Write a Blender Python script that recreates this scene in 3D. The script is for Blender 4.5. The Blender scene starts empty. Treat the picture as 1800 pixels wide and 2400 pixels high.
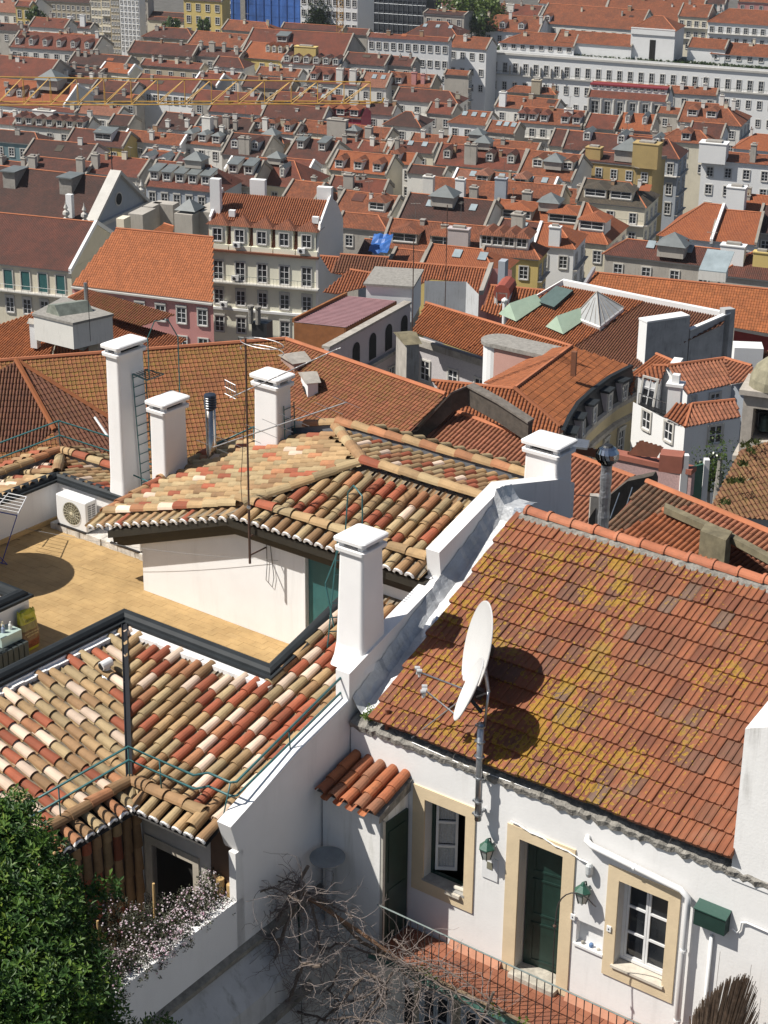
import bpy, math, random
import numpy as np
from mathutils import Vector, Matrix
random.seed(7); rng = np.random.default_rng(7)
D = bpy.data; SC = bpy.context.scene; COL = SC.collection
rad = math.radians

# ------------------------------------------------------------------ camera (a hand-held camera on the castle lookout)
FPX = 4350.0; PITCH = rad(23.27); ROLL = rad(0.645)
FW = Vector((0, math.cos(PITCH), -math.sin(PITCH))); _up = Vector((0, math.sin(PITCH), math.cos(PITCH))); _rt = Vector((1, 0, 0))
R2 = math.cos(ROLL)*_rt + math.sin(ROLL)*_up; U2 = math.cos(ROLL)*_up - math.sin(ROLL)*_rt
cam = D.cameras.new('camera'); camo = D.objects.new('camera', cam); COL.objects.link(camo)
cam.sensor_fit = 'VERTICAL'; cam.sensor_height = 24; cam.lens = 24*FPX/2400
cam.clip_start = 0.5; cam.clip_end = 6000
camo.matrix_world = Matrix(((R2.x, U2.x, -FW.x, 0), (R2.y, U2.y, -FW.y, 0), (R2.z, U2.z, -FW.z, 0), (0, 0, 0, 1)))
SC.camera = camo

# ------------------------------------------------------------------ daylight
SUN_EL = 52.0
w = D.worlds.new('World'); SC.world = w; w.use_nodes = True
nt = w.node_tree; nt.nodes.clear()
sky = nt.nodes.new('ShaderNodeTexSky'); sky.sky_type = 'NISHITA'; sky.sun_disc = False
sky.sun_elevation = rad(SUN_EL); sky.sun_rotation = rad(263); sky.altitude = 90; sky.air_density = 1.0; sky.dust_density = 1.2
bg = nt.nodes.new('ShaderNodeBackground'); bg.inputs['Strength'].default_value = 0.052
wo = nt.nodes.new('ShaderNodeOutputWorld'); nt.links.new(sky.outputs[0], bg.inputs[0]); nt.links.new(bg.outputs[0], wo.inputs[0])
sl = D.lights.new('sun', 'SUN'); sl.energy = 4.6; sl.angle = rad(0.53); sl.color = (1.0, 0.955, 0.88)
so = D.objects.new('sun', sl); COL.objects.link(so); so.rotation_euler = (0, -rad(90-SUN_EL), rad(7)); so.location = (-30, 0, 40)
SC.view_settings.view_transform = 'Standard'; SC.view_settings.look = 'None'; SC.view_settings.gamma = 1
SC.view_settings.exposure = 0.42
try: SC.view_settings.use_curve_mapping = False
except Exception: pass
SC.cycles.max_bounces = 6; SC.cycles.diffuse_bounces = 3; SC.cycles.glossy_bounces = 2; SC.cycles.transparent_max_bounces = 6

# ------------------------------------------------------------------ frames of reference
PH = rad(53.2)
UA = Vector((math.sin(PH), -math.cos(PH), 0)); VA = Vector((math.cos(PH), math.sin(PH), 0)); ZA = Vector((0, 0, 1))
def P(u, v, z): return UA*u + VA*v + ZA*z
def ray(x, y): return (FW*FPX + R2*(x-900) - U2*(y-1200)).normalized()
def onz(x, y, z): d = ray(x, y); return d*(z/d.z)
def onpl(x, y, p0, n): d = ray(x, y); return d*(p0.dot(n)/d.dot(n))
def onv(x, y, v): return onpl(x, y, VA*v, VA)
def onu(x, y, u): return onpl(x, y, UA*u, UA)
def proj(p):
    k = p.dot(FW); return 900+FPX*p.dot(R2)/k, 1200-FPX*p.dot(U2)/k
def uv_(p): return p.dot(UA), p.dot(VA), p.z
def zat(u, v, y, lo=-16., hi=-4.):
    for _ in range(40):
        m = (lo+hi)/2
        if proj(P(u, v, m))[1] > y: lo = m
        else: hi = m
    return (lo+hi)/2

# ------------------------------------------------------------------ mesh building
class MB:
    def __init__(s): s.v = []; s.f = []; s.m = []; s.uv = {}; s.tr = []
    def add(s, vs, fs, m=0, uvs=None, tr=None):
        b = len(s.v); s.v.extend([tuple(p) for p in vs])
        for i, f in enumerate(fs):
            s.f.append(tuple(b+j for j in f)); s.m.append(m)
            if uvs is not None: s.uv[len(s.f)-1] = [uvs[j] for j in f]
            s.tr.append(0.5 if tr is None else tr)
        return s
    def quad(s, a, b, c, d, m=0, uvs=None): return s.add([a, b, c, d], [(0, 1, 2, 3)], m, uvs)
    def poly(s, ps, m=0, uvs=None): return s.add(ps, [tuple(range(len(ps)))], m, uvs)
    def hexa(s, c8, m=0):
        return s.add(c8, [(0, 3, 2, 1), (4, 5, 6, 7), (0, 1, 5, 4), (1, 2, 6, 5), (2, 3, 7, 6), (3, 0, 4, 7)], m)
    def obox(s, o, a, b, c, m=0):
        """corner o and three edge vectors"""
        return s.hexa([o, o+a, o+a+b, o+b, o+c, o+a+c, o+a+b+c, o+b+c], m)
    def box(s, u0, u1, v0, v1, z0, z1, m=0):
        return s.obox(P(u0, v0, z0), UA*(u1-u0), VA*(v1-v0), ZA*(z1-z0), m)
    def prism(s, poly, ext, m=0):
        n = len(poly); vs = list(poly)+[p+ext for p in poly]
        fs = [tuple(range(n))[::-1], tuple(range(n, 2*n))]+[(i, (i+1) % n, n+(i+1) % n, n+i) for i in range(n)]
        return s.add(vs, fs, m)
    def tube(s, pts, r, n=6, m=0, cap=True):
        pts = [Vector(p) for p in pts]; k = len(pts); rs = r if isinstance(r, (list, tuple)) else [r]*k
        vs = []; ref = None
        for i, p in enumerate(pts):
            t = (pts[min(i+1, k-1)]-pts[max(i-1, 0)])
            if t.length < 1e-9: t = Vector((0, 0, 1))
            t.normalize()
            if ref is None: ref = Vector((0, 0, 1)) if abs(t.z) < .9 else Vector((1, 0, 0))
            a = t.cross(ref)
            if a.length < 1e-3: ref = Vector((1, 0, 0)) if abs(t.x) < .9 else Vector((0, 1, 0)); a = t.cross(ref)
            a.normalize(); b = t.cross(a); ref = -b if False else ref
            for j in range(n):
                q = 2*math.pi*j/n; vs.append(p+(a*math.cos(q)+b*math.sin(q))*rs[i])
        fs = [(i*n+j, i*n+(j+1) % n, (i+1)*n+(j+1) % n, (i+1)*n+j) for i in range(k-1) for j in range(n)]
        if cap: fs += [tuple(range(n))[::-1], tuple((k-1)*n+j for j in range(n))]
        return s.add(vs, fs, m)
    def lathe(s, o, prof, n=16, m=0, ax=None, ay=None, az=None):
        ax = ax or Vector((1, 0, 0)); ay = ay or Vector((0, 1, 0)); az = az or Vector((0, 0, 1)); vs = []
        for r, h in prof:
            for j in range(n):
                q = 2*math.pi*j/n; vs.append(o+ax*(r*math.cos(q))+ay*(r*math.sin(q))+az*h)
        k = len(prof)
        fs = [(i*n+j, i*n+(j+1) % n, (i+1)*n+(j+1) % n, (i+1)*n+j) for i in range(k-1) for j in range(n)]
        fs += [tuple(range(n))[::-1], tuple((k-1)*n+j for j in range(n))]
        return s.add(vs, fs, m)
    def mesh(s, name, mats, org=(0, 0, 0), smooth=False):
        me = D.meshes.new(name); o = Vector(org)
        if o.length: vs = [(p[0]-o.x, p[1]-o.y, p[2]-o.z) for p in s.v]
        else: vs = s.v
        me.from_pydata(vs, [], s.f)
        for m in (mats if isinstance(mats, (list, tuple)) else [mats]): me.materials.append(m)
        if any(s.m): me.polygons.foreach_set('material_index', s.m)
        if s.uv:
            ul = me.uv_layers.new(name='uv'); arr = np.zeros((len(me.loops), 2), dtype=np.float32)
            for i, uvs in s.uv.items():
                st = me.polygons[i].loop_start
                for k, q in enumerate(uvs): arr[st+k] = q
            ul.data.foreach_set('uv', arr.ravel())
        if any(t != 0.5 for t in s.tr):
            at = me.attributes.new('tr', 'FLOAT', 'FACE'); at.data.foreach_set('value', s.tr)
        if smooth: me.polygons.foreach_set('use_smooth', [True]*len(me.polygons))
        me.update(); return me
    def build(s, name, mats, parent=None, smooth=False, auto=None, **props):
        org = parent.matrix_world.translation if parent else (0, 0, 0)
        org = wloc(parent) if parent else (0, 0, 0)
        o = D.objects.new(name, s.mesh(name, mats, org, smooth)); COL.objects.link(o)
        if parent: o.parent = parent
        for k, q in props.items(): o[k] = q
        return o
def wloc(o):
    p = Vector((0, 0, 0))
    while o is not None: p += o.location; o = o.parent
    return p
def thing(name, label, cat, loc, group=None):
    o = D.objects.new(name, None); COL.objects.link(o); o.location = loc; o.empty_display_size = .3
    o['label'] = label; o['category'] = cat
    if group: o['group'] = group
    return o
def tag(o, label, cat, group=None):
    o['label'] = label; o['category'] = cat
    if group: o['group'] = group
    return o
def inst(me, name, parent, M=None):
    o = D.objects.new(name, me); COL.objects.link(o)
    if parent: o.parent = parent
    if M is not None:
        if parent: M = Matrix.Translation(-wloc(parent)) @ M
        o.matrix_local = M
    return o

# ------------------------------------------------------------------ materials
_mc = {}
class NT:
    def __init__(s, name):
        s.m = D.materials.new(name); s.m.use_nodes = True; s.t = s.m.node_tree; s.t.nodes.clear()
        s.out = s.n('ShaderNodeOutputMaterial'); s.b = s.n('ShaderNodeBsdfPrincipled'); s.l(s.b.outputs[0], s.out.inputs[0])
    def n(s, t, **k):
        x = s.t.nodes.new(t)
        for a, b in k.items(): setattr(x, a, b)
        return x
    def l(s, a, b): s.t.links.new(a, b)
    def inp(s, node, key, val):
        if hasattr(val, 'is_output') or isinstance(val, bpy.types.NodeSocket): s.l(val, node.inputs[key])
        else: node.inputs[key].default_value = val
    def math(s, op, a, b=0.0, c=None):
        x = s.n('ShaderNodeMath', operation=op); s.inp(x, 0, a); s.inp(x, 1, b)
        if c is not None: s.inp(x, 2, c)
        return x.outputs[0]
    def mix(s, f, a, b, mode='MIX'):
        x = s.n('ShaderNodeMix', data_type='RGBA', blend_type=mode); s.inp(x, 0, f)
        s.inp(x, 6, a if not isinstance(a, tuple) else (*a[:3], 1)); s.inp(x, 7, b if not isinstance(b, tuple) else (*b[:3], 1)); return x.outputs[2]
    def noise(s, scale, vec=None, detail=4, rough=.6, w=None):
        x = s.n('ShaderNodeTexNoise'); x.inputs['Scale'].default_value = scale; x.inputs['Detail'].default_value = detail; x.inputs['Roughness'].default_value = rough
        if vec is not None: s.l(vec, x.inputs['Vector'])
        return x.outputs[0]
    def ramp(s, f, pts, interp='LINEAR'):
        x = s.n('ShaderNodeValToRGB'); r = x.color_ramp; r.interpolation = interp
        while len(r.elements) < len(pts): r.elements.new(.5)
        for e, (p, c) in zip(r.elements, pts):
            e.position = p; e.color = (*c[:3], 1) if isinstance(c, (tuple, list)) else (c, c, c, 1)
        s.l(f, x.inputs[0]); return x.outputs[0]
    def pos(s): return s.n('ShaderNodeNewGeometry').outputs['Position']
    def scale(s, vec, sc):
        x = s.n('ShaderNodeMapping'); s.l(vec, x.inputs[0]); x.inputs['Scale'].default_value = sc; return x.outputs[0]
    def bump(s, h, st=.3, dist=.02):
        x = s.n('ShaderNodeBump'); x.inputs['Strength'].default_value = st; x.inputs['Distance'].default_value = dist
        s.l(h, x.inputs['Height']); s.l(x.outputs[0], s.b.inputs['Normal'])
    def fin(s, col, rough=.8, metal=0.0, spec=None):
        s.inp(s.b, 'Base Color', col if not isinstance(col, tuple) else (*col[:3], 1)); s.inp(s.b, 'Roughness', rough); s.b.inputs['Metallic'].default_value = metal
        if spec is not None: s.b.inputs['Specular IOR Level'].default_value = spec
        return s.m
def mat(name, col, rough=.75, var=.12, scale=2.0, bump=.15, bscale=30, metal=0, streak=0, dist=.01, spec=None, dirt=(.16, .14, .11)):
    if name in _mc: return _mc[name]
    t = NT(name); p = t.pos()
    n1 = t.noise(scale, p, 5, .65)
    a = tuple(c*(1-var) for c in col); b = tuple(min(.9, c*(1+var)) for c in col)
    c = t.ramp(n1, [(.3, a), (.7, b)])
    if streak:
        n2 = t.noise(1.0, t.scale(p, (5, 5, .45)), 5, .7); n3 = t.noise(.7, p, 3)
        f = t.math('MULTIPLY', t.ramp(n2, [(.52, 0.), (.72, 1.)]), t.ramp(n3, [(.4, 0.), (.65, 1.)]))
        c = t.mix(t.math('MULTIPLY', f, streak), c, dirt)
    if bump: t.bump(t.noise(bscale, p, 3, .6), bump, dist)
    _mc[name] = t.fin(c, rough, metal, spec); return _mc[name]
def glass_mat():
    if 'glass' in _mc: return _mc['glass']
    t = NT('window_glass'); p = t.pos()
    c = t.ramp(t.noise(1.2, p, 2), [(.35, (.012, .014, .018)), (.7, (.05, .055, .06))])
    _mc['glass'] = t.fin(c, .08, 0, .6); return _mc['glass']
def tile_mat(name, stops, source='obj', lichen=0, dirt=.5, lich_col=(.33, .21, .012), rough=.82, nscale=9):
    """fired clay; each tile takes its own tone"""
    if name in _mc: return _mc[name]
    t = NT(name); p = t.pos()
    if source == 'obj': r = t.n('ShaderNodeObjectInfo').outputs['Random']
    else: r = t.n('ShaderNodeAttribute', attribute_name='tr').outputs['Fac']
    c = t.ramp(r, stops, 'CONSTANT')
    n0 = t.noise(nscale, p, 5, .7)
    c = t.mix(t.math('MULTIPLY', t.ramp(n0, [(.5, 0.), (.75, 1.)]), dirt), c, (.11, .075, .045))
    n1 = t.noise(2.2, p, 3)
    c = t.mix(.5, c, t.mix(1., c, t.ramp(n1, [(.32, (.52, .5, .46)), (.66, (1., 1., 1.))]), 'MULTIPLY'))
    sp = t.n('ShaderNodeTexVoronoi'); sp.inputs['Scale'].default_value = 28; t.l(p, sp.inputs['Vector'])
    c = t.mix(t.math('MULTIPLY', t.math('LESS_THAN', sp.outputs['Distance'], .16), .35*min(1, dirt*2)), c, (.05, .035, .025))
    if lichen:
        big = t.noise(.55, p, 3, .6); mid = t.noise(3.2, p, 4, .7)
        vo = t.n('ShaderNodeTexVoronoi', feature='F1'); vo.inputs['Scale'].default_value = 13; vo.inputs['Randomness'].default_value = 1
        wv = t.n('ShaderNodeVectorMath', operation='ADD'); t.l(p, wv.inputs[0])
        nz = t.n('ShaderNodeTexNoise'); nz.inputs['Scale'].default_value = 14; t.l(p, nz.inputs['Vector'])
        sc = t.n('ShaderNodeVectorMath', operation='SCALE'); t.l(nz.outputs['Color'], sc.inputs[0]); sc.inputs['Scale'].default_value = .05
        t.l(sc.outputs[0], wv.inputs[1]); t.l(wv.outputs[0], vo.inputs['Vector'])
        dens = t.math('MULTIPLY', t.ramp(big, [(.42, 0.), (.58, 1.)]), t.ramp(mid, [(.36, 0.), (.58, 1.)]))
        dv = t.n('ShaderNodeVectorMath', operation='DISTANCE'); t.l(p, dv.inputs[0]); dv.inputs[1].default_value = tuple(P(-12.2, 21.9, -12.9)); zone = t.ramp(t.math('DIVIDE', dv.outputs['Value'], 4.2), [(.15, 1.15), (.62, .75), (1., .12)])
        thr = t.math('MULTIPLY', t.math('ADD', t.math('MULTIPLY', dens, zone), .10), .72*lichen)
        spot = t.math('SUBTRACT', 1.0, t.n_smooth(vo.outputs['Distance'], thr) if hasattr(t, 'n_smooth') else t.math('GREATER_THAN', vo.outputs['Distance'], thr))
        ring = t.ramp(t.math('DIVIDE', vo.outputs['Distance'], t.math('ADD', thr, .01)), [(.0, (.21, .125, .010)), (.6, (.28, .165, .010)), (1., (.38, .225, .012))])
        fine = t.ramp(t.noise(45, p, 2), [(.3, .55), (.6, 1.)])
        c = t.mix(t.math('MULTIPLY', spot, t.math('MULTIPLY', fine, .88)), c, ring)
        gr = t.ramp(t.noise(1.1, p, 4, .7), [(.56, 0.), (.7, 1.)])
        c = t.mix(t.math('MULTIPLY', gr, .28), c, (.15, .13, .10))
    t.bump(t.noise(70, p, 3, .7), .25, .006)
    _mc[name] = t.fin(c, rough); return _mc[name]
def roof_mat(name, c1, c2, c3=None, pitch=.24, row=.38, patch=.35, bump=.9, moss=0):
    """pantile field in metres of UV: relief by bump, tone per tile"""
    if name in _mc: return _mc[name]
    t = NT(name); uv = t.n('ShaderNodeTexCoord').outputs['UV']; sx = t.n('ShaderNodeSeparateXYZ'); t.l(uv, sx.inputs[0])
    ux = t.math('DIVIDE', sx.outputs[0], pitch); vy = t.math('DIVIDE', sx.outputs[1], row)
    cb = t.n('ShaderNodeCombineXYZ'); t.l(t.math('FLOOR', ux), cb.inputs[0]); t.l(t.math('FLOOR', vy), cb.inputs[1])
    wn = t.n('ShaderNodeTexWhiteNoise', noise_dimensions='2D'); t.l(cb.outputs[0], wn.inputs['Vector'])
    p = t.pos()
    c = t.mix(wn.outputs['Value'], c1, c2)
    n1 = t.noise(.35, p, 6, .7); n2 = t.noise(2.5, p, 5, .75)
    c = t.mix(t.math('MULTIPLY', t.ramp(n1, [(.4, 0.), (.65, 1.)]), patch), c, c3 or tuple(q*.45 for q in c1))
    c = t.mix(t.math('MULTIPLY', t.ramp(n2, [(.5, 0.), (.75, 1.)]), .4), c, tuple(q*.4 for q in c1))
    if moss: c = t.mix(t.math('MULTIPLY', t.ramp(t.noise(.9, p, 6, .75), [(.45, 0.), (.62, 1.)]), moss), c, (.20, .13, .015))
    fx = t.math('FRACT', ux); hx = t.math('SINE', t.math('MULTIPLY', fx, math.pi)); hy = t.math('FRACT', vy)
    h = t.math('ADD', t.math('MULTIPLY', hx, .9), t.math('MULTIPLY', hy, .55))
    t.bump(h, bump, .06)
    _mc[name] = t.fin(c, .85); return _mc[name]

WHITE = mat('lime_white_wall', (.78, .77, .755), .85, .05, 1.2, .3, 25, streak=.28, dist=.008)
WHITE2 = mat('fresh_white_render', (.80, .79, .78), .8, .035, 1.5, .25, 45, dist=.006, streak=.16)
GREYCOP = mat('dark_grey_coping', (.022, .026, .029), .62, .2, 3, .1, 20, spec=.25)
CONC = mat('grey_concrete', (.27, .255, .23), .9, .25, 4, .5, 20, dirt=(.08, .07, .05), streak=.5)
MORTAR = mat('grey_mortar', (.24, .225, .20), .95, .42, 9, .9, 30, dist=.03)
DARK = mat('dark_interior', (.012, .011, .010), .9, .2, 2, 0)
TEAL = mat('teal_paint', (.03, .115, .115), .45, .15, 4, .1, 30)
TEALRAIL = mat('teal_steel_rail', (.035, .13, .135), .4, .2, 12, .15, 60)
DGREEN = mat('dark_green_paint', (.012, .035, .028), .4, .25, 5, .1, 40)
CREAM = mat('cream_stone_surround', (.66, .53, .35), .85, .08, 3, .3, 35)
WOODW = mat('white_painted_wood', (.72, .72, .72), .5, .05, 4, .1, 50)
STEEL = mat('galvanised_steel', (.42, .44, .46), .35, .15, 6, .1, 40, metal=.85)
CHROME = mat('polished_steel', (.62, .62, .62), .14, .15, 4, .15, 12, metal=1.0)
ALU = mat('crumpled_foil', (.7, .72, .74), .28, .1, 6, .9, 9, metal=.8, dist=.03)
BLACK = mat('black_plastic', (.02, .02, .022), .5, .1, 4, 0)
DISHW = mat('white_dish_enamel', (.60, .60, .59), .45, .04, 2, 0)
PLAST = mat('white_plastic', (.78, .78, .77), .35, .03, 2, 0)
RUST = mat('brown_rusty_steel', (.085, .045, .032), .7, .3, 10, .3, 40)
GLASS = glass_mat()
# ------------------------------------------------------------------ shared builders
def frameM(O, X, Y, Zv):
    return Matrix(((X.x, Y.x, Zv.x, O.x), (X.y, Y.y, Zv.y, O.y), (X.z, Y.z, Zv.z, O.z), (0, 0, 0, 1)))
def wall_holes(mb, O, A, I, a0, a1, z0, z1, holes, depth=.2, m=0, mrev=None, top=None):
    """wall face through O spanned by A and Z with rectangular openings; reveals go inwards along I"""
    mrev = m if mrev is None else mrev
    xs = sorted(set([a0, a1]+[h[0] for h in holes]+[h[1] for h in holes])); zs = sorted(set([z0, z1]+[h[2] for h in holes]+[h[3] for h in holes]))
    q = lambda a, z, d=0: O+A*a+ZA*z+I*d
    for i in range(len(xs)-1):
        for j in range(len(zs)-1):
            cx = (xs[i]+xs[i+1])/2; cz = (zs[j]+zs[j+1])/2
            if any(h[0] < cx < h[1] and h[2] < cz < h[3] for h in holes): continue
            mb.quad(q(xs[i], zs[j]), q(xs[i+1], zs[j]), q(xs[i+1], zs[j+1]), q(xs[i], zs[j+1]), m)
    for h in holes:
        b0, b1, c0, c1 = h[:4]
        mb.quad(q(b0, c0), q(b0, c1), q(b0, c1, depth), q(b0, c0, depth), mrev); mb.quad(q(b1, c0), q(b1, c0, depth), q(b1, c1, depth), q(b1, c1), mrev)
        mb.quad(q(b0, c1), q(b1, c1), q(b1, c1, depth), q(b0, c1, depth), mrev); mb.quad(q(b0, c0), q(b0, c0, depth), q(b1, c0, depth), q(b1, c0), mrev)
TONES = {'tan': (.41, .27, .135), 'olive': (.41, .305, .165), 'brown': (.33, .195, .095), 'terra': (.36, .10, .048), 'orange': (.42, .19, .09), 'cream': (.74, .57, .44)}
TKEYS = list(TONES)
TMATS = {k: tile_mat('clay_'+k, [(0, tuple(q*.82 for q in c)), (.33, c), (.66, tuple(min(.85, q*1.13) for q in c))], 'obj', dirt=.38 if k != 'cream' else .1) for k, c in TONES.items()}
TMS = {k: tile_mat('clay_field_'+k, [(0, tuple(q*.82 for q in c)), (.33, c), (.66, tuple(min(.85, q*1.13) for q in c))], 'attr', dirt=.38 if k != 'cream' else .1) for k, c in TONES.items()}
def barrel_geo(mb, M, L=.40, r0=.074, r1=.092, th=.014, n=7, m=0, lift=.02):
    vs = []
    for (y, r, zz) in ((0, r0, 0), (L, r1, lift)):
        for rr in (r, r-th):
            for j in range(n+1):
                q = math.pi*j/n; vs.append(M @ Vector((-math.cos(q)*rr, y, math.sin(q)*rr*.92+zz)))
    k = n+1; fs = []
    for j in range(n):
        fs.append((j, j+1, 2*k+j+1, 2*k+j)); fs.append((k+j+1, k+j, 3*k+j, 3*k+j+1)); fs.append((2*k+j, 2*k+j+1, 3*k+j+1, 3*k+j)); 
    mb.add(vs, fs, m); return mb
I4 = Matrix.Identity(4)
BMESH = {}
for k in TKEYS:
    b = MB(); barrel_geo(b, I4); BMESH[k] = b.mesh('barrel_tile_'+k, TMATS[k], smooth=False)
    RM = MB(); barrel_geo(RM, I4, L=.46, r0=.098, r1=.115); BMESH['cap_'+k] = RM.mesh('cap_tile_'+k, TMATS[k])
class Budget:
    def __init__(s, n=295): s.left = n
def barrels(root, stuff, budget, O, Dn, N, cols, tone, E=.335, L=.40, name='roof_tile', jit=.006, individual=True):
    A = Dn.cross(N).normalized()
    for ci, (a, d0, d1) in enumerate(cols):
        d = d1; ri = 0
        while d-E > d0-.02 or (ri == 0 and d1-d0 > .1):
            top = d-L; Ld = L
            if top < d0-.08: top = d0-.08; Ld = d-top
            k = tone(O+A*a+Dn*d, ci, ri)
            X = A; rz = random.uniform(-.03, .03)
            M = frameM(O+A*(a+random.uniform(-jit, jit))+Dn*top+N*random.uniform(0, .006), A, Dn, N) @ Matrix.Rotation(rz, 4, 'Z')
            if Ld < L: M = M @ Matrix.Diagonal((1, Ld/L, 1, 1))
            if individual and budget.left > 0:
                inst(BMESH[k], name, root, M); budget.left -= 1
            else:
                n0 = len(stuff.f); barrel_geo(stuff, M, m=TKEYS.index(k)); t = random.random()
                for q in range(n0, len(stuff.f)): stuff.tr[q] = t
            d -= E; ri += 1
def pans(stuff, O, Dn, N, cols, pitch=.23, E=.335, r=.075, m=None):
    A = Dn.cross(N).normalized()
    for a, d0, d1 in cols:
        aa = a+pitch/2; d = d1
        while d > d0+.02:
            t = max(d0, d-E-.03); vs = []
            for dd, zz in ((t, -.012), (d, .004)):
                for j in range(5):
                    q = math.pi*(j+.0)/4; vs.append(O+A*(aa-math.cos(q)*r)+Dn*dd+N*(zz+.02-math.sin(q)*.045))
            n0 = len(stuff.f); stuff.add(vs, [(j+1, j, 5+j, 6+j) for j in range(4)], m if m is not None else random.choice((0, 2, 2, 1)))
            t_ = random.random()
            for q in range(n0, len(stuff.f)): stuff.tr[q] = t_
            d -= E
def caps(root, p0, p1, N, tone, name='ridge_tile', E=.40, lift=.05, flip=False):
    d = (p1-p0); n = max(1, round(d.length/E)); Dn = d.normalized(); N = (N-Dn*N.dot(Dn)).normalized(); A = Dn.cross(N)
    for i in range(n):
        k = tone(p0+d*(i/n), i, 0)
        M = frameM(p0+d*(i/n)-Dn*.03+N*(lift+random.uniform(-.004, .004)), A, Dn, N) @ Matrix.Rotation(random.uniform(-.03, .03), 4, 'Z') @ Matrix.Diagonal((1, (d.length/n+.06)/.46, 1, 1))
        inst(BMESH['cap_'+k], name, root, M)
def crescents(mb, O, Dn, N, A, offs, d1, m=0, r=.088):
    """whitewashed mortar arcs closing the eave tiles"""
    for a in offs:
        n = 7; vs = []
        for dd in (-.01, .025):
            for rr, zz in ((r+.004, .018), (r-.034, .012)):
                for j in range(n+1):
                    q = math.pi*j/n; vs.append(O+A*(a-math.cos(q)*rr)+Dn*(d1+dd)+N*(math.sin(q)*rr*.92+zz))
        k = n+1; fs = []
        for j in range(n):
            fs += [(2*k+j, 2*k+j+1, 3*k+j+1, 3*k+j), (j, j+1, 2*k+j+1, 2*k+j), (k+j+1, k+j, 3*k+j, 3*k+j+1)]
        mb.add(vs, fs, m)
def sweep(mb, path, prof, m=0, closed=False):
    """horizontal polyline path (list of Vectors), profile (offset to the left, height)"""
    n = len(path); k = len(prof); vs = []
    for i, p in enumerate(path):
        t0 = (path[i]-path[i-1]).normalized() if i > 0 else None; t1 = (path[i+1]-path[i]).normalized() if i < n-1 else None
        t = ((t0 or t1)+(t1 or t0)).normalized(); l = Vector((-t.y, t.x, 0)); c = l.dot(Vector((-(t1 or t0).y, (t1 or t0).x, 0)))
        for a, h in prof: vs.append(p+l*(a/max(c, .3))+ZA*h)
    fs = [(i*k+j, (i+1)*k+j, (i+1)*k+(j+1) % k, i*k+(j+1) % k) for i in range(n-1) for j in range(k)]
    fs += [tuple(range(k)), tuple((n-1)*k+j for j in range(k))[::-1]]
    return mb.add(vs, fs, m)
def rrect(cu, cv, w, d, r, n=4):
    pts = []
    for sx, sy, a0 in ((1, 1, 0), (-1, 1, 90), (-1, -1, 180), (1, -1, 270)):
        for j in range(n+1):
            q = rad(a0+90*j/n); pts.append((cu+sx*(w/2-r)+math.cos(q)*r, cv+sy*(d/2-r)+math.sin(q)*r))
    return pts
def loft(mb, rings, m=0):
    k = len(rings[0]); vs = [p for r in rings for p in r]
    fs = [(i*k+j, i*k+(j+1) % k, (i+1)*k+(j+1) % k, (i+1)*k+j) for i in range(len(rings)-1) for j in range(k)]
    fs += [tuple(range(k))[::-1], tuple((len(rings)-1)*k+j for j in range(k))]
    return mb.add(vs, fs, m)
def chimney(label, cu, cv, w, d, z0, zc, flare=.05, group='white rendered chimneys on the roof terrace house', cap_peak=.04):
    """zc = top of the shaft; slab, posts and cap above it"""
    t = thing('chimney', label, 'chimney', P(cu, cv, z0), group)
    mb = MB(); rings = []
    H = zc-z0
    for f, e in ((0, flare*1.6), (.08, flare), (.2, flare*.55), (.5, flare*.3), (.97, 0.0), (1, 0)):
        rings.append([P(a, b, z0+H*f) for a, b in rrect(cu, cv, w+2*e, d+2*e, .05+e*.5)])
    loft(mb, rings); mb.build('shaft', WHITE2, t, smooth=False)
    mb = MB(); loft(mb, [[P(a, b, z) for a, b in rrect(cu, cv, w+2*e, d+2*e, .05)] for z, e in ((zc, .02), (zc+.015, .05), (zc+.075, .055), (zc+.085, .04))]); mb.build('collar', WHITE2, t)
    mb = MB(); mb.box(cu-w*.36, cu+w*.36, cv-d*.36, cv+d*.36, zc+.08, zc+.105); mb.build('flue_opening', DARK, t)
    for sx in (-1, 1):
        for sy in (-1, 1):
            mb = MB(); x = cu+sx*(w*.5-.05); y = cv+sy*(d*.5-.05); mb.box(x-.045, x+.045, y-.045, y+.045, zc+.08, zc+.17); mb.build('cap_post', WHITE2, t)
    mb = MB(); rr = [[P(a, b, z) for a, b in rrect(cu, cv, w+2*e, d+2*e, .06)] for z, e in ((zc+.165, .05), (zc+.175, .068), (zc+.225, .07), (zc+.24, .05))]
    rr.append([P(cu+(a-cu)*.45, cv+(b-cv)*.45, zc+.24+cap_peak) for a, b in rrect(cu, cv, w, d, .03)])
    loft(mb, rr); mb.build('cap', WHITE2, t); return t

# ================================================================== HOUSE A : white house with the lichened roof
VF = 19.642; ZFL = -17.43; ZE = -14.13; SL = math.tan(rad(28)); VR = 23.47; ZR = -11.9
UL, UR = -14.72, -8.80
hA = thing('house', 'white house in front with lichen covered terracotta roof and cream framed door and windows', 'house', P(-12, VF, -20.5))
mb = MB()
doorh = (-12.14, -11.40, ZFL-.02, -15.05); w1h = (-13.85, -13.10, -16.45, -15.04); w2h = (-10.47, -9.68, -16.50, -15.07); niche = (-11.12, -10.68, -16.42, -16.02)
wall_holes(mb, P(0, VF, 0), UA, VA, -15.28, -6.2, -20.5, ZE-.12, [doorh, w1h, w2h, niche], .26)
mb.box(-6.5, -6.2, VF+.28, 27.4, -20.5, -14.2); mb.box(-14.7, -6.5, 27.1, 27.4, -20.5, -14.2)
mb.build('wall', WHITE, hA)
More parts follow.
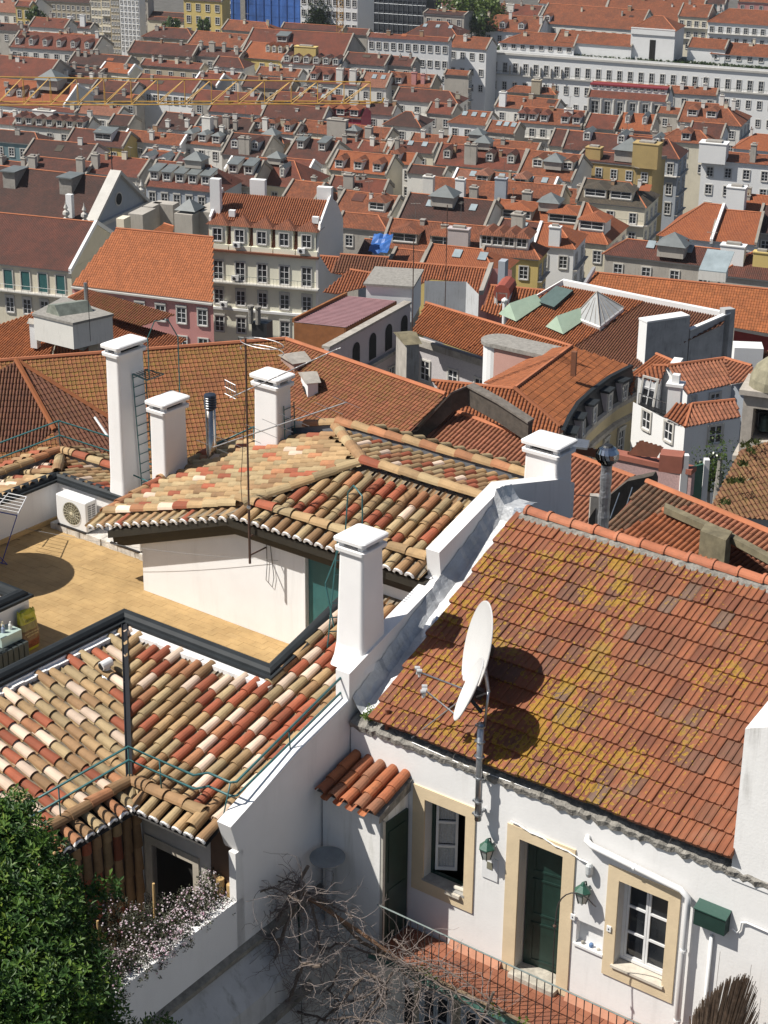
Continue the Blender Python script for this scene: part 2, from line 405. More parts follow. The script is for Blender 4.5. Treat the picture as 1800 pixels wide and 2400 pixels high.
# gable-side body under the roof
mb = MB(); mb.poly([P(UR, VF+.05, ZE-.1), P(UR, VR, ZR-.1), P(UR, 27.3, ZE-.1)]); mb.build('gable_wall', WHITE, hA)
# interior
mb = MB(); mb.box(-15.2, -6.6, VF+.9, VF+.95, -20, -14.4); mb.build('dark_room_panel', DARK, hA)  # dark panel, its colour stands in for the unlit rooms
mb = MB(); mb.box(doorh[0]-.6, doorh[1]+.6, VF+.26, VF+1.5, ZFL-.1, ZFL-.02); mb.build('hall_floor', mat('brown_floor_tiles', (.16, .07, .035), .5, .3, 8), hA)
# cornice strip: weathered mortar under the tiles
mb = MB()
seg = 150; prev = None
for i in range(seg+1):
    u = -15.27+(9.07)*i/seg; j = .012*math.sin(i*1.7)+random.uniform(-.01, .012)
    k_ = random.uniform(-.02, .02); ring = [P(u, VF-.03+k_*.5, ZE-.15+j*1.5), P(u, VF-.05+k_, ZE-.06+j), P(u, VF+.02+k_, ZE+.0+j*1.4), P(u, VF+.3, ZE+.08), P(u, VF+.3, ZE-.13)]
    if prev: 
        for k in range(4): mb.quad(prev[k], prev[k+1], ring[k+1], ring[k])
    prev = ring
mb.build('mortar_verge', MORTAR, hA)
# surrounds (2 cm proud), lintels etc
def surround(parent, u0, u1, z0, z1, h, v, sill=True, m=CREAM, pr=.025):
    s = MB(); s.box(u0, h[0], v-pr, v+.24, z0, z1); s.build('surround_jamb', m, parent)
    s = MB(); s.box(h[1], u1, v-pr, v+.24, z0, z1); s.build('surround_jamb', m, parent)
    s = MB(); s.box(h[0], h[1], v-pr, v+.24, h[3], z1); s.build('surround_lintel', m, parent)
    if sill: s = MB(); s.box(h[0], h[1], v-pr, v+.24, z0, h[2]); s.build('surround_apron', m, parent)
surround(hA, -12.36, -11.2, ZFL, -14.86, doorh, VF, False)
surround(hA, -14.07, -12.93, -16.70, -14.84, w1h, VF)
surround(hA, -10.65, -9.50, -16.73, -14.87, w2h, VF)
# window 2: closed, six panes, white
def casement(parent, O, A, I, a0, a1, z0, z1, nx=2, ny=3, st=.05, name='window', closed=True, leafs=2, curtains=False, fm=None):
    fm = fm or WOODW
    f = MB(); q = lambda a, z, d: O+A*a+ZA*z+I*d
    def bar(a, b, c, e, d0=0, d1=.05, mb=None, m=0): (mb or f).obox(q(a, c, d0), A*(b-a), I*(d1-d0), ZA*(e-c), m)
    bar(a0, a0+st, z0, z1); bar(a1-st, a1, z0, z1); bar(a0+st, a1-st, z0, z0+st); bar(a0+st, a1-st, z1-st, z1)
    o = f.build(name, fm, parent)
    x0, x1 = a0+st, a1-st; W = (x1-x0)/leafs
    for l in range(leafs):
        s = MB(); y0, y1 = x0+l*W+.004, x0+(l+1)*W-.004
        bar(y0, y0+.035, z0+st, z1-st, .01, .045, s); bar(y1-.035, y1, z0+st, z1-st, .01, .045, s)
        bar(y0+.035, y1-.035, z0+st, z0+st+.04, .01, .045, s); bar(y0+.035, y1-.035, z1-st-.035, z1-st, .01, .045, s)
        for k in range(1, ny):
            zz = z0+st+(z1-z0-2*st)*k/ny; bar(y0+.035, y1-.035, zz-.018, zz+.018, .008, .043, s)
        s.build('sash', fm, o)
        for k in range(ny):
            c0 = z0+st+(z1-z0-2*st)*k/ny+.02; c1 = z0+st+(z1-z0-2*st)*(k+1)/ny-.02
            g = MB(); g.quad(q(y0+.03, c0, .028), q(y1-.03, c0, .028), q(y1-.03, c1, .028), q(y0+.03, c1, .028)); g.build('pane', GLASS, o)
    return o
casement(hA, P(0, VF+.16, 0), UA, VA, w2h[0], w2h[1], w2h[2]+.02, w2h[3])
# window 1: right leaf missing (open inwards), left leaf swung in, with lace curtains
wo1 = MB(); q0 = VF+.18
wo1.box(w1h[0], w1h[0]+.05, q0, q0+.05, w1h[2], w1h[3]); wo1.box(w1h[1]-.05, w1h[1], q0, q0+.05, w1h[2], w1h[3]); wo1.box(w1h[0]+.05, w1h[1]-.05, q0, q0+.05, w1h[3]-.05, w1h[3]); wo1.box(w1h[0]+.05, w1h[1]-.05, q0, q0+.05, w1h[2], w1h[2]+.04)
win1 = wo1.build('window', DGREEN, hA)
ang = rad(32); LA = (UA*math.cos(ang)+VA*math.sin(ang)); LI = (VA*math.cos(ang)-UA*math.sin(ang)); LO = P(w1h[0]+.06, q0+.03, 0)
s = MB(); lw = .34
def lb(a, b, c, e, mbx, d0=0, d1=.035): mbx.obox(LO+LA*a+ZA*c+LI*d0, LA*(b-a), LI*(d1-d0), ZA*(e-c))
zz0, zz1 = w1h[2]+.06, w1h[3]-.06
lb(0, .04, zz0, zz1, s); lb(lw-.04, lw, zz0, zz1, s); lb(.04, lw-.04, zz0, zz0+.05, s); lb(.04, lw-.04, zz1-.04, zz1, s)
for k in (1, 2): zc_ = zz0+(zz1-zz0)*k/3; lb(.04, lw-.04, zc_-.02, zc_+.02, s)
s.build('open_sash', WOODW, win1)
for k in range(3):
    g = MB(); c0 = zz0+(zz1-zz0)*k/3+.03; c1 = zz0+(zz1-zz0)*(k+1)/3-.03
    n = 14
    for i in range(n):
        a, b = .04+(lw-.08)*i/n, .04+(lw-.08)*(i+1)/n; da, db = .045+.008*(i % 2), .045+.008*((i+1) % 2)
        g.quad(LO+LA*a+ZA*c0+LI*da, LO+LA*b+ZA*c0+LI*db, LO+LA*b+ZA*c1+LI*db, LO+LA*a+ZA*c1+LI*da)
    g.build('lace_curtain', mat('lace', (.42, .43, .44), .9, .2, 30), win1)
# sills
mb = MB(); mb.box(w2h[0]-.03, w2h[1]+.03, VF-.06, VF+.17, w2h[2]-.035, w2h[2]+.005); mb.build('window_sill', mat('limestone_sill', (.55, .5, .42), .8, .15, 8), hA)
mb = MB(); mb.box(w1h[0]-.02, w1h[1]+.02, VF-.03, VF+.2, w1h[2]-.035, w1h[2]+.004); mb.build('window_sill', mat('grey_stone_sill', (.33, .32, .3), .8, .2, 8), hA)
mb = MB(); mb.box(w1h[1]-.30, w1h[1]-.04, VF-.08, VF+.02, w1h[2]-.06, w1h[2]-.01); mb.build('sill_bracket', mat('limestone_sill', (.5, .5, .4)), hA)
mb = MB(); mb.tube([P(w1h[1]-.22, VF+.05, w1h[2]+.03), P(w1h[1]-.04, VF+.07, w1h[2]+.03)], .035, 8); tag(mb.build('bread_roll_bag', mat('cloth_cream', (.6, .56, .48))), 'small cream cloth roll lying on the sill of the open window', 'cloth')
# door (dark green, open a little inwards), threshold
dA = rad(9); DA_ = UA*math.cos(dA)+VA*math.sin(dA); DI = VA*math.cos(dA)-UA*math.sin(dA); DO = P(doorh[0]+.02, VF+.2, 0)
mb = MB(); mb.obox(DO+ZA*(ZFL+.02), DA_*.72, DI*.04, ZA*(doorh[3]-ZFL-.04)); dr = mb.build('door', DGREEN, hA)
for (c0, c1) in ((.15, .85), (.98, 1.62), (1.74, 2.2)):
    for (ea, eb, ec, ed) in ((.1, .62, c0, c0+.035), (.1, .62, c1-.035, c1), (.1, .135, c0, c1), (.585, .62, c0, c1)):
        s = MB(); s.obox(DO+DA_*ea+ZA*(ZFL+.02+ec)-DI*.012, DA_*(eb-ea), DI*.012, ZA*(ed-ec)); s.build('panel_moulding', DGREEN, dr)
mb = MB(); mb.tube([DO+DA_*.66+ZA*(ZFL+1.05)-DI*.05, DO+DA_*.58+ZA*(ZFL+1.05)-DI*.05], .012); mb.build('handle', BLACK, dr)
mb = MB(); mb.box(-12.16, -11.36, VF-.16, VF+.26, ZFL-.02, ZFL+.075); mb.build('door_step', mat('worn_stone_step', (.42, .39, .33), .9, .3, 10, .5), hA)
# niche with pots
mb = MB(); mb.box(niche[0]-.02, niche[1]+.02, VF+.11, VF+.13, niche[2]-.02, niche[3]+.02); mb.build('niche_back', WHITE, hA)
mb = MB(); mb.box(niche[0]-.03, niche[1]+.03, VF-.03, VF+.02, niche[2]-.04, niche[2]); mb.build('niche_shelf', WHITE, hA)
for i, (du, c, r, h, lab) in enumerate(((.10, (.3, .28, .24), .03, .05, 'tiny grey stone on the shelf of the wall niche'), (.24, (.12, .2, .35), .038, .07, 'small blue pot with dark lid in the wall niche'), (.36, (.45, .42, .36), .032, .04, 'small pale shell at the right end of the wall niche'))):
    mb = MB(); mb.lathe(P(niche[0]+du, VF+.04, niche[2]+.001), [(r*.7, 0), (r, h*.4), (r*.9, h*.8), (r*.5, h)], 10); tag(mb.build(('stone', 'pot', 'shell')[i], mat('niche_item_%d' % i, c)), lab, ('stone', 'pot', 'shell')[i])
# meter hatch, switch plates
mb = MB(); mb.box(-12.78, -12.50, VF-.02, VF, -15.96, -15.58); mb.box(-12.69, -12.59, VF-.027, VF-.02, -15.78, -15.66, 1); tag(mb.build('meter_hatch', [WOODW, mat('meter_glass', (.2, .19, .14), .3)]), 'small white meter hatch on the wall below the left lantern', 'hatch')
for u, z, lb_ in ((-11.17, -15.98, 'beside the door'), (-10.57, -15.92, 'left of the closed window')):
    mb = MB(); mb.box(u-.035, u+.035, VF-.045, VF-.025, z-.045, z+.045); mb.box(u-.008, u+.008, VF-.05, VF-.045, z-.012, z+.012, 1); tag(mb.build('switch_plate', [PLAST, BLACK]), 'tiny white switch plate on the cream stone '+lb_, 'switch')
# wall lanterns
def lantern(u, z, lab):
    t = thing('wall_lantern', lab, 'lantern', P(u, VF, z), 'green wall lanterns'); c = P(u, VF-.13, z)
    mb = MB(); mb.lathe(c, [(.015, .17), (.03, .15), (.045, .12), (.13, .03), (.13, .015)], 6, ax=UA, ay=VA); mb.build('lantern_roof', mat('green_metal', (.03, .10, .07), .4, .2, 20), t)
    mb = MB(); mb.lathe(c, [(.112, .015), (.06, -.17), (.04, -.18)], 6, ax=UA, ay=VA); mb.build('glass_body', mat('frosted_glass', (.38, .4, .38), .25, .1, 5), t)
    for j in range(6):
        q = 2*math.pi*j/6; d = UA*math.cos(q)+VA*math.sin(q); mb = MB(); mb.tube([c+d*.116+ZA*.02, c+d*.062-ZA*.18], .007, 4); mb.build('lantern_bar', DGREEN, t)
    mb = MB(); mb.tube([P(u, VF, z-.02), P(u, VF-.05, z+.14), P(u, VF-.12, z+.165)], .012); mb.build('bracket', DGREEN, t)
lantern(-12.63, -15.36, 'green wall lantern between the open window and the door'); lantern(-10.98, -15.42, 'green wall lantern between the door and the six pane window')
mb = MB(); mb.lathe(P(-10.93, VF-.07, -15.08), [(.03, .13), (.055, .1), (.06, -.02), (.04, -.08), (.01, -.1)], 10); tag(mb.build('bulkhead_lamp', mat('ribbed_glass', (.5, .52, .52), .15, .2, 30, .6)), 'grey glass bulkhead lamp above the right lantern', 'lamp')
# white drain pipe: along wall then down
pz = -14.62
mb = MB(); mb.tube([P(-11.02, VF-.0, pz+.05), P(-11.0, VF-.07, pz+.03), P(-10.9, VF-.1, pz), P(-9.47, VF-.1, pz-.13), P(-9.36, VF-.1, pz-.20), P(-9.35, VF-.1, pz-.32), P(-9.35, VF-.1, -18.3)], .045, 10, cap=True)
pp = mb.build('drain_pipe', PLAST, None, smooth=True); tag(pp, 'thick white plastic drain pipe running above the six pane window then down', 'pipe')
for (u, z, hz) in ((-10.2, -14.69, True), (-9.35, -15.7, False), (-9.35, -16.9, False)):
    mb = MB()
    if hz: mb.tube([P(u-.02, VF-.1, z), P(u+.02, VF-.1, z)], .053, 10)
    else: mb.tube([P(u, VF-.1, z-.02), P(u, VF-.1, z+.02)], .053, 10)
    mb.build('pipe_clip', PLAST, pp)
mb = MB(); mb.tube([P(-8.98, VF-.04, -15.32), P(-8.98, VF-.04, -18.3)], .026, 8); tag(mb.build('drain_pipe', PLAST, smooth=True), 'thin white pipe coming down from the green gas box', 'pipe')
t = thing('gas_box', 'dark green metal box fixed on the wall beside the white pipe', 'meter box', P(-9.0, VF, -15.1))
mb = MB(); mb.prism([P(-9.22, VF, -14.86), P(-9.22, VF-.14, -14.92), P(-9.22, VF-.15, -15.17), P(-9.22, VF, -15.17)], UA*.47); mb.build('box_body', DGREEN, t)
mb = MB(); mb.prism([P(-9.23, VF, -14.85), P(-9.23, VF-.16, -14.92), P(-9.23, VF-.16, -14.905), P(-9.23, VF, -14.83)], UA*.49); mb.build('box_lid', mat('green_lid', (.02, .07, .052), .4), t)
mb = MB(); mb.tube([P(-8.7, VF-.02, -15.1), P(-8.62, VF-.03, -15.12), P(-8.58, VF-.03, -15.05), P(-8.57, VF-.03, -14.93), P(-8.5, VF-.03, -14.9), P(-7.0, VF-.03, -14.95)], .014, 6); tag(mb.build('cable_conduit', PLAST), 'white cable conduit leaving the green box to the right', 'cable')
mb = MB(); mb.tube([P(-12.3+.07*i, VF-.03-.008*(i % 2), -14.80-.009*i+.012*math.sin(i)) for i in range(20)], .012, 5); tag(mb.build('cable', PLAST), 'white cable clipped along the top of the cream door frame', 'cable')
mb = MB(); mb.tube([P(-12.0, VF-.02, ZE-.02), P(-13.2, VF-.02, ZE-.05), P(-14.1, VF-.03, ZE-.0)], .006, 4); tag(mb.build('cable', PLAST), 'thin pale cable running along the mortar edge below the roof', 'cable')

# ------------------------------------------------------------------ roof A tiles (interlocking, each its own piece)
TASTOPS = [(0, (.195, .066, .034)), (.12, (.235, .080, .038)), (.34, (.265, .088, .040)), (.52, (.22, .084, .044)), (.62, (.285, .098, .044)), (.86, (.175, .078, .048)), (.96, (.17, .10, .07))]
TA = tile_mat('lichened_clay', TASTOPS, 'obj', lichen=1, dirt=.45)
TAS = tile_mat('lichened_clay_field', TASTOPS, 'attr', lichen=1, dirt=.45)
def mtile(mb, M, Wt=.228, L=.40, m=0):
    prof = [(0, .0), (.004, .030), (.026, .036), (.040, .014), (.085, .006), (.108, .010), (.116, .026), (.132, .026), (.142, .010), (.19, .006), (.218, .012), (Wt, .012)]
    vs = []; k = len(prof)
    for y, z in ((0, -.012), (L-.02, .040), (L, .034)): vs += [M @ Vector((x, y, h+z)) for x, h in prof]
    vs += [M @ Vector((x, L, -.014+ (h-.01)*.5)) for x, h in prof]
    fs = [(i*k+j, i*k+j+1, (i+1)*k+j+1, (i+1)*k+j) for i in range(3) for j in range(k-1)]
    fs += [(0, k, 2*k, 3*k)]
    mb.add(vs, fs, m)
b = MB(); mtile(b, I4); MT = b.mesh('interlocking_tile', TA)
DnA = (-VA*math.cos(rad(28))-ZA*math.sin(rad(28))); NA = (ZA*math.cos(rad(28))-VA*math.sin(rad(28)))
AA = DnA.cross(NA).normalized()   # = direction +u or -u
sgn = 1 if AA.dot(UA) > 0 else -1
OA = P(UL if sgn > 0 else UR, VR, ZR); LENA = (VR-(VF-.10))/math.cos(rad(28)); ROW = .342; ncol = int((UR-UL)/.225)+1; nrow = int(LENA/ROW)+1
cells = [(r, c) for r in range(nrow) for c in range(ncol)]; cells.sort(key=lambda q: (q[0]))
stA = MB(); cnt = 0
for r, c in cells:
    dbot = LENA-r*ROW; top = dbot-.40
    if dbot < .12: continue
    L_ = .40
    if top < -.05: L_ = dbot+.05; top = -.05
    wob = .010*math.sin(c*.45+r*.8)+.006*math.sin(c*1.3+r)
    M = frameM(OA+AA*(c*.225+random.uniform(-.004, .004)+(.03 if r % 2 else 0)-.02)+DnA*(top+random.uniform(-.006, .006)+wob)+NA*(.03+random.uniform(0, .008)), AA, DnA, NA) @ Matrix.Rotation(random.uniform(-.015, .015), 4, 'Z') @ Matrix.Rotation(random.uniform(-.008, .02), 4, 'X')
    if L_ < .40: M = M @ Matrix.Diagonal((1, L_/.40, 1, 1))
    if cnt < 297: inst(MT, 'roof_tile', hA, M); cnt += 1
    else:
        n0 = len(stA.f); mtile(stA, M); tt = random.random()
        for q in range(n0, len(stA.f)): stA.tr[q] = tt
stA.build('upper_roof_tiles', TAS, hA, kind='stuff')
mb = MB(); mb.poly([P(UL, VF+.05, ZE-.05), P(UR, VF+.05, ZE-.05), P(UR, VR, ZR-.02), P(UL, VR, ZR-.02)]); mb.poly([P(UL, VR, ZR-.02), P(UR, VR, ZR-.02), P(UR, 27.3, ZE-.05), P(UL, 27.3, ZE-.05)]); mb.build('roof_deck', mat('old_roof_deck', (.10, .05, .03)), hA)
# ridge caps bedded in grey mortar
RC = tile_mat('ridge_clay', [(0, (.46, .16, .08)), (.4, (.50, .19, .10)), (.7, (.42, .15, .08))], 'obj', dirt=.35)
b = MB(); barrel_geo(b, I4, L=.43, r0=.098, r1=.10, th=.02, n=8); 
vs = []
n = 8
for y, r in ((.40, .122), (.45, .122), (.45, .09), (.40, .09)):
    for j in range(n+1): q = math.pi*j/n; vs.append(Vector((-math.cos(q)*r, y, math.sin(q)*r*.92+.015)))
b.add(vs, [(i*9+j, i*9+j+1, (i+1)*9+j+1, (i+1)*9+j) for i in range(3) for j in range(8)])
RCM = b.mesh('collared_ridge_tile', RC)
i = 0; u = UL+.05
while u < UR+.3:
    M = frameM(P(u+.43, VR+.02, ZR+.055), -VA, -UA, ZA) @ Matrix.Rotation(random.uniform(-.02, .02), 4, 'Z')
    inst(RCM, 'ridge_tile', hA, M); u += .42
mb = MB(); prev = None
for i in range(90):
    u = UL-.02+(UR-UL)*i/89; j = random.uniform(-.02, .03)
    ring = [P(u, VR-.20+j, ZR-.09+j*-.3), P(u, VR-.12, ZR+.03+random.uniform(-.008, .012)), P(u, VR, ZR+.07), P(u, VR+.12, ZR+.02), P(u, VR+.2, ZR-.08)]
    if prev:
        for k in range(4): mb.quad(prev[k], prev[k+1], ring[k+1], ring[k])
    prev = ring
mb.build('ridge_mortar', MORTAR, hA)
# white stack at the right edge
mb = MB(); mb.hexa([P(-8.80, VF-.02, ZE-.2), P(-7.6, VF-.02, ZE-.2), P(-7.6, 20.7, ZE-.2), P(-8.78, 20.7, ZE-.2), P(-8.80, VF-.02, -12.02), P(-7.6, VF-.02, -11.5), P(-7.6, 20.7, -11.5), P(-8.78, 20.7, -11.75)])
wb = tag(mb.build('chimney_breast', mat('lime_white_stack', (.78, .77, .755), .85, .05, 1.2, .3, 25, streak=.85)), 'broad white chimney stack with blackened top rising from the roof edge at right', 'chimney')
# metal foil flashing along party wall
mb = MB(); nn = 46; prev = None
for i in range(nn+1):
    v = VF+.05+(VR+.42-VF)*i/nn; zb = ZE+(v-VF)*SL if v < VR else ZR+(VR-v)*.1
    j = random.uniform(-.03, .03)
    ring = [P(-15.29, v, zb+.30+j), P(-15.2, v, zb+.16+j), P(-15.12+j*.5, v, zb+.075), P(-14.92, v, zb+.075+random.uniform(0, .02)), P(-14.76+j, v, zb+.09+random.uniform(0, .03))]
    if prev:
        for k in range(4): mb.quad(prev[k], prev[k+1], ring[k+1], ring[k], 1 if (k == 3 and (i % 9 < 6) and i > 12) else 0)
    prev = ring
mb.build('flashing', [mat('silver_painted_felt', (.52, .53, .54), .5, .22, 3, .8, 8, metal=.3, dist=.03), ALU], hA)
for (v, s_) in ((21.2, 1.), (23.75, .8)):
    mb = MB(); zb = ZE+(v-VF)*SL; pts = []
    for i in range(10): pts.append(P(-14.92+.05*math.sin(i*1.3), v-.25*s_+.055*i*s_, ZE+(v-.25*s_+.055*i*s_-VF)*SL*(1 if v < 23 else .8)+.15+.03*math.sin(i*2.1)))
    mb.tube(pts, [.02, .07, .09, .075, .095, .085, .1, .08, .06, .03], 7); mb.build('crumpled_foil', ALU, hA)

# ------------------------------------------------------------------ party wall
pw = [(16.2, -14.70), (16.86, -14.71)]
prof = [(12.0, -22), (26.0, -22), (26.0, -12.3), (25.6, -12.1), (23.75, -11.62), (21.92, -12.18), (21.99, -12.66), (20.2, -13.20), (19.62, -13.38), (19.62, -13.84), (18.4, -14.16), (16.86, -14.70), (17.0, -15.15), (17.12, -15.35), (17.12, -16.02), (15.0, -16.10), (12.0, -16.25)]
mb = MB(); mb.prism([P(-15.56, v, z) for v, z in prof], UA*.26)
pwall = tag(mb.build('party_wall', WHITE2), 'stepped white party wall climbing between the two roofs', 'wall')
# chimneys
chimney('squat tapered white chimney on the party wall in front of the stair hut', -15.62, 20.31, .46, .52, -13.55, -11.62, .075)
chimney('wide white chimney at the upper end of the party wall', -15.65, 25.66, .66, .5, -13.2, -11.70, .06)
chimney('tallest white chimney with a ladder, leftmost on the roof terrace', -24.03, 23.85, .34, .7, -14.3, -11.18, .05)
chimney('narrow white chimney between the tallest one and the steel flue', -23.07, 23.97, .38, .62, -14.3, -12.14, .02)
chimney('white chimney behind the television aerial mast', -21.57, 25.27, .58, .42, -13.6, -11.68, .03)
# ================================================================== HOUSE B : terrace house with mixed barrel tiles
hB = thing('house', 'terrace house with mixed cream, tan and terracotta barrel tiles and a dark green edged terrace', 'house', P(-20, 19.5, -20))
SB = .30; CS, SN = 1/math.sqrt(1+SB*SB), SB/math.sqrt(1+SB*SB)
ZK = -14.07
def smooth_noise(x, y, s=0):
    return math.sin(x*1.3+s)+math.sin(y*1.7+s*2.1)+math.sin((x+y)*.9+s*.7)
def toneB(p, ci, ri):
    u, v, z = uv_(p)
    bright = .5+.5*math.sin(u*.9+v*1.5+1.0)
    r = random.random()
    if v > 20.0: return random.choice(('tan', 'olive', 'brown', 'tan', 'terra', 'cream'))
    pc = .18+.28*bright; pt = .15+.24*bright
    if (ci*1+ri*1) % 2 == 0 and r < (pc+pt)*1.1: return 'cream' if random.random() < .6 else 'terra'
    if r < pt: return 'terra'
    if r < pt+.10: return 'orange'
    return random.choice(('tan', 'olive', 'brown', 'tan', 'olive'))
def toneH(p, ci, ri):
    r = random.random()
    return 'terra' if r < .14 else 'cream' if r < .19 else 'orange' if r < .25 else random.choice(('tan', 'olive', 'brown', 'olive', 'tan'))
def toneCap(p, ci, ri): return random.choice(('olive', 'tan', 'brown', 'brown', 'terra', 'tan', 'orange'))
bud = Budget(295); stB = MB(); panB = MB(); cres = MB(); deck = MB()
PT = .232
# right plane (falls towards -v)
DnR = (-VA*CS-ZA*SN); NR = (ZA*CS-VA*SN); AR = DnR.cross(NR).normalized(); su = 1 if AR.dot(UA) > 0 else -1
O_R = P(-20.0, 19.55, ZK); cols = []
for i in range(int(4.4/PT)+1):
    du = .12+i*PT; u = -20+du
    if u > -15.62: break
    if u < -16.88: d0 = 0
    else: d0 = -(22.05-19.55)/CS
    dv = min(du, 19.55-17.0)
    if dv/CS-max(d0, 0) > .05 or d0 < 0: cols.append((su*du, d0, dv/CS))
barrels(hB, stB, bud, O_R, DnR, NR, sorted(cols, key=lambda c: -abs(c[0])), toneB); pans(panB, O_R, DnR, NR, cols, PT*su)
# left plane (falls towards +u)
DnL = (UA*CS-ZA*SN); NL = (ZA*CS+UA*SN); AL = DnL.cross(NL).normalized(); sv = 1 if AL.dot(VA) > 0 else -1
colsL = []
for i in range(24):
    dv = .12+i*PT; du = min(dv, 2.6)
    colsL.append((-sv*dv, 0, du/CS))
barrels(hB, stB, bud, O_R, DnL, NL, [c for c in colsL if abs(c[0]) < 5.2], toneB); pans(panB, O_R, DnL, NL, colsL, -PT*sv)
deck.poly([P(-20, 19.55, ZK-.02), P(-15.58, 19.55, ZK-.02), P(-15.58, 17.0, ZK-.02-2.55*SB), P(-17.45, 17.0, ZK-.02-2.55*SB)])
deck.poly([P(-16.9, 22.2, ZK-.02+2.65*SB), P(-15.57, 22.2, ZK-.02+2.65*SB), P(-15.57, 19.55, ZK-.02), P(-16.9, 19.55, ZK-.02)])
deck.poly([P(-20, 19.55, ZK-.02), P(-17.45, 17.0, ZK-.02-2.55*SB), P(-17.4, 13.5, ZK-.02-2.6*SB), P(-20, 13.5, ZK-.02)])
# short eave tiles beyond the cap rows
ZC = ZK-2.57*SB
EO = P(-17.42, 17.02, ZC-.0); EL = .40
s2 = .42; c2, n2 = 1/math.sqrt(1+s2*s2), s2/math.sqrt(1+s2*s2)
DnR2 = (-VA*c2-ZA*n2); NR2 = (ZA*c2-VA*n2); DnL2 = (UA*c2-ZA*n2); NL2 = (ZA*c2+UA*n2)
e1 = [(su*(.34+i*PT), -.05, EL) for i in range(7)]; e2 = [(-sv*(.34+i*PT), -.05, EL) for i in range(13)]
barrels(hB, stB, bud, EO, DnR2, NR2, e1, lambda p, a, b: random.choice(('tan', 'olive', 'olive', 'brown', 'tan')), name='eave_tile')
barrels(hB, stB, bud, EO, DnL2, NL2, e2, lambda p, a, b: random.choice(('tan', 'orange', 'orange', 'brown', 'olive')), name='eave_tile')
# fan tiles at the inner corner
for q in (15, 45, 75):
    d = (UA*math.cos(rad(q))-VA*math.sin(rad(q))); dd = d*c2-ZA*n2; nn_ = ZA*c2+d*n2
    M = frameM(EO-dd*.02+nn_*.01, dd.cross(nn_), dd, nn_) @ Matrix.Diagonal((.8, .95, 1, 1)); inst(BMESH[random.choice(('tan', 'olive', 'brown'))], 'eave_tile', hB, M)
crescents(cres, EO, DnR2, NR2, su*AR, [su*c[0] for c in e1], EL); crescents(cres, EO, DnL2, NL2, AL*-sv, [abs(c[0]) for c in e2], EL)
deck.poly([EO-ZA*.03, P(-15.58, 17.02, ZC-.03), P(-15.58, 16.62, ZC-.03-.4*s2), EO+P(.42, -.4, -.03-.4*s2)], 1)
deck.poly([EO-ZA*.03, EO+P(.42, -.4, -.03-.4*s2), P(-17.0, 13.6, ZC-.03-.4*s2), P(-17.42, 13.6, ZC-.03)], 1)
caps(hB, P(-17.45, 17.0, ZC+.0), P(-15.95, 17.0, ZC), ZA, toneCap); caps(hB, P(-15.95, 17.0, ZC), P(-15.92, 16.75, ZC-.08), ZA, toneCap); caps(hB, P(-17.42, 17.0, ZC), P(-17.42, 13.6, ZC), ZA, toneCap)
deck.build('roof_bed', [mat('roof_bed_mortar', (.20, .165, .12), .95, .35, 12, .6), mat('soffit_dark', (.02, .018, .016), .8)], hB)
stB.build('barrel_tiles_far', [TMS[k] for k in TKEYS], hB, kind='stuff'); panB.build('channel_tiles', [TMS[k] for k in TKEYS], hB, kind='stuff')
# valley gutter: dark channel
mb = MB(); g0 = P(-20, 19.55, ZK+.075); g1 = P(-17.42, 16.97, ZC+.09); d = (g1-g0); sd = d.cross(ZA).normalized()
mb.obox(g0-sd*.05, sd*.10, d, ZA*.03); mb.obox(g0-sd*.05, sd*.012, d, ZA*.055); mb.obox(g0+sd*.038, sd*.012, d, ZA*.055); mb.build('valley_gutter', BLACK, hB)
# walls: courtyard sides
wallm = mat('ochre_render', (.42, .37, .30), .9, .12, 3, .3, 25)
mb = MB()
wall_holes(mb, P(0, 17.02, 0), UA, VA, -17.25, -15.86, -20.5, ZC-.06, [(-17.05, -16.2, -18.2, -15.77)], .3, 0)
mb.build('courtyard_wall', mat('grey_white_render', (.50, .47, .43), .9, .08, 3, .3), hB)
mb = MB(); mb.box(-17.06, -16.19, 17.1, 17.14, -18.3, -15.7); mb.build('dark_room_panel', DARK, hB)  # black panel close behind the opening stands in for the room's darkness
fm_ = mat('grey_beige_stone', (.44, .39, .32), .9, .12, 5, .3)
for (a, b_, c, d_) in ((-17.19, -17.05, -18.2, -15.63), (-16.2, -16.08, -18.2, -15.63)):
    mb = MB(); mb.box(a, b_, 16.99, 17.2, c, d_); mb.build('surround_jamb', fm_, hB)
mb = MB(); mb.box(-17.05, -16.2, 16.99, 17.2, -15.77, -15.63); mb.build('surround_lintel', fm_, hB)
mb = MB(); mb.box(-15.86, -15.45, 17.03, 17.06, -20.5, ZC-.1); mb.box(-15.43, -15.30, 16.95, 17.12, -17.0, -15.2, 1); mb.build('side_wall_strip', [mat('brown_render', (.12, .07, .045)), WHITE], hB)
# tile-hung wall facing +u : vertical barrel tiles
mb = MB(); mb.box(-17.4, -17.26, 13.4, 17.0, -21, ZC-.12); mb.build('tile_hung_backing', mat('brown_render', (.12, .07, .045)), hB)
th = MB()
for i in range(17):
    v = 16.9-i*.21
    for j in range(12):
        z1_ = ZC-.12-j*.42
        k = 2; M = frameM(P(-17.25, v, z1_+.0), -VA, -ZA, UA)
        M = M @ Matrix.Diagonal((.95, 1.1, .8, 1))
        if i < 12 and j < 8: inst(BMESH[random.choice(('brown', 'brown', 'brown', 'tan', 'brown', 'terra'))], 'wall_tile', hB, M)
        else:
            n0 = len(th.f); barrel_geo(th, M, m=2); t_ = random.random()
            for q in range(n0, len(th.f)): th.tr[q] = t_
th.build('wall_tiles_low', [TMS[k] for k in TKEYS], hB, kind='stuff')
cres.build('mortar_edging', mat('whitewashed_mortar', (.80, .78, .76), .9, .06, 10, .3), hB)
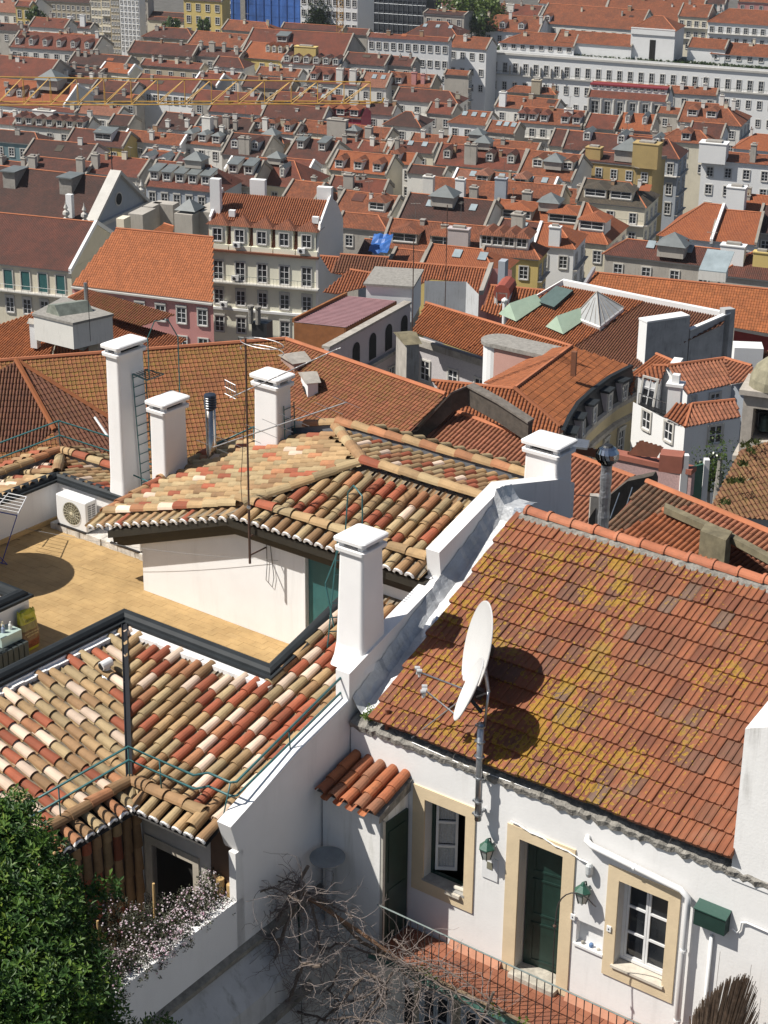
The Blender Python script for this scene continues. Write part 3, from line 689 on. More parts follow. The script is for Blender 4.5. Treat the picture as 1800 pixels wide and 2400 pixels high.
# floor of the terrace: sandy paving, pieces drawn as thin slabs
ZT = -14.90
pavmat = tile_mat('sandy_paver', [(0, (.455, .30, .13)), (.3, (.47, .31, .135)), (.6, (.445, .29, .125)), (.85, (.475, .315, .14))], 'attr', dirt=.12, nscale=3)
pavobj = tile_mat('sandy_paver_piece', [(0, (.455, .30, .13)), (.3, (.47, .31, .135)), (.6, (.445, .29, .125)), (.85, (.475, .315, .14))], 'obj', dirt=.12, nscale=3)
def in_ter(u, v):
    if u < -20.1: return v < 23.2 and u > -25.6
    return (u < -16.95 and 19.75 < v < 22.05) if u < -17.0 else False
pv = MB()
pmesh = None; b = MB(); b.hexa([Vector(p) for p in ((-.149, -.074, 0), (.149, -.074, 0), (.149, .074, 0), (-.149, .074, 0), (-.148, -.073, .02), (.148, -.073, .02), (.148, .073, .02), (-.148, .073, .02))]); pmesh = b.mesh('paver', pavobj)
cand = []
for i in range(-90, -52):
    for j in range(118, 158):
        v = j*.15+.1; u = i*.3+(.15 if j % 2 else 0)
        if in_ter(u, v) and v < 23.1: cand.append((u, v))
cand.sort(key=lambda c: (c[0]*.2-c[1])*-1+0*c[1]); cand.sort(key=lambda c: c[1]-.3*c[0])
for i, (u, v) in enumerate(cand):
    M = frameM(P(u, v, ZT-.02+random.uniform(-.0015, .0015)), UA, VA, ZA)
    if i < 290: inst(pmesh, 'paving_tile', hB, M)
    else:
        n0 = len(pv.f); pv.hexa([M @ Vector(p) for p in ((-.149, -.074, 0), (.149, -.074, 0), (.149, .074, 0), (-.149, .074, 0), (-.148, -.073, .02), (.148, -.073, .02), (.148, .073, .02), (-.148, .073, .02))]); t_ = random.random()
        for q in range(n0, len(pv.f)): pv.tr[q] = t_
pv.build('paving_field', pavmat, hB, kind='stuff')
mb = MB(); mb.box(-26, -20.1, 13, 24, ZT-.4, ZT-.012); mb.box(-20.1, -16.9, 19.7, 24, ZT-.4, ZT-.013); mb.build('terrace_slab', mat('sand_joint', (.36, .24, .11), .95, .2, 5), hB)
# parapets
COPZ = -13.36
mb = MB()
mb.box(-20.26, -20.0, 13.0, 19.8, -21, -14.0); mb.box(-20.0, -16.86, 19.55, 19.8, -21, -14.0); mb.prism([P(-17.10, 19.75, -21), P(-17.10, 22.08, -21), P(-17.10, 22.08, COPZ), P(-17.10, 19.75, -13.99)], UA*.22)
mb.box(-25.9, -25.64, 13.0, 23.66, -21, -14.06); mb.box(-25.64, -22.7, 23.42, 23.66, -21, -14.06)
mb.build('parapet', WHITE2, hB)
# thick outer base skirting in ochre (left inner wall foot)
mb = MB(); mb.box(-25.64, -25.60, 17, 23.42, ZT, ZT+.09); mb.build('skirting', mat('sand_skirting', (.55, .36, .16)), hB)
COP = [(-.16, 0), (-.16, .05), (-.10, .055), (-.09, .10), (-.04, .145), (.03, .155), (.09, .13), (.12, .08), (.13, .055), (.17, .05), (.17, 0)]
def coping(path, z, name='coping'):
    mb = MB(); sweep(mb, [P(u, v, z) for u, v in path], COP); return mb.build(name, GREYCOP, hB)
mb = MB(); sweep(mb, [P(-20.17, 13.0, -13.99), P(-20.17, 19.73, -13.99), P(-16.98, 19.73, -13.99), P(-16.98, 22.07, COPZ)], COP); mb.build('coping', GREYCOP, hB)
mb = MB()
for i in range(13): u = -19.9+i*.24; mb.box(u, u+.235, 19.46, 19.56, ZK-.05, ZK+.03+random.uniform(-.01, .01))
for i in range(26): v = 19.4-i*.24; mb.box(-20.01, -19.91, v-.235, v, ZK-.05, ZK+.03+random.uniform(-.01, .01))
mb.build('head_mortar', mat('whitewashed_mortar', (.80, .78, .76), .9, .06, 10, .3), hB)
coping([(-25.75, 13.0), (-25.75, 23.52), (-22.75, 23.52)], -14.08)
# stair enclosure block at left
mb = MB(); mb.box(-22.35, -22.15, 17.6, 19.4, -16, -14.05); mb.box(-24.4, -22.35, 19.2, 19.4, -16, -14.05); mb.build('stair_parapet', WHITE2, hB)
mb = MB(); sweep(mb, [P(-22.24, 17.6, -14.06), P(-22.24, 19.3, -14.06), P(-24.4, 19.3, -14.06)], COP); mb.build('coping', GREYCOP, hB)
# outer ring of roof beyond the back parapets (falls outward)
s3 = .30; c3, n3 = 1/math.sqrt(1+s3*s3), s3/math.sqrt(1+s3*s3)
K2 = P(-25.72, 23.5, -13.99); stR = MB(); dk = MB()
DnB = VA*c3-ZA*n3; NB = ZA*c3+VA*n3; AB = DnB.cross(NB); sb = 1 if AB.dot(UA) > 0 else -1
b0 = Budget(0)
cb_ = []
for i in range(16):
    du = i*PT+.1; cb_.append((sb*du, 0, 1.3/c3))
for i in range(1, 7):
    cb_.append((-sb*(i*PT-.1), (i*PT)/c3, 1.3/c3))
barrels(hB, stR, b0, K2, DnB, NB, cb_, toneB, individual=False); pans(stR, K2, DnB, NB, cb_, PT*sb)
DnC = -UA*c3-ZA*n3; NC = ZA*c3-UA*n3; AC = DnC.cross(NC); sc_ = 1 if AC.dot(VA) > 0 else -1
cc_ = [(-sc_*(i*PT-.0), 0, 1.3/c3) for i in range(1, 26)]+[(sc_*i*PT, i*PT/c3, 1.3/c3) for i in range(1, 6)]
barrels(hB, stR, b0, K2, DnC, NC, cc_, toneB, individual=False); pans(stR, K2, DnC, NC, cc_, PT*sc_)
# perimeter wall: grey inner flashing, cap tiles
pz_ = -14.38+.16; c4 = (-27.0, 24.8)
mb = MB(); mb.box(-27.1, -27.0, 15, 24.9, -21, pz_); mb.box(-27.0, -21.9, 24.8, 24.9, -21, pz_); mb.build('outer_gutter_wall', mat('zinc_grey', (.17, .175, .19), .5, .15, 4), hB)
caps(hB, P(-27.05, 24.85, pz_+.02), P(-22.2, 24.85, pz_+.02), ZA, toneCap, lift=0); caps(hB, P(-27.05, 24.85, pz_+.02), P(-27.05, 17.0, pz_+.02), ZA, toneCap, lift=0)
for i in range(22): 
    M = frameM(P(-26.9+i*.24, 25.0, pz_+.03), -UA, VA*.93-ZA*.37, (ZA*.93+VA*.37)) @ Matrix.Diagonal((1, .8, 1, 1)); n0 = len(stR.f); barrel_geo(stR, M, m=random.choice((0, 1, 2, 3)))
for i in range(30):
    M = frameM(P(-27.2, 24.7-i*.24, pz_+.03), -VA, -UA*.93-ZA*.37, (ZA*.93-UA*.37)) @ Matrix.Diagonal((1, .8, 1, 1)); barrel_geo(stR, M, m=random.choice((0, 1, 2, 3)))
caps(hB, K2+ZA*.03, P(-27.0, 24.8, -14.36), ZA, toneCap, lift=.03)
mb = MB(); mb.poly([K2-ZA*.03, P(-22.0, 23.5, -14.02), P(-22.0, 24.8, -14.41), P(-27, 24.8, -14.41)]); mb.poly([K2-ZA*.03, P(-27, 24.8, -14.41), P(-27, 15, -14.41), P(-25.72, 15, -14.02)]); mb.build('ring_roof_bed', mat('roof_bed_mortar', (.2, .165, .12)), hB)
stR.build('ring_roof_tiles', [TMS[k] for k in TKEYS], hB, kind='stuff')

# ================================================================== STAIR HUT on the terrace
hut = thing('stair_hut', 'white rooftop stair hut with teal door under a hipped roof of mixed barrel tiles', 'hut', P(-19, 22, ZT))
VH = 22.08; ZRI = -11.94; VRI = 23.65; sH = .36; cH, nH = 1/math.sqrt(1+sH*sH), sH/math.sqrt(1+sH*sH)
APX = P(-18.15, VRI, ZRI)
# F2
DnF = -VA*cH-ZA*nH; NF = ZA*cH-VA*nH; AF = DnF.cross(NF); sf = 1 if AF.dot(UA) > 0 else -1
vE = 21.72
def f1z(u, v): return ZRI+.32*(u+18.15)+.11*(v-VRI)
hb = Budget(295); stH = MB(); pnH = MB(); crH = MB()
# hip line between F1 and F2: z equal
def hipu(v): return -18.15+(-sH*(VRI-v)-.11*(v-VRI))/.32
c_ = []
for i in range(60):
    u = -15.72-i*PT
    if u < hipu(vE+.35)-.1: break
    # top d where the column meets the hip
    if u > -18.15: d0 = .05
    else: d0 = (-18.15-u)/(-18.15-hipu(vE))*(VRI-vE)/cH
    c_.append((sf*(u+18.15), d0, (VRI-vE-.38)/cH))
barrels(hut, stH, hb, APX, DnF, NF, c_, toneH); pans(pnH, APX, DnF, NF, c_, PT*sf)
ue = hipu(vE)
ncr = [ -15.72-i*PT for i in range(60) if -15.72-i*PT > ue+.0]
dE0 = (VRI-vE-.40)/cH; dE1 = (VRI-vE)/cH
barrels(hut, stH, hb, APX-NF*.02, DnF, NF, [(sf*(u+18.15), dE0-.02, dE1) for u in ncr], lambda p, a, b: random.choice(('brown', 'tan', 'olive', 'brown', 'olive')), name='eave_tile')
crescents(crH, APX-NF*.02, DnF, NF, UA, [u+18.15 for u in ncr], dE1)
pans(pnH, APX-NF*.02, DnF, NF, [(sf*(u+18.15), dE0-.1, dE1+.0) for u in ncr], PT*sf)
# F1 and F3
e1_ = Vector((0, 0, 0)); N1 = (ZA-UA*.32-VA*.11).normalized(); Dn1 = (-UA-ZA*.32); Dn1 = (Dn1-N1*Dn1.dot(N1)).normalized(); A1 = Dn1.cross(N1); s1 = 1 if A1.dot(VA) > 0 else -1
s5 = .24; c5, n5 = 1/math.sqrt(1+s5*s5), s5/math.sqrt(1+s5*s5)
def hip3(v): return -18.15+(-s5-.11)*(v-VRI)/.32   # F1/F3
VB = 25.62
cF1 = []
L1 = lambda u: (u+18.15)*-1*math.sqrt(1+.32**2)
for i in range(40):
    v = vE+.42+i*PT
    if v > VB-.12: break
    ut = hipu(v) if v < VRI else hip3(v)
    cF1.append((s1*(v-VRI)/ (A1.dot(VA)*s1), max(0.02, L1(ut)), L1(-22.95)))
barrels(hut, stH, hb, APX, Dn1, N1, cF1, toneH); pans(pnH, APX, Dn1, N1, cF1, PT*s1)
Dn3 = VA*c5-ZA*n5; N3 = ZA*c5+VA*n5; A3 = Dn3.cross(N3); s3_ = 1 if A3.dot(UA) > 0 else -1
cF3 = []
for i in range(40):
    u = -15.75-i*PT
    if u < hip3(VB-.15): break
    d0 = .05 if u > -18.15 else (-18.15-u)/(-18.15-hip3(VB))*(VB-VRI)/c5
    cF3.append((s3_*(u+18.15), d0, (VB-.1-VRI)/c5))
barrels(hut, stH, hb, APX, Dn3, N3, cF3, toneH); pans(pnH, APX, Dn3, N3, cF3, PT*s3_)
# verge tiles of F1 (short tiles hanging over the front)
zE = lambda u: f1z(u, vE+.4)
for i in range(40):
    u = ue-.05-i*PT
    if u < -23.05: break
    o = P(u, vE+.40, zE(u)-.02); dn = -VA*cH-ZA*nH; nn_ = ZA*cH-VA*nH
    inst(BMESH[random.choice(('tan', 'olive', 'tan', 'brown', 'terra'))], 'eave_tile', hut, frameM(o, dn.cross(nn_), dn, nn_))
    crescents(crH, o, dn, nn_, UA, [0], .40); pans(pnH, o, dn, nn_, [(0, -.1, .40)], PT)
crH.build('mortar_edging', mat('whitewashed_mortar', (.80, .78, .76)), hut)
# edge tiles lying along the verge, ridges and hips
def tE(p, a, b): return random.choice(('terra', 'tan', 'olive', 'tan', 'orange', 'cream'))
caps(hut, P(ue, vE+.36, zE(ue)+.02), P(-22.9, vE+.40, zE(-22.9)+.02), ZA, tE, lift=.02)
caps(hut, P(ue+.0, vE+.38, ZRI-sH*(VRI-vE-.38)+.02), P(-15.66, vE+.38, ZRI-sH*(VRI-vE-.38)+.02), ZA, toneCap, lift=.03)
caps(hut, P(-15.62, VRI, ZRI), APX, ZA, lambda p, a, b: random.choice(('olive', 'tan', 'terra', 'olive', 'tan')), lift=.06)
caps(hut, APX, P(hipu(vE+.3), vE+.3, ZRI-sH*(VRI-vE-.3)), ZA, lambda p, a, b: random.choice(('olive', 'tan', 'olive')), lift=.06)
caps(hut, APX, P(hip3(VB), VB, ZRI-s5*(VB-VRI)), ZA, lambda p, a, b: random.choice(('olive', 'brown')), lift=.06)
caps(hut, P(-22.98, VB-.1, f1z(-22.98, VB)+.0), P(-22.98, vE+.4, f1z(-22.98, vE+.4)), ZA, toneCap, lift=.03)
# back gutter wall with cap tiles
zb_ = ZRI-s5*(VB-VRI)
mb = MB(); mb.prism([P(-22.2, VB+.0, -16), P(hip3(VB), VB, -16), P(-15.57, VB, -16), P(-15.57, VB, zb_+.17), P(hip3(VB), VB, zb_+.14), P(-21.9, VB, f1z(-21.9, VB)+.16)], VA*.14); mb.build('gutter_wall', mat('zinc_grey', (.17, .175, .19)), hut)
caps(hut, P(-15.6, VB+.07, zb_+.17), P(hip3(VB), VB+.07, zb_+.15), ZA, lambda p, a, b: random.choice(('tan', 'orange', 'tan')), lift=.0); caps(hut, P(hip3(VB), VB+.07, zb_+.15), P(-21.85, VB+.07, f1z(-21.85, VB)+.16), ZA, lambda p, a, b: random.choice(('tan', 'orange', 'cream')), lift=.0)
for i in range(14):
    M = frameM(P(-15.7-i*.3, VB+.22, zb_+.17), -UA, VA*.93-ZA*.37, (ZA*.93+VA*.37)) @ Matrix.Diagonal((1, .8, 1, 1)); inst(BMESH['olive' if i % 3 else 'tan'], 'roof_tile', hut, M)
mb = MB()
mb.poly([APX-ZA*.03, P(-15.57, VRI, ZRI-.03), P(-15.57, vE+.05, ZRI-sH*(VRI-vE-.05)-.03), P(ue, vE+.05, ZRI-sH*(VRI-vE-.05)-.03)])
mb.poly([APX-ZA*.03, P(ue, vE+.05, zE(ue)-.05), P(-23, vE+.05, zE(-23)-.08), P(-23, VB, f1z(-23, VB)-.03), P(hip3(VB), VB, zb_-.03)])
mb.poly([APX-ZA*.03, P(hip3(VB), VB, zb_-.03), P(-15.57, VB, zb_-.03), P(-15.57, VRI, ZRI-.03)])
mb.build('roof_bed', mat('roof_bed_mortar', (.2, .165, .12)), hut)
stH.build('barrel_tiles_far', [TMS[k] for k in TKEYS], hut, kind='stuff'); pnH.build('channel_tiles', [TMS[k] for k in TKEYS], hut, kind='stuff')
# walls
zt = ZRI-sH*(VRI-VH)-.06
dh = (-18.17, -17.3, ZT-.1, -12.98)
mb = MB(); wall_holes(mb, P(0, VH, 0), UA, VA, -18.6, -15.56, ZT-.1, zt, [dh], .12)
mb.poly([P(-22.03, VH, ZT-.1), P(-18.6, VH, ZT-.1), P(-18.6, VH, zt), P(hipu(VH), VH, zt), P(-22.03, VH, f1z(-22.03, VH)-.1)])
mb.poly([P(-22.03, VH, ZT-.1), P(-22.03, VH, f1z(-22.03, VH)-.1), P(-22.03, VB, f1z(-22.03, VB)-.1), P(-22.03, VB, ZT-.1)])
mb.build('wall', WHITE2, hut)
mb = MB(); mb.box(dh[0], dh[1], VH+.08, VH+.12, ZT-.05, dh[3]); dd_ = mb.build('door', TEAL, hut)
mb = MB(); mb.lathe(P(-17.42, VH+.05, -13.9), [(.025, 0), (.03, .02), (.02, .04)], 8, ax=UA, ay=ZA, az=-VA); mb.build('door_knob', STEEL, dd_)
for (a, b_, c, d_) in ((-18.22, -18.17, ZT, -12.93), (-17.3, -17.25, ZT, -12.93), (-18.17, -17.3, -12.98, -12.93)):
    mb = MB(); mb.box(a, b_, VH-.015, VH+.1, c, d_); mb.build('door_frame', WHITE2, hut)
# dark eaves board (soffit + fascia)
FB = mat('dark_brown_fascia', (.028, .024, .017), .6, .2, 6)
mb = MB()
for (o1, o2, zz) in ((.10, .34, -.13), (.02, .20, -.24)):
    pass
def eband(ua, za_, ub, zb2):
    pr = [(VH+.0, -.42), (VH-.10, -.42), (VH-.12, -.32), (VH-.20, -.31), (VH-.22, -.19), (VH-.34, -.17), (vE+.02, -.03), (VH, -.01)]
    a = [P(ua, v, za_+z) for v, z in pr]; b_ = [P(ub, v, zb2+z) for v, z in pr]; n = len(a)
    mb.add(a+b_, [(i, (i+1) % n, n+(i+1) % n, n+i) for i in range(n)]+[tuple(range(n))[::-1], tuple(range(n, 2*n))])
zz_ = ZRI-sH*(VRI-vE)-.03
eband(ue, zz_, -15.45, zz_); eband(-22.55, zE(-22.55)-.19, ue, zz_)
mb.build('eaves_moulding', FB, hut)

# ================================================================== things on the terrace
def ac_unit(u, v, z, lab):
    t = thing('air_conditioner', lab, 'air conditioner', P(u, v, z), 'air conditioning units on the terrace'); w_, d_, h_ = .84, .31, .62
    mb = MB(); loft(mb, [[P(a, b, zz) for a, b in rrect(u, v, w_-2*e, d_-2*e, .03)] for zz, e in ((z, .01), (z+.01, 0), (z+h_-.015, 0), (z+h_, .012))]); mb.build('casing', PLAST, t)
    c = P(u+.02, v-d_/2-.001, z+h_*.5)
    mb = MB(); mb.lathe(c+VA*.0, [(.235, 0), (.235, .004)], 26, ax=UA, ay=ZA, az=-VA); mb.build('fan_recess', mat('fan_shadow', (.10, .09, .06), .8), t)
    mb = MB()
    for k in range(18):
        q = 2*math.pi*k/18; a = UA*math.cos(q)+ZA*math.sin(q); mb.tube([c-VA*.012+a*.03, c-VA*.02+a*.235], .0045, 4)
    for r in (.08, .13, .18, .235): 
        mb.tube([c-VA*.018+(UA*math.cos(2*math.pi*k/20)+ZA*math.sin(2*math.pi*k/20))*r for k in range(21)], .0035, 4, cap=False)
    mb.build('fan_grille', mat('aged_wire', (.5, .46, .33), .5), t)
    mb = MB(); mb.lathe(c-VA*.01, [(.035, 0), (.03, .012)], 12, ax=UA, ay=ZA, az=-VA); mb.build('fan_hub', mat('hub', (.6, .55, .4)), t)
    for j in range(2):
        for i in range(11):
            mb = MB(); mb.box(u+w_/2-.002, u+w_/2+.002, v-.11+j*.11, v-.02+j*.11, z+.06+i*.046, z+.085+i*.046); mb.build('side_slot', BLACK, t)
    return t
mb = MB()
for i in range(24):
    a = -25.45+i*.115; mb.box(a, a+.113, 23.0+random.uniform(-.012, .012), 23.38, ZT, ZT+.13+random.uniform(-.01, .008))
mb.build('plinth', mat('peeling_plinth', (.55, .52, .47), .95, .35, 7, .8, 25, streak=.8), hB)
ac_unit(-24.86, 23.17, ZT+.16, 'white air conditioner farther left of the two beneath the back parapet'); ac_unit(-23.42, 23.17, ZT+.16, 'white air conditioner half hidden behind the eave of the stair hut')
for t_, uc in ((0, -24.86), (1, -23.42)):
    mb = MB(); mb.box(uc-.38, uc+.38, 22.99, 23.03, ZT+.13, ZT+.16); mb.build('mounting_rail', BLACK, hB)
azv_ = lambda a: Vector((math.sin(rad(a)), math.cos(rad(a)), 0))
# parasol (outside the frame at left) that throws the round shadow
cx = P(-24.25, 21.15, ZT); hgt = 2.25; off = -azv_(83)*(hgt/math.tan(rad(SUN_EL))); pb = P(*(lambda q: (q.dot(UA), q.dot(VA), 0))(cx+off)); pb.z = ZT
par = thing('parasol', 'round garden parasol standing on the terrace beyond the left edge', 'parasol', pb)
mb = MB(); mb.tube([pb, pb+ZA*(hgt+.12)], .022, 8); mb.build('pole', WOODW, par)
mb = MB(); mb.lathe(pb+ZA*(hgt-.1), [(1.02, 0), (1.02, .015), (.5, .14), (.02, .25), (.02, .23), (.5, .12)], 40); mb.build('canopy', mat('parasol_cloth', (.6, .55, .45)), par)
mb = MB(); mb.lathe(pb, [(.22, 0), (.22, .05), (.04, .09)], 16); mb.build('base', CONC, par)
# clothes airer at the far left
rk = thing('clothes_airer', 'white wire clothes airer with blue legs at the left edge of the terrace', 'airer', P(-25.1, 21.3, ZT))
A0 = onz(60, 1158, -13.95); 
za_ = -13.95
ap = [onz(0, 1180, za_), onz(20, 1156, za_), onz(62, 1165, za_), onz(40, 1208, za_), onz(30, 1210, za_), onz(0, 1200, za_)]
mb = MB(); mb.tube([ap[0], ap[1], ap[2], ap[3], ap[5]], .012, 6); mb.build('frame', WOODW, rk)
for i in range(5):
    f = (i+1)/6; a = ap[1].lerp(ap[0]+(ap[5]-ap[0])*0, 0) ; p0 = ap[1].lerp(ap[5], f); p1 = ap[2].lerp(ap[3], f)
    mb = MB(); mb.tube([p0+(p0-p1)*.5, p1], .006, 5); mb.build('wire', WOODW, rk)
BLUE = mat('blue_tube', (.03, .05, .30), .4)
leg0 = ap[3]; lf = onz(4, 1320, ZT)
mb = MB(); mb.tube([leg0, lf], .010, 6); mb.build('leg', BLUE, rk); mb = MB(); mb.tube([leg0, ap[5]+(ap[5]-ap[3])*.6], .012, 6); mb.build('crossbar', BLUE, rk)
mb = MB(); mb.tube([onz(0, 1308, ZT)+ZA*.02, onz(17, 1325, ZT)+ZA*.02, onz(0, 1321, ZT)+ZA*.02], .01, 6); mb.build('foot_bar', BLUE, rk)
# wire from the airer to the hut wall
mb = MB(); a = P(-24.6, 21.6, -14.2); b_ = P(-18.75, VH-.03, -13.35)
mb.tube([a.lerp(b_, i/12)-ZA*(.10*math.sin(math.pi*i/12)) for i in range(13)], .0035, 4); tag(mb.build('washing_line', mat('grey_wire', (.2, .2, .2))), 'thin washing line sagging across the terrace to the stair hut', 'line')
# bark bag
bag = thing('bark_bag', 'half empty yellow and brown plastic bag of pine bark leaning on the stair parapet', 'bag', P(-21.98, 19.3, ZT))
mb = MB(); rings = []
n = 18; b0_, t0_ = P(-21.95, 19.18, ZT), P(-22.02, 19.2, ZT+.62)
for h, wd, dp, jn in ((0, .36, .12, 0), (.06, .40, .17, 0), (.2, .41, .20, .006), (.38, .40, .18, .008), (.5, .38, .16, .01), (.57, .37, .13, .015), (.64, .38, .11, .02), (.7, .36, .05, .03)):
    rings.append([b0_.lerp(t0_, h/.62)+VA*(math.copysign(abs(math.cos(2*math.pi*j/n))**.6, math.cos(2*math.pi*j/n))*wd/2)+UA*(math.copysign(abs(math.sin(2*math.pi*j/n))**.7, math.sin(2*math.pi*j/n))*dp/2+random.uniform(-jn, jn))+ZA*(random.uniform(-jn, jn)) for j in range(n)])
k = n; bm_ = MB(); vs = [p for r in rings for p in r]; bm_.add(vs, [(i*k+j, i*k+(j+1) % k, (i+1)*k+(j+1) % k, (i+1)*k+j) for i in range(len(rings)-1) for j in range(k)]+[tuple(range(k))[::-1], tuple((len(rings)-1)*k+j for j in range(k))])
for fi in range(len(bm_.f)):
    lev = fi//k; bm_.m[fi] = 0 if lev >= 4 or lev == 0 else (1 if lev >= 3 else 2 if lev == 2 else 3)
bm_.build('sack', [mat('yellow_film', (.42, .40, .03), .3, .15, 8, .4, 12), mat('olive_print', (.20, .17, .05), .35, .3, 9), mat('brown_print', (.15, .08, .03), .35, .4, 14), mat('red_bark_print', (.19, .055, .025), .35, .5, 22)], bag)
def text(parent, s, M, size, m, name='lettering'):
    c = D.curves.new('lettering', 'FONT'); c.body = s; c.size = size; c.extrude = .001; c.align_x = 'CENTER'; c.materials.append(m)
    o = D.objects.new('tmp', c); COL.objects.link(o); dg = bpy.context.evaluated_depsgraph_get(); me = D.meshes.new_from_object(o.evaluated_get(dg)); me.name = 'lettering'
    D.objects.remove(o); return inst(me, name, parent, M)
LT = mat('pale_lettering', (.55, .5, .25), .5); LK = mat('black_lettering', (.02, .02, .02), .5)
bt = (t0_-b0_).normalized()
text(bag, 'CASCA DE PINHO', frameM(b0_+bt*.33+UA*.112, VA, bt, UA), .042, LT); text(bag, 'DECORATIVA', frameM(b0_+bt*.28+UA*.112, VA, bt, UA), .042, LT); text(bag, 'DECOR', frameM(b0_+bt*.53+UA*.085, VA, bt, UA), .06, LK)
# crate with jars beside the bag
cr = thing('crate', 'dark slatted crate holding a pale basket of bottles left of the bark bag', 'crate', P(-21.9, 18.4, ZT))
mb = MB()
for i in range(9):
    mb.box(-22.1, -21.55, 17.75+i*.12, 17.84+i*.12, ZT, ZT+.42)
mb.box(-22.08, -21.57, 17.77, 18.8, ZT+.02, ZT+.4); mb.build('slat_box', mat('dark_crate', (.035, .045, .045), .7), cr)
bk = thing('basket', 'pale mesh basket with bottles standing on the dark crate', 'basket', P(-21.85, 18.6, ZT+.42))
mb = MB(); mb.box(-22.05, -21.7, 18.35, 18.8, ZT+.42, ZT+.6); mb.build('basket_body', mat('pale_green_mesh', (.4, .5, .45), .5), bk)
for i, c in enumerate(((.6, .6, .6), (.25, .3, .4), (.5, .45, .3), (.7, .7, .65))):
    mb = MB(); mb.lathe(P(-21.95+.1*(i % 2), 18.45+.08*i, ZT+.6), [(.035, 0), (.035, .08), (.015, .11), (.015, .14)], 8); mb.build('bottle', mat('bottle_%d' % i, c, .3), bk)
# steel flue pipe + cap
fl = thing('flue', 'stainless steel flue pipe with black cowl rising from the tiles', 'flue', P(-22.65, 24.7, -13.9))
mb = MB(); mb.tube([P(-22.65, 24.7, -14.4), P(-22.65, 24.7, -12.2)], .10, 14); mb.build('pipe', mat('brown_steel', (.55, .5, .45), .18, .3, 3, .1, 8, metal=1.), fl, smooth=True)
mb = MB(); prf = []
for i in range(5): prf += [(.115, i*.05), (.125, i*.05+.02), (.115, i*.05+.03), (.10, i*.05+.045)]
prf += [(.12, .25), (.11, .28), (.02, .3)]
mb.lathe(P(-22.65, 24.7, -12.22), prf, 14); mb.build('cowl', mat('blue_black_cowl', (.03, .04, .06), .35), fl)
# white vent elbow on the left roof
ve = thing('roof_vent', 'white plastic elbow vent with foil collar on the left barrel tiles', 'vent', P(-19.4, 18.45, -14.25))
c = P(-19.38, 18.5, -14.22)
mb = MB(); mb.tube([c-ZA*.1, c+ZA*.12], .06, 12); mb.tube([c+ZA*.13-VA*.10-UA*.02, c+ZA*.15+VA*.10], .075, 14); mb.build('elbow', PLAST, ve, smooth=False)
mb = MB(); mb.lathe(c-VA*.101+ZA*.13-UA*.02, [(.06, 0), (.06, .004)], 14, ax=UA, ay=ZA, az=-VA); mb.build('opening', DARK, ve)
mb = MB(); mb.lathe(c-ZA*.09, [(.14, 0), (.12, .03), (.08, .05), (.065, .09)], 9); mb.build('foil_collar', ALU, ve)
# railings
def railing(lab, rails, posts, loc, r=.019, grp='teal tube railings along the roof edges'):
    t = thing('railing', lab, 'railing', loc, grp)
    for q in rails: mb = MB(); mb.tube(q, r, 8); mb.build('rail', TEALRAIL, t, smooth=True)
    for a, b in posts: mb = MB(); mb.tube([a, b], .012, 6); mb.build('post', TEALRAIL, t, smooth=True)
    return t
h1, h2 = -14.19, -14.42
def rl(h, o=0): return [P(-17.42, 13.6, h), P(-17.42, 16.98, h), P(-16.1, 16.98, h), P(-15.98, 17.16, h), P(-15.55, 17.16, h), P(-15.47, 17.2, h+.02)]
up = [P(-15.47, 19.66, -13.49), P(-15.47, 19.66, -13.75)]
a1 = rl(h1)+[up[0]]; a2 = rl(h2)+[up[1]]
railing('teal railing round the lower edge of the mixed tile roof and party wall', [a1, a2], [(P(-17.42, 15.56, ZC), P(-17.42, 15.56, h1)), (P(-17.42, 16.98, ZC), P(-17.42, 16.98, h1)), (P(-16.78, 17.0, ZC), P(-16.78, 16.98, h1)), (P(-15.6, 17.0, ZC), P(-15.55, 17.16, h1)), (P(-15.45, 18.39, -14.2), P(-15.47, 18.39, h1+.34*(18.39-17.2)*.86)), (P(-17.42, 13.9, ZC), P(-17.42, 13.9, h1))], P(-17, 16.98, ZC))
R0 = pz_+.05
railing('teal railing on the far left gutter wall behind the air conditioners', [[P(-27.05, 17, R0+.62), P(-27.05, 24.85, R0+.62), P(-22.2, 24.85, R0+.62)], [P(-27.05, 17, R0+.30), P(-27.05, 24.85, R0+.30), P(-22.2, 24.85, R0+.30)]],
        [(P(-27.05, v, R0), P(-27.05, v, R0+.62)) for v in (24.85, 22.3, 19.8)]+[(P(u, 24.85, R0), P(u, 24.85, R0+.62)) for u in (-24.9, -22.4)], P(-27.05, 24.85, R0))
railing('short teal railing between the steel flue and the white chimney behind the mast', [[P(-22.9, 25.0, -13.15), P(-22.7, 26.0, -13.0), P(-20.5, 26.2, -13.0)], [P(-22.9, 25.0, -13.45), P(-22.7, 26.0, -13.35), P(-20.5, 26.2, -13.35)]],
        [(P(-22.7, 26.0, -14.0), P(-22.7, 26.0, -13.0)), (P(-21.9, 26.07, -14.0), P(-21.9, 26.07, -13.0)), (P(-20.8, 26.17, -14.0), P(-20.8, 26.17, -13.0))], P(-22.7, 26, -14))
# ladders
def ladder(lab, f0, f1, side, n, loc, extra=None, r=.014, m=None):
    t = thing('ladder', lab, 'ladder', loc, 'teal steel ladders'); m = m or TEALRAIL
    for s in (-.5, .5): mb = MB(); mb.tube([f0+side*s, f1+side*s], r, 6); mb.build('stile', m, t)
    for i in range(n): p = f0.lerp(f1, (i+.6)/n); mb = MB(); mb.tube([p-side*.5, p+side*.5], r*.8, 5); mb.build('rung', m, t)
    if extra:
        for q, nm in extra: mb = MB(); mb.tube(q, r, 6); mb.build(nm, m, t)
    return t
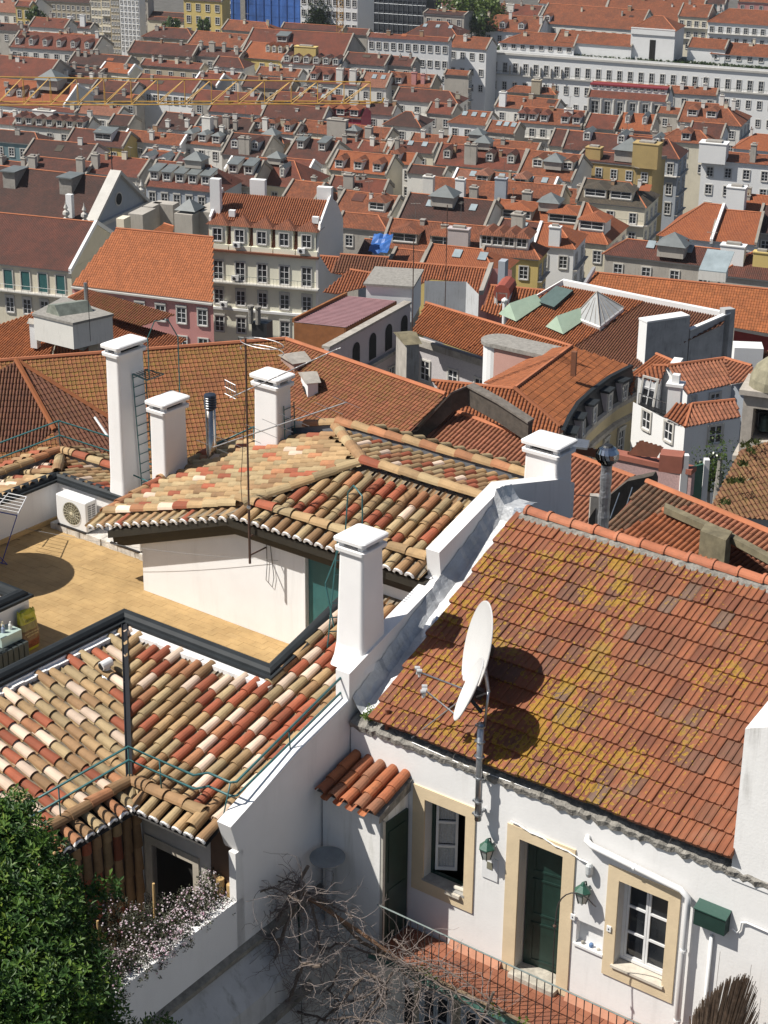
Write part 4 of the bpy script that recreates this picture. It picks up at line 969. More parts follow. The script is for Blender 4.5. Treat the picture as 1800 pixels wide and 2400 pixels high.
# behind chimney 4: ladder leaning from the roof up to a little grating, with safety hoop
zL = -14.0
la0 = P(-16.42, 20.75, -13.85); la1 = P(-16.28, 20.85, -11.85); sdv = (UA*.25+VA*.24)
hoop = [la0-UA*.25+VA*.3, P(-16.95, 21.1, -12.9), P(-16.7, 21.3, -12.0), P(-16.65, 21.3, -11.3), P(-16.5, 21.25, -11.12), P(-16.25, 21.15, -11.2), P(-16.2, 21.1, -11.85)]
ld = ladder('teal ladder with safety hoop standing beside the squat chimney and the teal door', la0, la1, sdv, 8, la0, [(hoop, 'hoop'), ([P(-16.9, 20.5, -13.87), P(-16.1, 20.6, -13.8), P(-16.1, 20.95, -13.8)], 'foot_bar')])
for i in range(6): mb = MB(); p = la1+UA*(.02)+VA*(.06*i-.1); mb.tube([p-UA*.25+ZA*.01, p+UA*.22+ZA*.01], .008, 4); mb.build('grating_bar', TEALRAIL, ld)
# ladder of the tallest chimney: on its right face
b0_ = P(-23.75, 24.05, -13.9); b1_ = P(-23.82, 24.0, -11.55)
lt = ladder('long teal ladder on the right face of the tallest chimney', b0_, b1_, VA*.34, 12, b0_, [([b1_-VA*.17, P(-23.45, 23.83, -11.6), P(-23.45, 24.3, -11.6), b1_+VA*.17], 'grating_frame'), ([P(-23.5, 23.95, -11.6), P(-23.5, 23.95, -10.8), P(-23.35, 24.0, -10.45), P(-23.2, 24.2, -10.45), P(-23.1, 24.35, -10.8), P(-23.15, 24.4, -12.2)], 'hoop')], r=.012)
for i in range(6): mb = MB(); mb.tube([P(-23.82, 23.86+i*.07, -11.55), P(-23.46, 23.86+i*.07, -11.6)], .008, 4); mb.build('grating_bar', DGREEN, lt)
for zz in (-13.6, -13.95): mb = MB(); mb.tube([P(-23.85, 23.75, zz), P(-23.3, 23.75, zz-.05)], .015, 6); mb.build('stay', TEALRAIL, lt)
c0 = P(-21.2, 25.35, -13.2); ladder('teal ladder on the right face of the chimney behind the mast', c0, P(-21.24, 25.35, -12.0), VA*.3, 6, c0, r=.012)
# lower-left ladder cage against the terrace wall
l0 = P(-20.95, 17.2, ZT); ladder('teal ladder lying against the left terrace parapet beside the crate', P(-21.3, 17.35, ZT-.1), P(-22.0, 17.9, -13.7), VA*.5-UA*.1, 8, l0)
# aerial mast
um, vm = -19.05, 21.66
ms = thing('aerial_mast', 'tall television aerial mast fixed on the stair hut wall with two comb aerials', 'aerial', P(um, vm, -13.35))
ztop = zat(um, vm, 792); z1_ = zat(um, vm, 990); z2_ = zat(um, vm, 895); zt2 = zat(um, vm, 800); zj = zat(um, vm, 1190)
mb = MB(); mb.tube([P(um, vm, -13.35), P(um, vm, zj)], .022, 8); mb.tube([P(um, vm, zj), P(um, vm, ztop)], .017, 8); mb.build('mast', RUST, ms)
for zz in (-13.2, -12.85): mb = MB(); mb.tube([P(um, vm, zz), P(um, VH, zz)], .014, 6); mb.build('wall_bracket', RUST, ms)
mb = MB(); mb.lathe(P(um, vm, zj-.02), [(.03, 0), (.04, .02), (.03, .06)], 8); mb.build('mast_collar', STEEL, ms)
mv = VA*vm; mn = VA
def M3(x, y): return onpl(x, y, P(um, vm, 0), FW.cross(ZA).cross(ZA).normalized() if False else VA)
def yagi(x0, y0, x1, y1, n, ln, nm, m, ev):
    a, b = M3(x0, y0), M3(x1, y1); mb = MB(); mb.tube([a, b], .011, 5); bo = mb.build('boom', m, ms)
    for i in range(n):
        p = a.lerp(b, i/(n-1)); mb = MB(); L = ln*(1-.25*i/(n-1)); mb.tube([p-ev*L/2, p+ev*L/2], .0042, 4); mb.build('element', m, bo)
AL = mat('aluminium_tube', (.33, .33, .34), .5, .1, 9, 0, metal=.7)
yagi(545, 930, 793, 817, 12, .11, 'aerial', AL, (UA*.7+VA*.3+ZA*.35).normalized())
yagi(500, 1048, 812, 943, 9, .62, 'aerial', AL, (UA*.75+VA*.45-ZA*.35).normalized())
# reflector of the upper one
mb = MB()
for i in range(5):
    a = M3(527+i*6, 890+i*3); mb.tube([a, a-ZA*.22+UA*.04], .006, 4)
for i in range(3): mb.tube([M3(527, 890+i*16), M3(552, 903+i*16)], .006, 4)
mb.build('reflector_grid', AL, ms)
# loop aerial at the top
mb = MB(); c = P(um, vm, ztop-.02)+UA*.35; mb.tube([c+(UA*math.cos(2*math.pi*k/24)*.42+VA*math.sin(2*math.pi*k/24)*.22) for k in range(25)], .007, 4, cap=False); mb.tube([c-ZA*.12+(UA*math.cos(2*math.pi*k/24)*.42+VA*math.sin(2*math.pi*k/24)*.22) for k in range(16)], .007, 4, cap=False); mb.build('loop_aerial', AL, ms)
mb = MB(); mb.tube([P(um, vm, z2_), P(um-.15, vm-.02, -11.9), P(um-.13, vm-.02, -12.3), P(um-.02, vm, zj+.1)], .005, 4); mb.build('aerial_cable', BLACK, ms)
mb = MB(); mb.tube([P(um+.03, VH-.02, -13.0), P(um+.05, VH-.03, -13.5), P(um+.02, VH-.03, -13.8), P(um+.16, VH-.03, -13.9), P(um+.2, VH-.03, -13.7), P(um+.14, VH-.03, -13.2), P(um+.1, VH-.02, -12.9)], .006, 4); mb.build('aerial_cable', BLACK, ms)

# ================================================================== satellite dishes on their steel pole
dp = thing('dish_pole', 'grey steel pole clamped to the white facade carrying two satellite dishes', 'pole', P(-12.78, 19.45, -14.86))
mb = MB(); mb.tube([P(-12.78, 19.47, -14.9), P(-12.79, 19.47, -13.28)], .052, 12); mb.build('pole_tube', STEEL, dp, smooth=True)
for zz in (-14.82, -14.6, -14.2, -13.85, -13.6, -13.34): mb = MB(); mb.lathe(P(-12.78, 19.47, zz), [(.054, 0), (.066, .005), (.066, .03), (.054, .035)], 12); mb.box(-12.87, -12.83, 19.44, 19.5, zz, zz+.03); mb.build('clamp', STEEL, dp)
for zz in (-14.82, -14.3): mb = MB(); mb.box(-12.80, -12.76, 19.5, VF, zz, zz+.04); mb.build('wall_bracket', STEEL, dp)
mb = MB(); mb.tube([P(-12.74, 19.5, -13.3), P(-12.70, 19.5, -12.75)], .02, 8); mb.build('upper_tube', STEEL, dp, smooth=True)
def dish(lab, c, nrm, up_, ra, rb, depth, arms, col=DISHW):
    t = thing('satellite_dish', lab, 'satellite dish', c, 'satellite dishes on the steel pole'); nrm = nrm.normalized(); x = up_.cross(nrm).normalized(); y = nrm.cross(x)
    mb = MB(); vs = []; n = 40; R_ = 8
    for side in (0, 1):
        for i in range(R_+1):
            f = i/R_
            for j in range(n):
                q = 2*math.pi*j/n; vs.append(c+x*(math.cos(q)*ra*f)+y*(math.sin(q)*rb*f)+nrm*(depth*(f*f-1)-side*.018))
    k = (R_+1)*n; fs = []
    for i in range(R_):
        for j in range(n):
            fs.append((i*n+j, (i+1)*n+j, (i+1)*n+(j+1) % n, i*n+(j+1) % n)); fs.append((k+i*n+j, k+i*n+(j+1) % n, k+(i+1)*n+(j+1) % n, k+(i+1)*n+j))
    for j in range(n): fs.append((R_*n+j, k+R_*n+j, k+R_*n+(j+1) % n, R_*n+(j+1) % n))
    mb.add(vs, fs); mb.build('reflector', col, t, smooth=False)
    mb = MB(); mb.tube([c+x*(math.cos(2*math.pi*j/40)*ra)+y*(math.sin(2*math.pi*j/40)*rb)-nrm*.01 for j in range(41)], .012, 5, cap=False); mb.build('rim', col, t)
    for q, heads in arms:
        mb = MB(); mb.tube(q, .012, 6); ar = mb.build('arm', STEEL, t)
        for h in heads:
            mb = MB(); mb.lathe(h, [(.03, -.04), (.032, .0), (.028, .04)], 10, ax=Vector((0, 1, 0)), ay=ZA, az=Vector((1, 0, 0))); mb.lathe(h+Vector((.0, 0, -.03)), [(.018, 0), (.02, -.07)], 8); mb.build('receiver_head', mat('grey_lnb', (.5, .5, .5), .4), ar)
    mb = MB(); mb.obox(c-nrm*(depth+.16)-x*.06-y*.07, x*.12, y*.14, nrm*.13); mb.build('mount_bracket', BLACK, t); return t
dc = onv(1117, 1519, 20.5)
zx = Vector((-.95, -.18, .22))
L1p = onv(983, 1575, 19.75)
dish('big white satellite dish on the steel pole above the lichened roof', dc, zx, ZA, .58, .73, .10, [([onv(1095, 1618, 20.0), L1p], [L1p+Vector((0, 0, .02)), L1p+Vector((-.03, .03, .05))]), ([onv(1100, 1625, 19.8), P(-14.1, 19.6, -14.05)], [])])
d2 = onv(1097, 1614, 19.6)
L2p = onv(995, 1617, 19.3)
dish('smaller white satellite dish seen nearly edge on, under the big dish', d2, Vector((-.84, .06, .36)), ZA, .44, .50, .07, [([onv(1078, 1684, 19.6), L2p], [L2p, L2p+Vector((0, .05, .03)), L2p+Vector((-.02, -.05, .0))])])
mb = MB(); mb.tube([P(-12.78, 19.47, -13.1), P(-12.95, 19.45, -12.95), d2+Vector((.12, 0, 0))], .03, 8); mb.build('mount_arm', BLACK, dp)
mb = MB(); mb.tube([P(-12.70, 19.5, -12.76), P(-12.9, 19.5, -12.9)], .014, 6); mb.tube([P(-12.72, 19.5, -13.0), P(-12.85, 19.5, -13.1)], .012, 6); mb.tube([P(-12.70, 19.5, -12.75), dc+Vector((.12, .05, -.2))], .028, 6); mb.build('mount_arm', STEEL, dp)
# clay pipe stub and weed on the corner
mb = MB(); mb.tube([P(-14.62, 19.68, -14.12), P(-14.62, 19.68, -13.78)], .035, 10); mb.lathe(P(-14.62, 19.68, -13.8), [(.035, 0), (.042, .01), (.042, .03), (.03, .03)], 10); tag(mb.build('clay_pipe', mat('brown_clay_pipe', (.22, .08, .045), .8)), 'short upright brown clay pipe at the lower left roof corner', 'pipe')
# tilted small dish lying against the party wall
t = thing('satellite_dish', 'flat grey round dish seen from above beside the little porch', 'satellite dish', P(-14.95, 18.55, -15.95)); c = P(-14.93, 18.62, -15.98)
nr = Vector((-.02, -.06, 1)).normalized(); x = VA.cross(nr).normalized(); y = nr.cross(x)
mb = MB(); vs = []
for r, h in ((.001, -.03), (.18, -.02), (.26, 0), (.275, .0), (.275, -.01), (.001, -.045)):
    for j in range(28): q = 2*math.pi*j/28; vs.append(c+x*r*math.cos(q)+y*r*math.sin(q)+nr*h)
mb.add(vs, [(i*28+j, i*28+(j+1) % 28, (i+1)*28+(j+1) % 28, (i+1)*28+j) for i in range(5) for j in range(28)]); mb.build('reflector', mat('dull_grey_dish', (.30, .32, .33), .35, .15, 5, .2, metal=.4), t)
mb = MB(); mb.tube([c-nr*.04, P(-15.29, 18.7, -16.2)], .02, 6); mb.build('bracket', STEEL, t)
# ================================================================== porch, balcony, courtyard
OT = tile_mat('orange_porch_clay', [(0, (.40, .13, .055)), (.3, (.46, .16, .065)), (.6, (.36, .12, .055)), (.85, (.30, .13, .07))], 'obj', dirt=.55)
po = thing('porch', 'little white lean-to with five rows of orange barrel tiles and a dark green door', 'porch', P(-14.7, 19.2, ZFL))
WP = mat('stained_white_wall', (.76, .75, .73), .85, .06, 1.2, .3, 25, streak=.6, dirt=(.20, .19, .10))
mb = MB(); mb.prism([P(-15.26, 18.92, ZFL-3.2), P(-15.26, 19.63, ZFL-3.2), P(-15.26, 19.63, -14.86), P(-15.26, 18.92, -15.10)], UA*1.10); mb.build('wall', WP, po)
mb = MB(); mb.box(-14.165, -14.12, 19.0, 19.58, ZFL+.02, -15.28); dd_ = mb.build('door', DGREEN, po)
for (c0, c1) in ((-17.3, -16.5), (-16.35, -15.45)):
    mb = MB(); mb.box(-14.125, -14.11, 19.08, 19.5, c0, c1); mb.build('door_panel', DGREEN, dd_)
mb = MB(); mb.box(-14.16, -14.11, 18.93, 18.99, ZFL, -15.2); mb.build('door_frame', mat('grey_stone_jamb', (.45, .43, .38)), po)
b = MB(); barrel_geo(b, I4, L=.42, r0=.085, r1=.10); OTM = b.mesh('orange_barrel', OT)
sp_ = .30; cp, np_ = 1/math.sqrt(1+sp_*sp_), sp_/math.sqrt(1+sp_*sp_); Dp = -VA*cp-ZA*np_; Np = ZA*cp-VA*np_; Op = P(0, 19.66, -14.74)
for i in range(5):
    u = -15.16+i*.235
    for j, d in enumerate((.0, .28, .55)):
        inst(OTM, 'roof_tile', po, frameM(Op+UA*u+Dp*(d-.02)+Np*.01, Dp.cross(Np), Dp, Np) @ Matrix.Rotation(random.uniform(-.04, .04), 4, 'Z'))
b = MB(); vs = []
for dd, zz in ((0, -.012), (.40, .004)):
    for j in range(5): q = math.pi*j/4; vs.append(Vector((-math.cos(q)*.075, dd, zz+.02-math.sin(q)*.045)))
b.add(vs, [(j+1, j, 5+j, 6+j) for j in range(4)]); OPM = b.mesh('orange_channel', OT)
for i in range(4):
    for j in range(3): inst(OPM, 'channel_tile', po, frameM(Op+UA*(-15.16+.118+i*.235)+Dp*(.02+j*.30), Dp.cross(Np), Dp, Np))
mb = MB(); mb.poly([P(-15.28, 19.64, -14.78), P(-14.09, 19.64, -14.78), P(-14.09, 18.80, -15.03), P(-15.28, 18.80, -15.03)]); mb.poly([P(-14.11, 19.64, -14.80), P(-14.11, 18.84, -15.05), P(-14.13, 18.84, -15.2), P(-14.13, 19.64, -15.0)]); mb.build('tile_bed', MORTAR, po)
# balcony
ba = thing('balcony', 'long balcony with red tile floor and thin iron balustrade in front of the white house', 'balcony', P(-11, 19.2, ZFL))
mb = MB(); mb.box(-14.12, -6.2, 18.78, 19.62, ZFL-.16, ZFL-.013); mb.build('slab', mat('balcony_concrete', (.3, .2, .15)), ba)
RTo = tile_mat('red_floor_tile', [(0, (.26, .095, .05)), (.3, (.29, .105, .056)), (.6, (.24, .088, .05)), (.85, (.31, .12, .065))], 'obj', dirt=.25, nscale=4)
b = MB(); b.hexa([Vector(p) for p in ((0, 0, 0), (.196, 0, 0), (.196, .196, 0), (0, .196, 0), (.003, .003, .014), (.193, .003, .014), (.193, .193, .014), (.003, .193, .014))]); RTM = b.mesh('floor_tile', RTo)
for i in range(39):
    for j in range(4): inst(RTM, 'floor_tile', ba, frameM(P(-14.10+i*.2, 18.80+j*.2, ZFL-.013), UA, VA, ZA))
mb = MB(); mb.prism([P(-13.3, 19.62, ZFL), P(-13.3, 19.53, ZFL), P(-13.3, 19.62, ZFL+.13)], UA*.94); mb.prism([P(-11.2, 19.62, ZFL), P(-11.2, 19.53, ZFL), P(-11.2, 19.62, ZFL+.13)], UA*5.0); mb.build('cement_skirting', mat('pink_cement', (.45, .22, .14), .9, .15, 5), ba)
mb = MB(); mb.tube([P(-14.1, 18.79, -16.58), P(-6.2, 18.79, -16.60)], .013, 6); mb.build('handrail', mat('grey_green_iron', (.20, .24, .23), .5, .2, 10), ba)
b = MB(); b.tube([Vector((0, 0, 0)), Vector((0, 0, .86))], .008, 5); BAL = b.mesh('baluster', mat('dark_iron', (.035, .028, .026), .6, .3, 12))
for i in range(60): inst(BAL, 'baluster', ba, Matrix.Translation(P(-14.0+i*.132, 18.79, ZFL-.01)))
mb = MB(); mb.box(-14.2, -6.2, 18.70, 18.76, ZFL-.12, ZFL-.04); mb.build('edge_beam', mat('flaking_green_beam', (.07, .16, .13), .6, .45, 9, .4), ba)
mb = MB(); mb.tube([P(-15.2, 18.62, -16.75), P(-14.3, 18.66, -17.28), P(-12, 18.66, -17.34), P(-8, 18.66, -17.38)], .03, 7); mb.build('wooden_rail', mat('weathered_bamboo', (.17, .12, .075), .8, .4, 9), ba)
# arched rod
mb = MB(); pts = [P(-10.97, 18.8, -17.35), P(-10.99, 18.8, -15.60)]
for k in range(9): q = rad(180-k*17); pts.append(P(-10.70+.29*math.cos(q), 18.83+.05*k*.3, -15.35+.36*math.sin(q)))
pts.append(pts[-1]+UA*.05-ZA*.02); mb.tube(pts, .010, 6); rod = tag(mb.build('arched_iron_rod', mat('dark_iron', (.035, .028, .026))), 'thin dark iron rod arching over the balcony beside the door', 'rod')
mb = MB(); mb.lathe(P(-10.99, 18.8, -15.62), [(.02, 0), (.03, .02), (.02, .04)], 8); mb.build('rod_joint', RUST, rod)
# reed broom bundle
rd = thing('reed_bundle', 'fan shaped bundle of brown reeds standing against the white wall at the lower right', 'reeds', P(-8.5, 19.1, -17.3))
mb = MB(); base = P(-8.62, 19.05, -17.35)
for i in range(300):
    f = random.random(); tip = P(-8.95+.95*f+random.uniform(-.03, .03), 19.15+random.uniform(-.08, .1), -16.35+.95*math.sin(min(1, f*1.25)*1.5)+random.uniform(-.08, .06))
    if f > .86: tip.z -= (f-.86)*5
    b0 = base+UA*(f-.5)*.45+VA*random.uniform(-.06, .06); mid = b0.lerp(tip, .5)+UA*random.uniform(-.02, .02)
    mb.tube([b0, mid, tip], [.012, .010, .005], 3, cap=False)
mb.build('reed_stems', mat('brown_reed', (.21, .15, .105), .9, .4, 15), rd, kind='stuff')
mb = MB()
for u in (-8.66, -8.2): mb.tube([P(u, 19.2, -16), P(u+.01, 19.2, -15.2)], .003, 3)
mb.build('loose_stalk', mat('brown_reed', (.13, .085, .055)), rd)
# lower storey openings of house A
mb = MB(); mb.box(-14.65, -13.98, VF-.01, VF-.002, -20.2, -18.85); 
n = 10
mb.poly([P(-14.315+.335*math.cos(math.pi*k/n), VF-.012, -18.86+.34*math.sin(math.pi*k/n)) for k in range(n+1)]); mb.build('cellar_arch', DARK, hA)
for uu in (-13.85, -13.05):
    casement(hA, P(0, VF-.05, 0), UA, VA, uu, uu+.62, -20.0, -18.42, ny=3, fm=mat('grey_blue_wood', (.38, .42, .46)))
    mb = MB(); mb.box(uu-.12, uu, VF-.03, VF+.0, -20, -18.3); mb.box(uu+.62, uu+.74, VF-.03, VF+.0, -20, -18.3); mb.box(uu, uu+.62, VF-.03, VF, -18.42, -18.3); mb.build('surround', mat('dusty_cream', (.4, .35, .26)), hA)
# garden wall details (under the party wall): thin ledge strips darker than the wall, lower retaining wall
gw = thing('retaining_wall', 'grey stained retaining wall with darker ledge below the party wall behind the vine', 'wall', P(-15, 16, -20))
GW = mat('grey_stained_wall', (.50, .50, .50), .9, .1, 2, .3, 20, streak=.9, dirt=(.10, .09, .06)); MOSS = mat('dark_ledge_mortar', (.24, .225, .195), .95, .4, 6, .6, 18)
mb = MB(); mb.prism([P(-15.3, 11, -17.15), P(-15.3, 18.9, -16.75), P(-15.22, 18.9, -16.82), P(-15.22, 11, -17.22)], -ZA*.08); mb.build('dark_ledge', MOSS, gw)
mb = MB(); mb.prism([P(-15.29, 11, -17.35), P(-15.29, 18.9, -17.0), P(-14.95, 18.9, -17.55), P(-14.95, 11, -17.9)], -ZA*3.2); mb.build('lower_wall', GW, gw)
mb = MB(); mb.prism([P(-14.95, 11, -18.5), P(-14.95, 18.2, -17.99), P(-14.88, 18.2, -18.08), P(-14.88, 11, -18.58)], -ZA*.10); mb.build('dark_ledge', MOSS, gw)
mb = MB(); mb.tube([P(-15.2, 18.4, -17), P(-15.2, 18.4, -21)], .07, 10); mb.tube([P(-15.05, 18.8, -16.2), P(-15.05, 18.8, -21)], .06, 10); mb.build('drain_pipe', mat('grey_drain', (.45, .46, .47), .6), gw)
# courtyard ground
mb = MB(); mb.box(-17.3, -5.5, 8, 19.64, -20.8, -20.5); o = mb.build('courtyard_ground', mat('courtyard_cement', (.16, .15, .13), .95, .3, 2, .4)); o['kind'] = 'structure'

# ------------------------------------------------------------------ foliage
def leaf_cloud(clumps, n, leaf, wid, up=.5, seed=1, tip=None):
    """rosettes of folded leaves spread through overlapping clumps; returns MB with tone per leaf"""
    r_ = np.random.default_rng(seed); vol = np.array([c[1]**2.2 for c in clumps]); vol /= vol.sum(); V = []; F = []; T = []
    for ci in r_.choice(len(clumps), n, p=vol):
        c, r = clumps[ci][:2]; d = r_.normal(size=3); d /= np.linalg.norm(d); rr = r*(r_.random()**.30)*(1+.25*math.sin(d[0]*9+ci)*math.sin(d[1]*8+d[2]*7)); ctr = np.array(c)+d*rr*np.array([1, 1, .92])
        ax = d*.8+np.array([-.25, -.1, up])+r_.normal(size=3)*.35; ax /= np.linalg.norm(ax); t0 = r_.random()
        a = np.cross(ax, [0.3, .2, 1.]); a /= np.linalg.norm(a)+1e-9; b = np.cross(ax, a)
        for k in range(6):
            q = k*2.4+r_.random(); o = ctr+ax*(.016*k); dr = (a*math.cos(q)+b*math.sin(q))*.85+ax*(.25+.12*k); dr /= np.linalg.norm(dr); sd = np.cross(dr, ax); sd /= np.linalg.norm(sd)+1e-9; L = leaf*(.7+.6*r_.random()); wd = wid*(.7+.5*r_.random()); fo = ax*wd*.35
            i = len(V); V += [tuple(o), tuple(o+dr*L*.5+sd*wd+fo), tuple(o+dr*L-ax*L*.15), tuple(o+dr*L*.5-sd*wd+fo)]; F += [(i, i+1, i+2), (i, i+2, i+3)]; T += [t0*.7+r_.random()*.3]*2
    m = MB(); m.v = V; m.f = F; m.m = [0]*len(F); m.tr = T; return m
def leaf_mat(name, stops, rough=.35, trans=.25):
    t = NT(name); a = t.n('ShaderNodeAttribute', attribute_name='tr').outputs['Fac']; c = t.ramp(a, stops); m = t.fin(c, rough, 0, .5)
    tr = t.n('ShaderNodeBsdfTranslucent'); t.l(t.mix(1., c, (.9, 1., .35), 'MULTIPLY'), tr.inputs[0]); mx = t.n('ShaderNodeMixShader'); mx.inputs[0].default_value = trans; t.l(t.b.outputs[0], mx.inputs[1]); t.l(tr.outputs[0], mx.inputs[2]); t.l(mx.outputs[0], t.out.inputs[0]); return m
LM = leaf_mat('orange_tree_leaf', [(0, (.018, .05, .010)), (.4, (.04, .10, .016)), (.75, (.09, .17, .022)), (1, (.19, .26, .035))], .55)
tr_ = thing('orange_tree', 'dense glossy green orange tree filling the lower left corner', 'tree', P(-14.9, 11.9, -20.5))
def pr(x, y, d): return tuple(ray(x, y)*d)
cl = [(pr(20, 2000, 24.3), .62), (pr(90, 2060, 24.2), .50), (pr(40, 2180, 23.8), .8), (pr(150, 2190, 24.0), .42), (pr(110, 2330, 23.5), .8), (pr(185, 2340, 23.8), .42), (pr(20, 2380, 23.2), .8), (pr(205, 2290, 24.1), .26), (pr(-80, 2100, 24.2), .9), (pr(-100, 2350, 23.6), 1.0), (pr(180, 2410, 23.6), .5), (pr(30, 1920, 24.5), .32), (pr(255, 2085, 24.4), .14), (pr(215, 2110, 24.4), .15), (pr(130, 2120, 24.2), .3), (pr(-30, 1950, 24.5), .45), (pr(240, 2410, 23.7), .25), (pr(175, 2260, 24), .35)]
lc = leaf_cloud(cl, 8200, .10, .021, .7, 3); o = lc.build('crown', LM, tr_, kind='stuff')
mb = MB(); tb = P(-14.9, 11.9, -20.5); tk = P(-15.0, 12.2, -16.6)
mb.tube([tb, tb.lerp(tk, .5)+UA*.05, tk], [.14, .11, .08], 8); mb.build('trunk', mat('grey_bark', (.10, .08, .06), .95, .3, 8, .8), tr_)
for c, r in cl[:12]:
    mb = MB(); e = Vector(c); mb.tube([tk, tk.lerp(e, .5)+Vector((random.uniform(-.1, .1), random.uniform(-.1, .1), .08)), e], [.05, .03, .008], 5); mb.build('limb', mat('grey_bark', (.10, .08, .06)), tr_)
mb = MB()
for (x, y) in ((128, 2000), (20, 2105)): mb.lathe(Vector(pr(x, y, 23.75)), [(.01, -.025), (.022, -.012), (.026, .0), (.022, .012), (.01, .025)], 8)
mb.build('orange_fruit', mat('pale_orange_fruit', (.42, .26, .12), .6), tr_, kind='stuff')
# dark leafy shrub low centre
sh = thing('shrub', 'small dark green shrub at the bottom edge beside the garden wall', 'shrub', P(-14.7, 15.0, -20.5))
cl2 = [(pr(380, 2405, 25.2), .12), (pr(330, 2420, 25), .15), (pr(410, 2425, 25.2), .12)]
leaf_cloud(cl2, 110, .07, .014, .8, 5).build('foliage', LM, sh, kind='stuff')
mb = MB(); mb.tube([P(-14.7, 15.0, -20.5), Vector(cl2[0][0])], .02, 5); mb.build('stem', mat('grey_bark', (.1, .08, .06)), sh)
# flowering bush along the wall
fb = thing('flowering_bush', 'dense bush of small pale pink and white flowers behind the grey garden wall', 'bush', P(-16.1, 15.5, -18.5))
cf = [(tuple(P(-15.62-.05*math.sin(i), 16.75-.29*i, -16.08-.015*i+.08*math.sin(i*2.1))), .26+.03*math.sin(i*1.7)) for i in range(11)]+[(tuple(P(-15.75, 17.05-.15, -15.85)), .17), (tuple(P(-15.42, 16.3, -16.08)), .16), (tuple(P(-15.42, 15.9, -16.1)), .17), (tuple(P(-15.4, 15.45, -16.12)), .18), (tuple(P(-15.42, 15.0, -16.15)), .18), (tuple(P(-15.42, 14.5, -16.18)), .2), (tuple(P(-16.5, 15.6, -16.2)), .4), (tuple(P(-16.5, 14.8, -16.3)), .4), (tuple(P(-15.85, 15.2, -16.5)), .35), (tuple(P(-16.2, 16.4, -16.4)), .35), (tuple(P(-15.7, 14.6, -16.05)), .36), (tuple(P(-15.75, 14.1, -16.2)), .36), (tuple(P(-15.6, 13.7, -16.4)), .34), (tuple(P(-15.9, 15.6, -15.95)), .3)]
leaf_cloud(cf, 5600, .04, .010, .5, 9).build('foliage', leaf_mat('bush_leaf', [(0, (.020, .018, .014)), (.5, (.045, .05, .03)), (1, (.09, .10, .05))], .5), fb, kind='stuff')
r_ = np.random.default_rng(4); fm = MB()
for i in range(4600):
    c, r = cf[r_.integers(len(cf))]; d = r_.normal(size=3); d[2] = abs(d[2])*1.1-.35; d[0] -= .25; d /= np.linalg.norm(d); p = Vector(np.array(c)+d*r*(.97+.14*r_.random()))
    cl_ = math.sin(p.x*6)+math.sin(p.y*7+1)+math.sin(p.z*9)
    if cl_ < -.35 and r_.random() < .75: continue
    s_ = .012+.008*r_.random(); a = Vector(r_.normal(size=3)).normalized(); b = a.cross(Vector(d)).normalized(); a = b.cross(Vector(d))
    n0 = len(fm.f); fm.add([p+a*s_, p+b*s_, p-a*s_, p-b*s_, p+Vector(d)*s_*.7], [(0, 1, 4), (1, 2, 4), (2, 3, 4), (3, 0, 4)]); t_ = r_.random()
    for q in range(n0, len(fm.f)): fm.tr[q] = t_
fm.build('blossoms', leaf_mat('pink_petal', [(0, (.55, .30, .40)), (.3, (.62, .48, .56)), (1, (.78, .72, .76))], .7, .2), fb, kind='stuff')
mb = MB(); mb.tube([P(-16.1, 15.5, -19), P(-16.1, 15.5, -16.3)], .03, 6); mb.build('stem', mat('grey_bark', (.1, .08, .06)), fb)
WS = mat('pale_stake_wood', (.50, .33, .14), .85, .2, 10)
for i, (u, v, z0_, z1_, r, lb_) in enumerate(((-15.62, 16.95, -17.2, -15.75, .06, 'thick pale log post behind the garden wall beside the flowering bush'), (-15.48, 17.0, -16.6, -15.82, .05, 'short pale wooden post next to the white wall corner'), (-16.15, 16.1, -16.6, -15.6, .02, 'thin yellow stake standing out of the top of the flowering bush'), (-16.4, 15.2, -16.6, -15.85, .018, 'thin stake low in the middle of the flowering bush'))):
    mb = MB(); mb.tube([P(u, v, z0_), P(u+.01, v, z1_)], r, 8); tag(mb.build('wooden_stake', WS), lb_, 'stake', 'wooden stakes by the flowering bush')
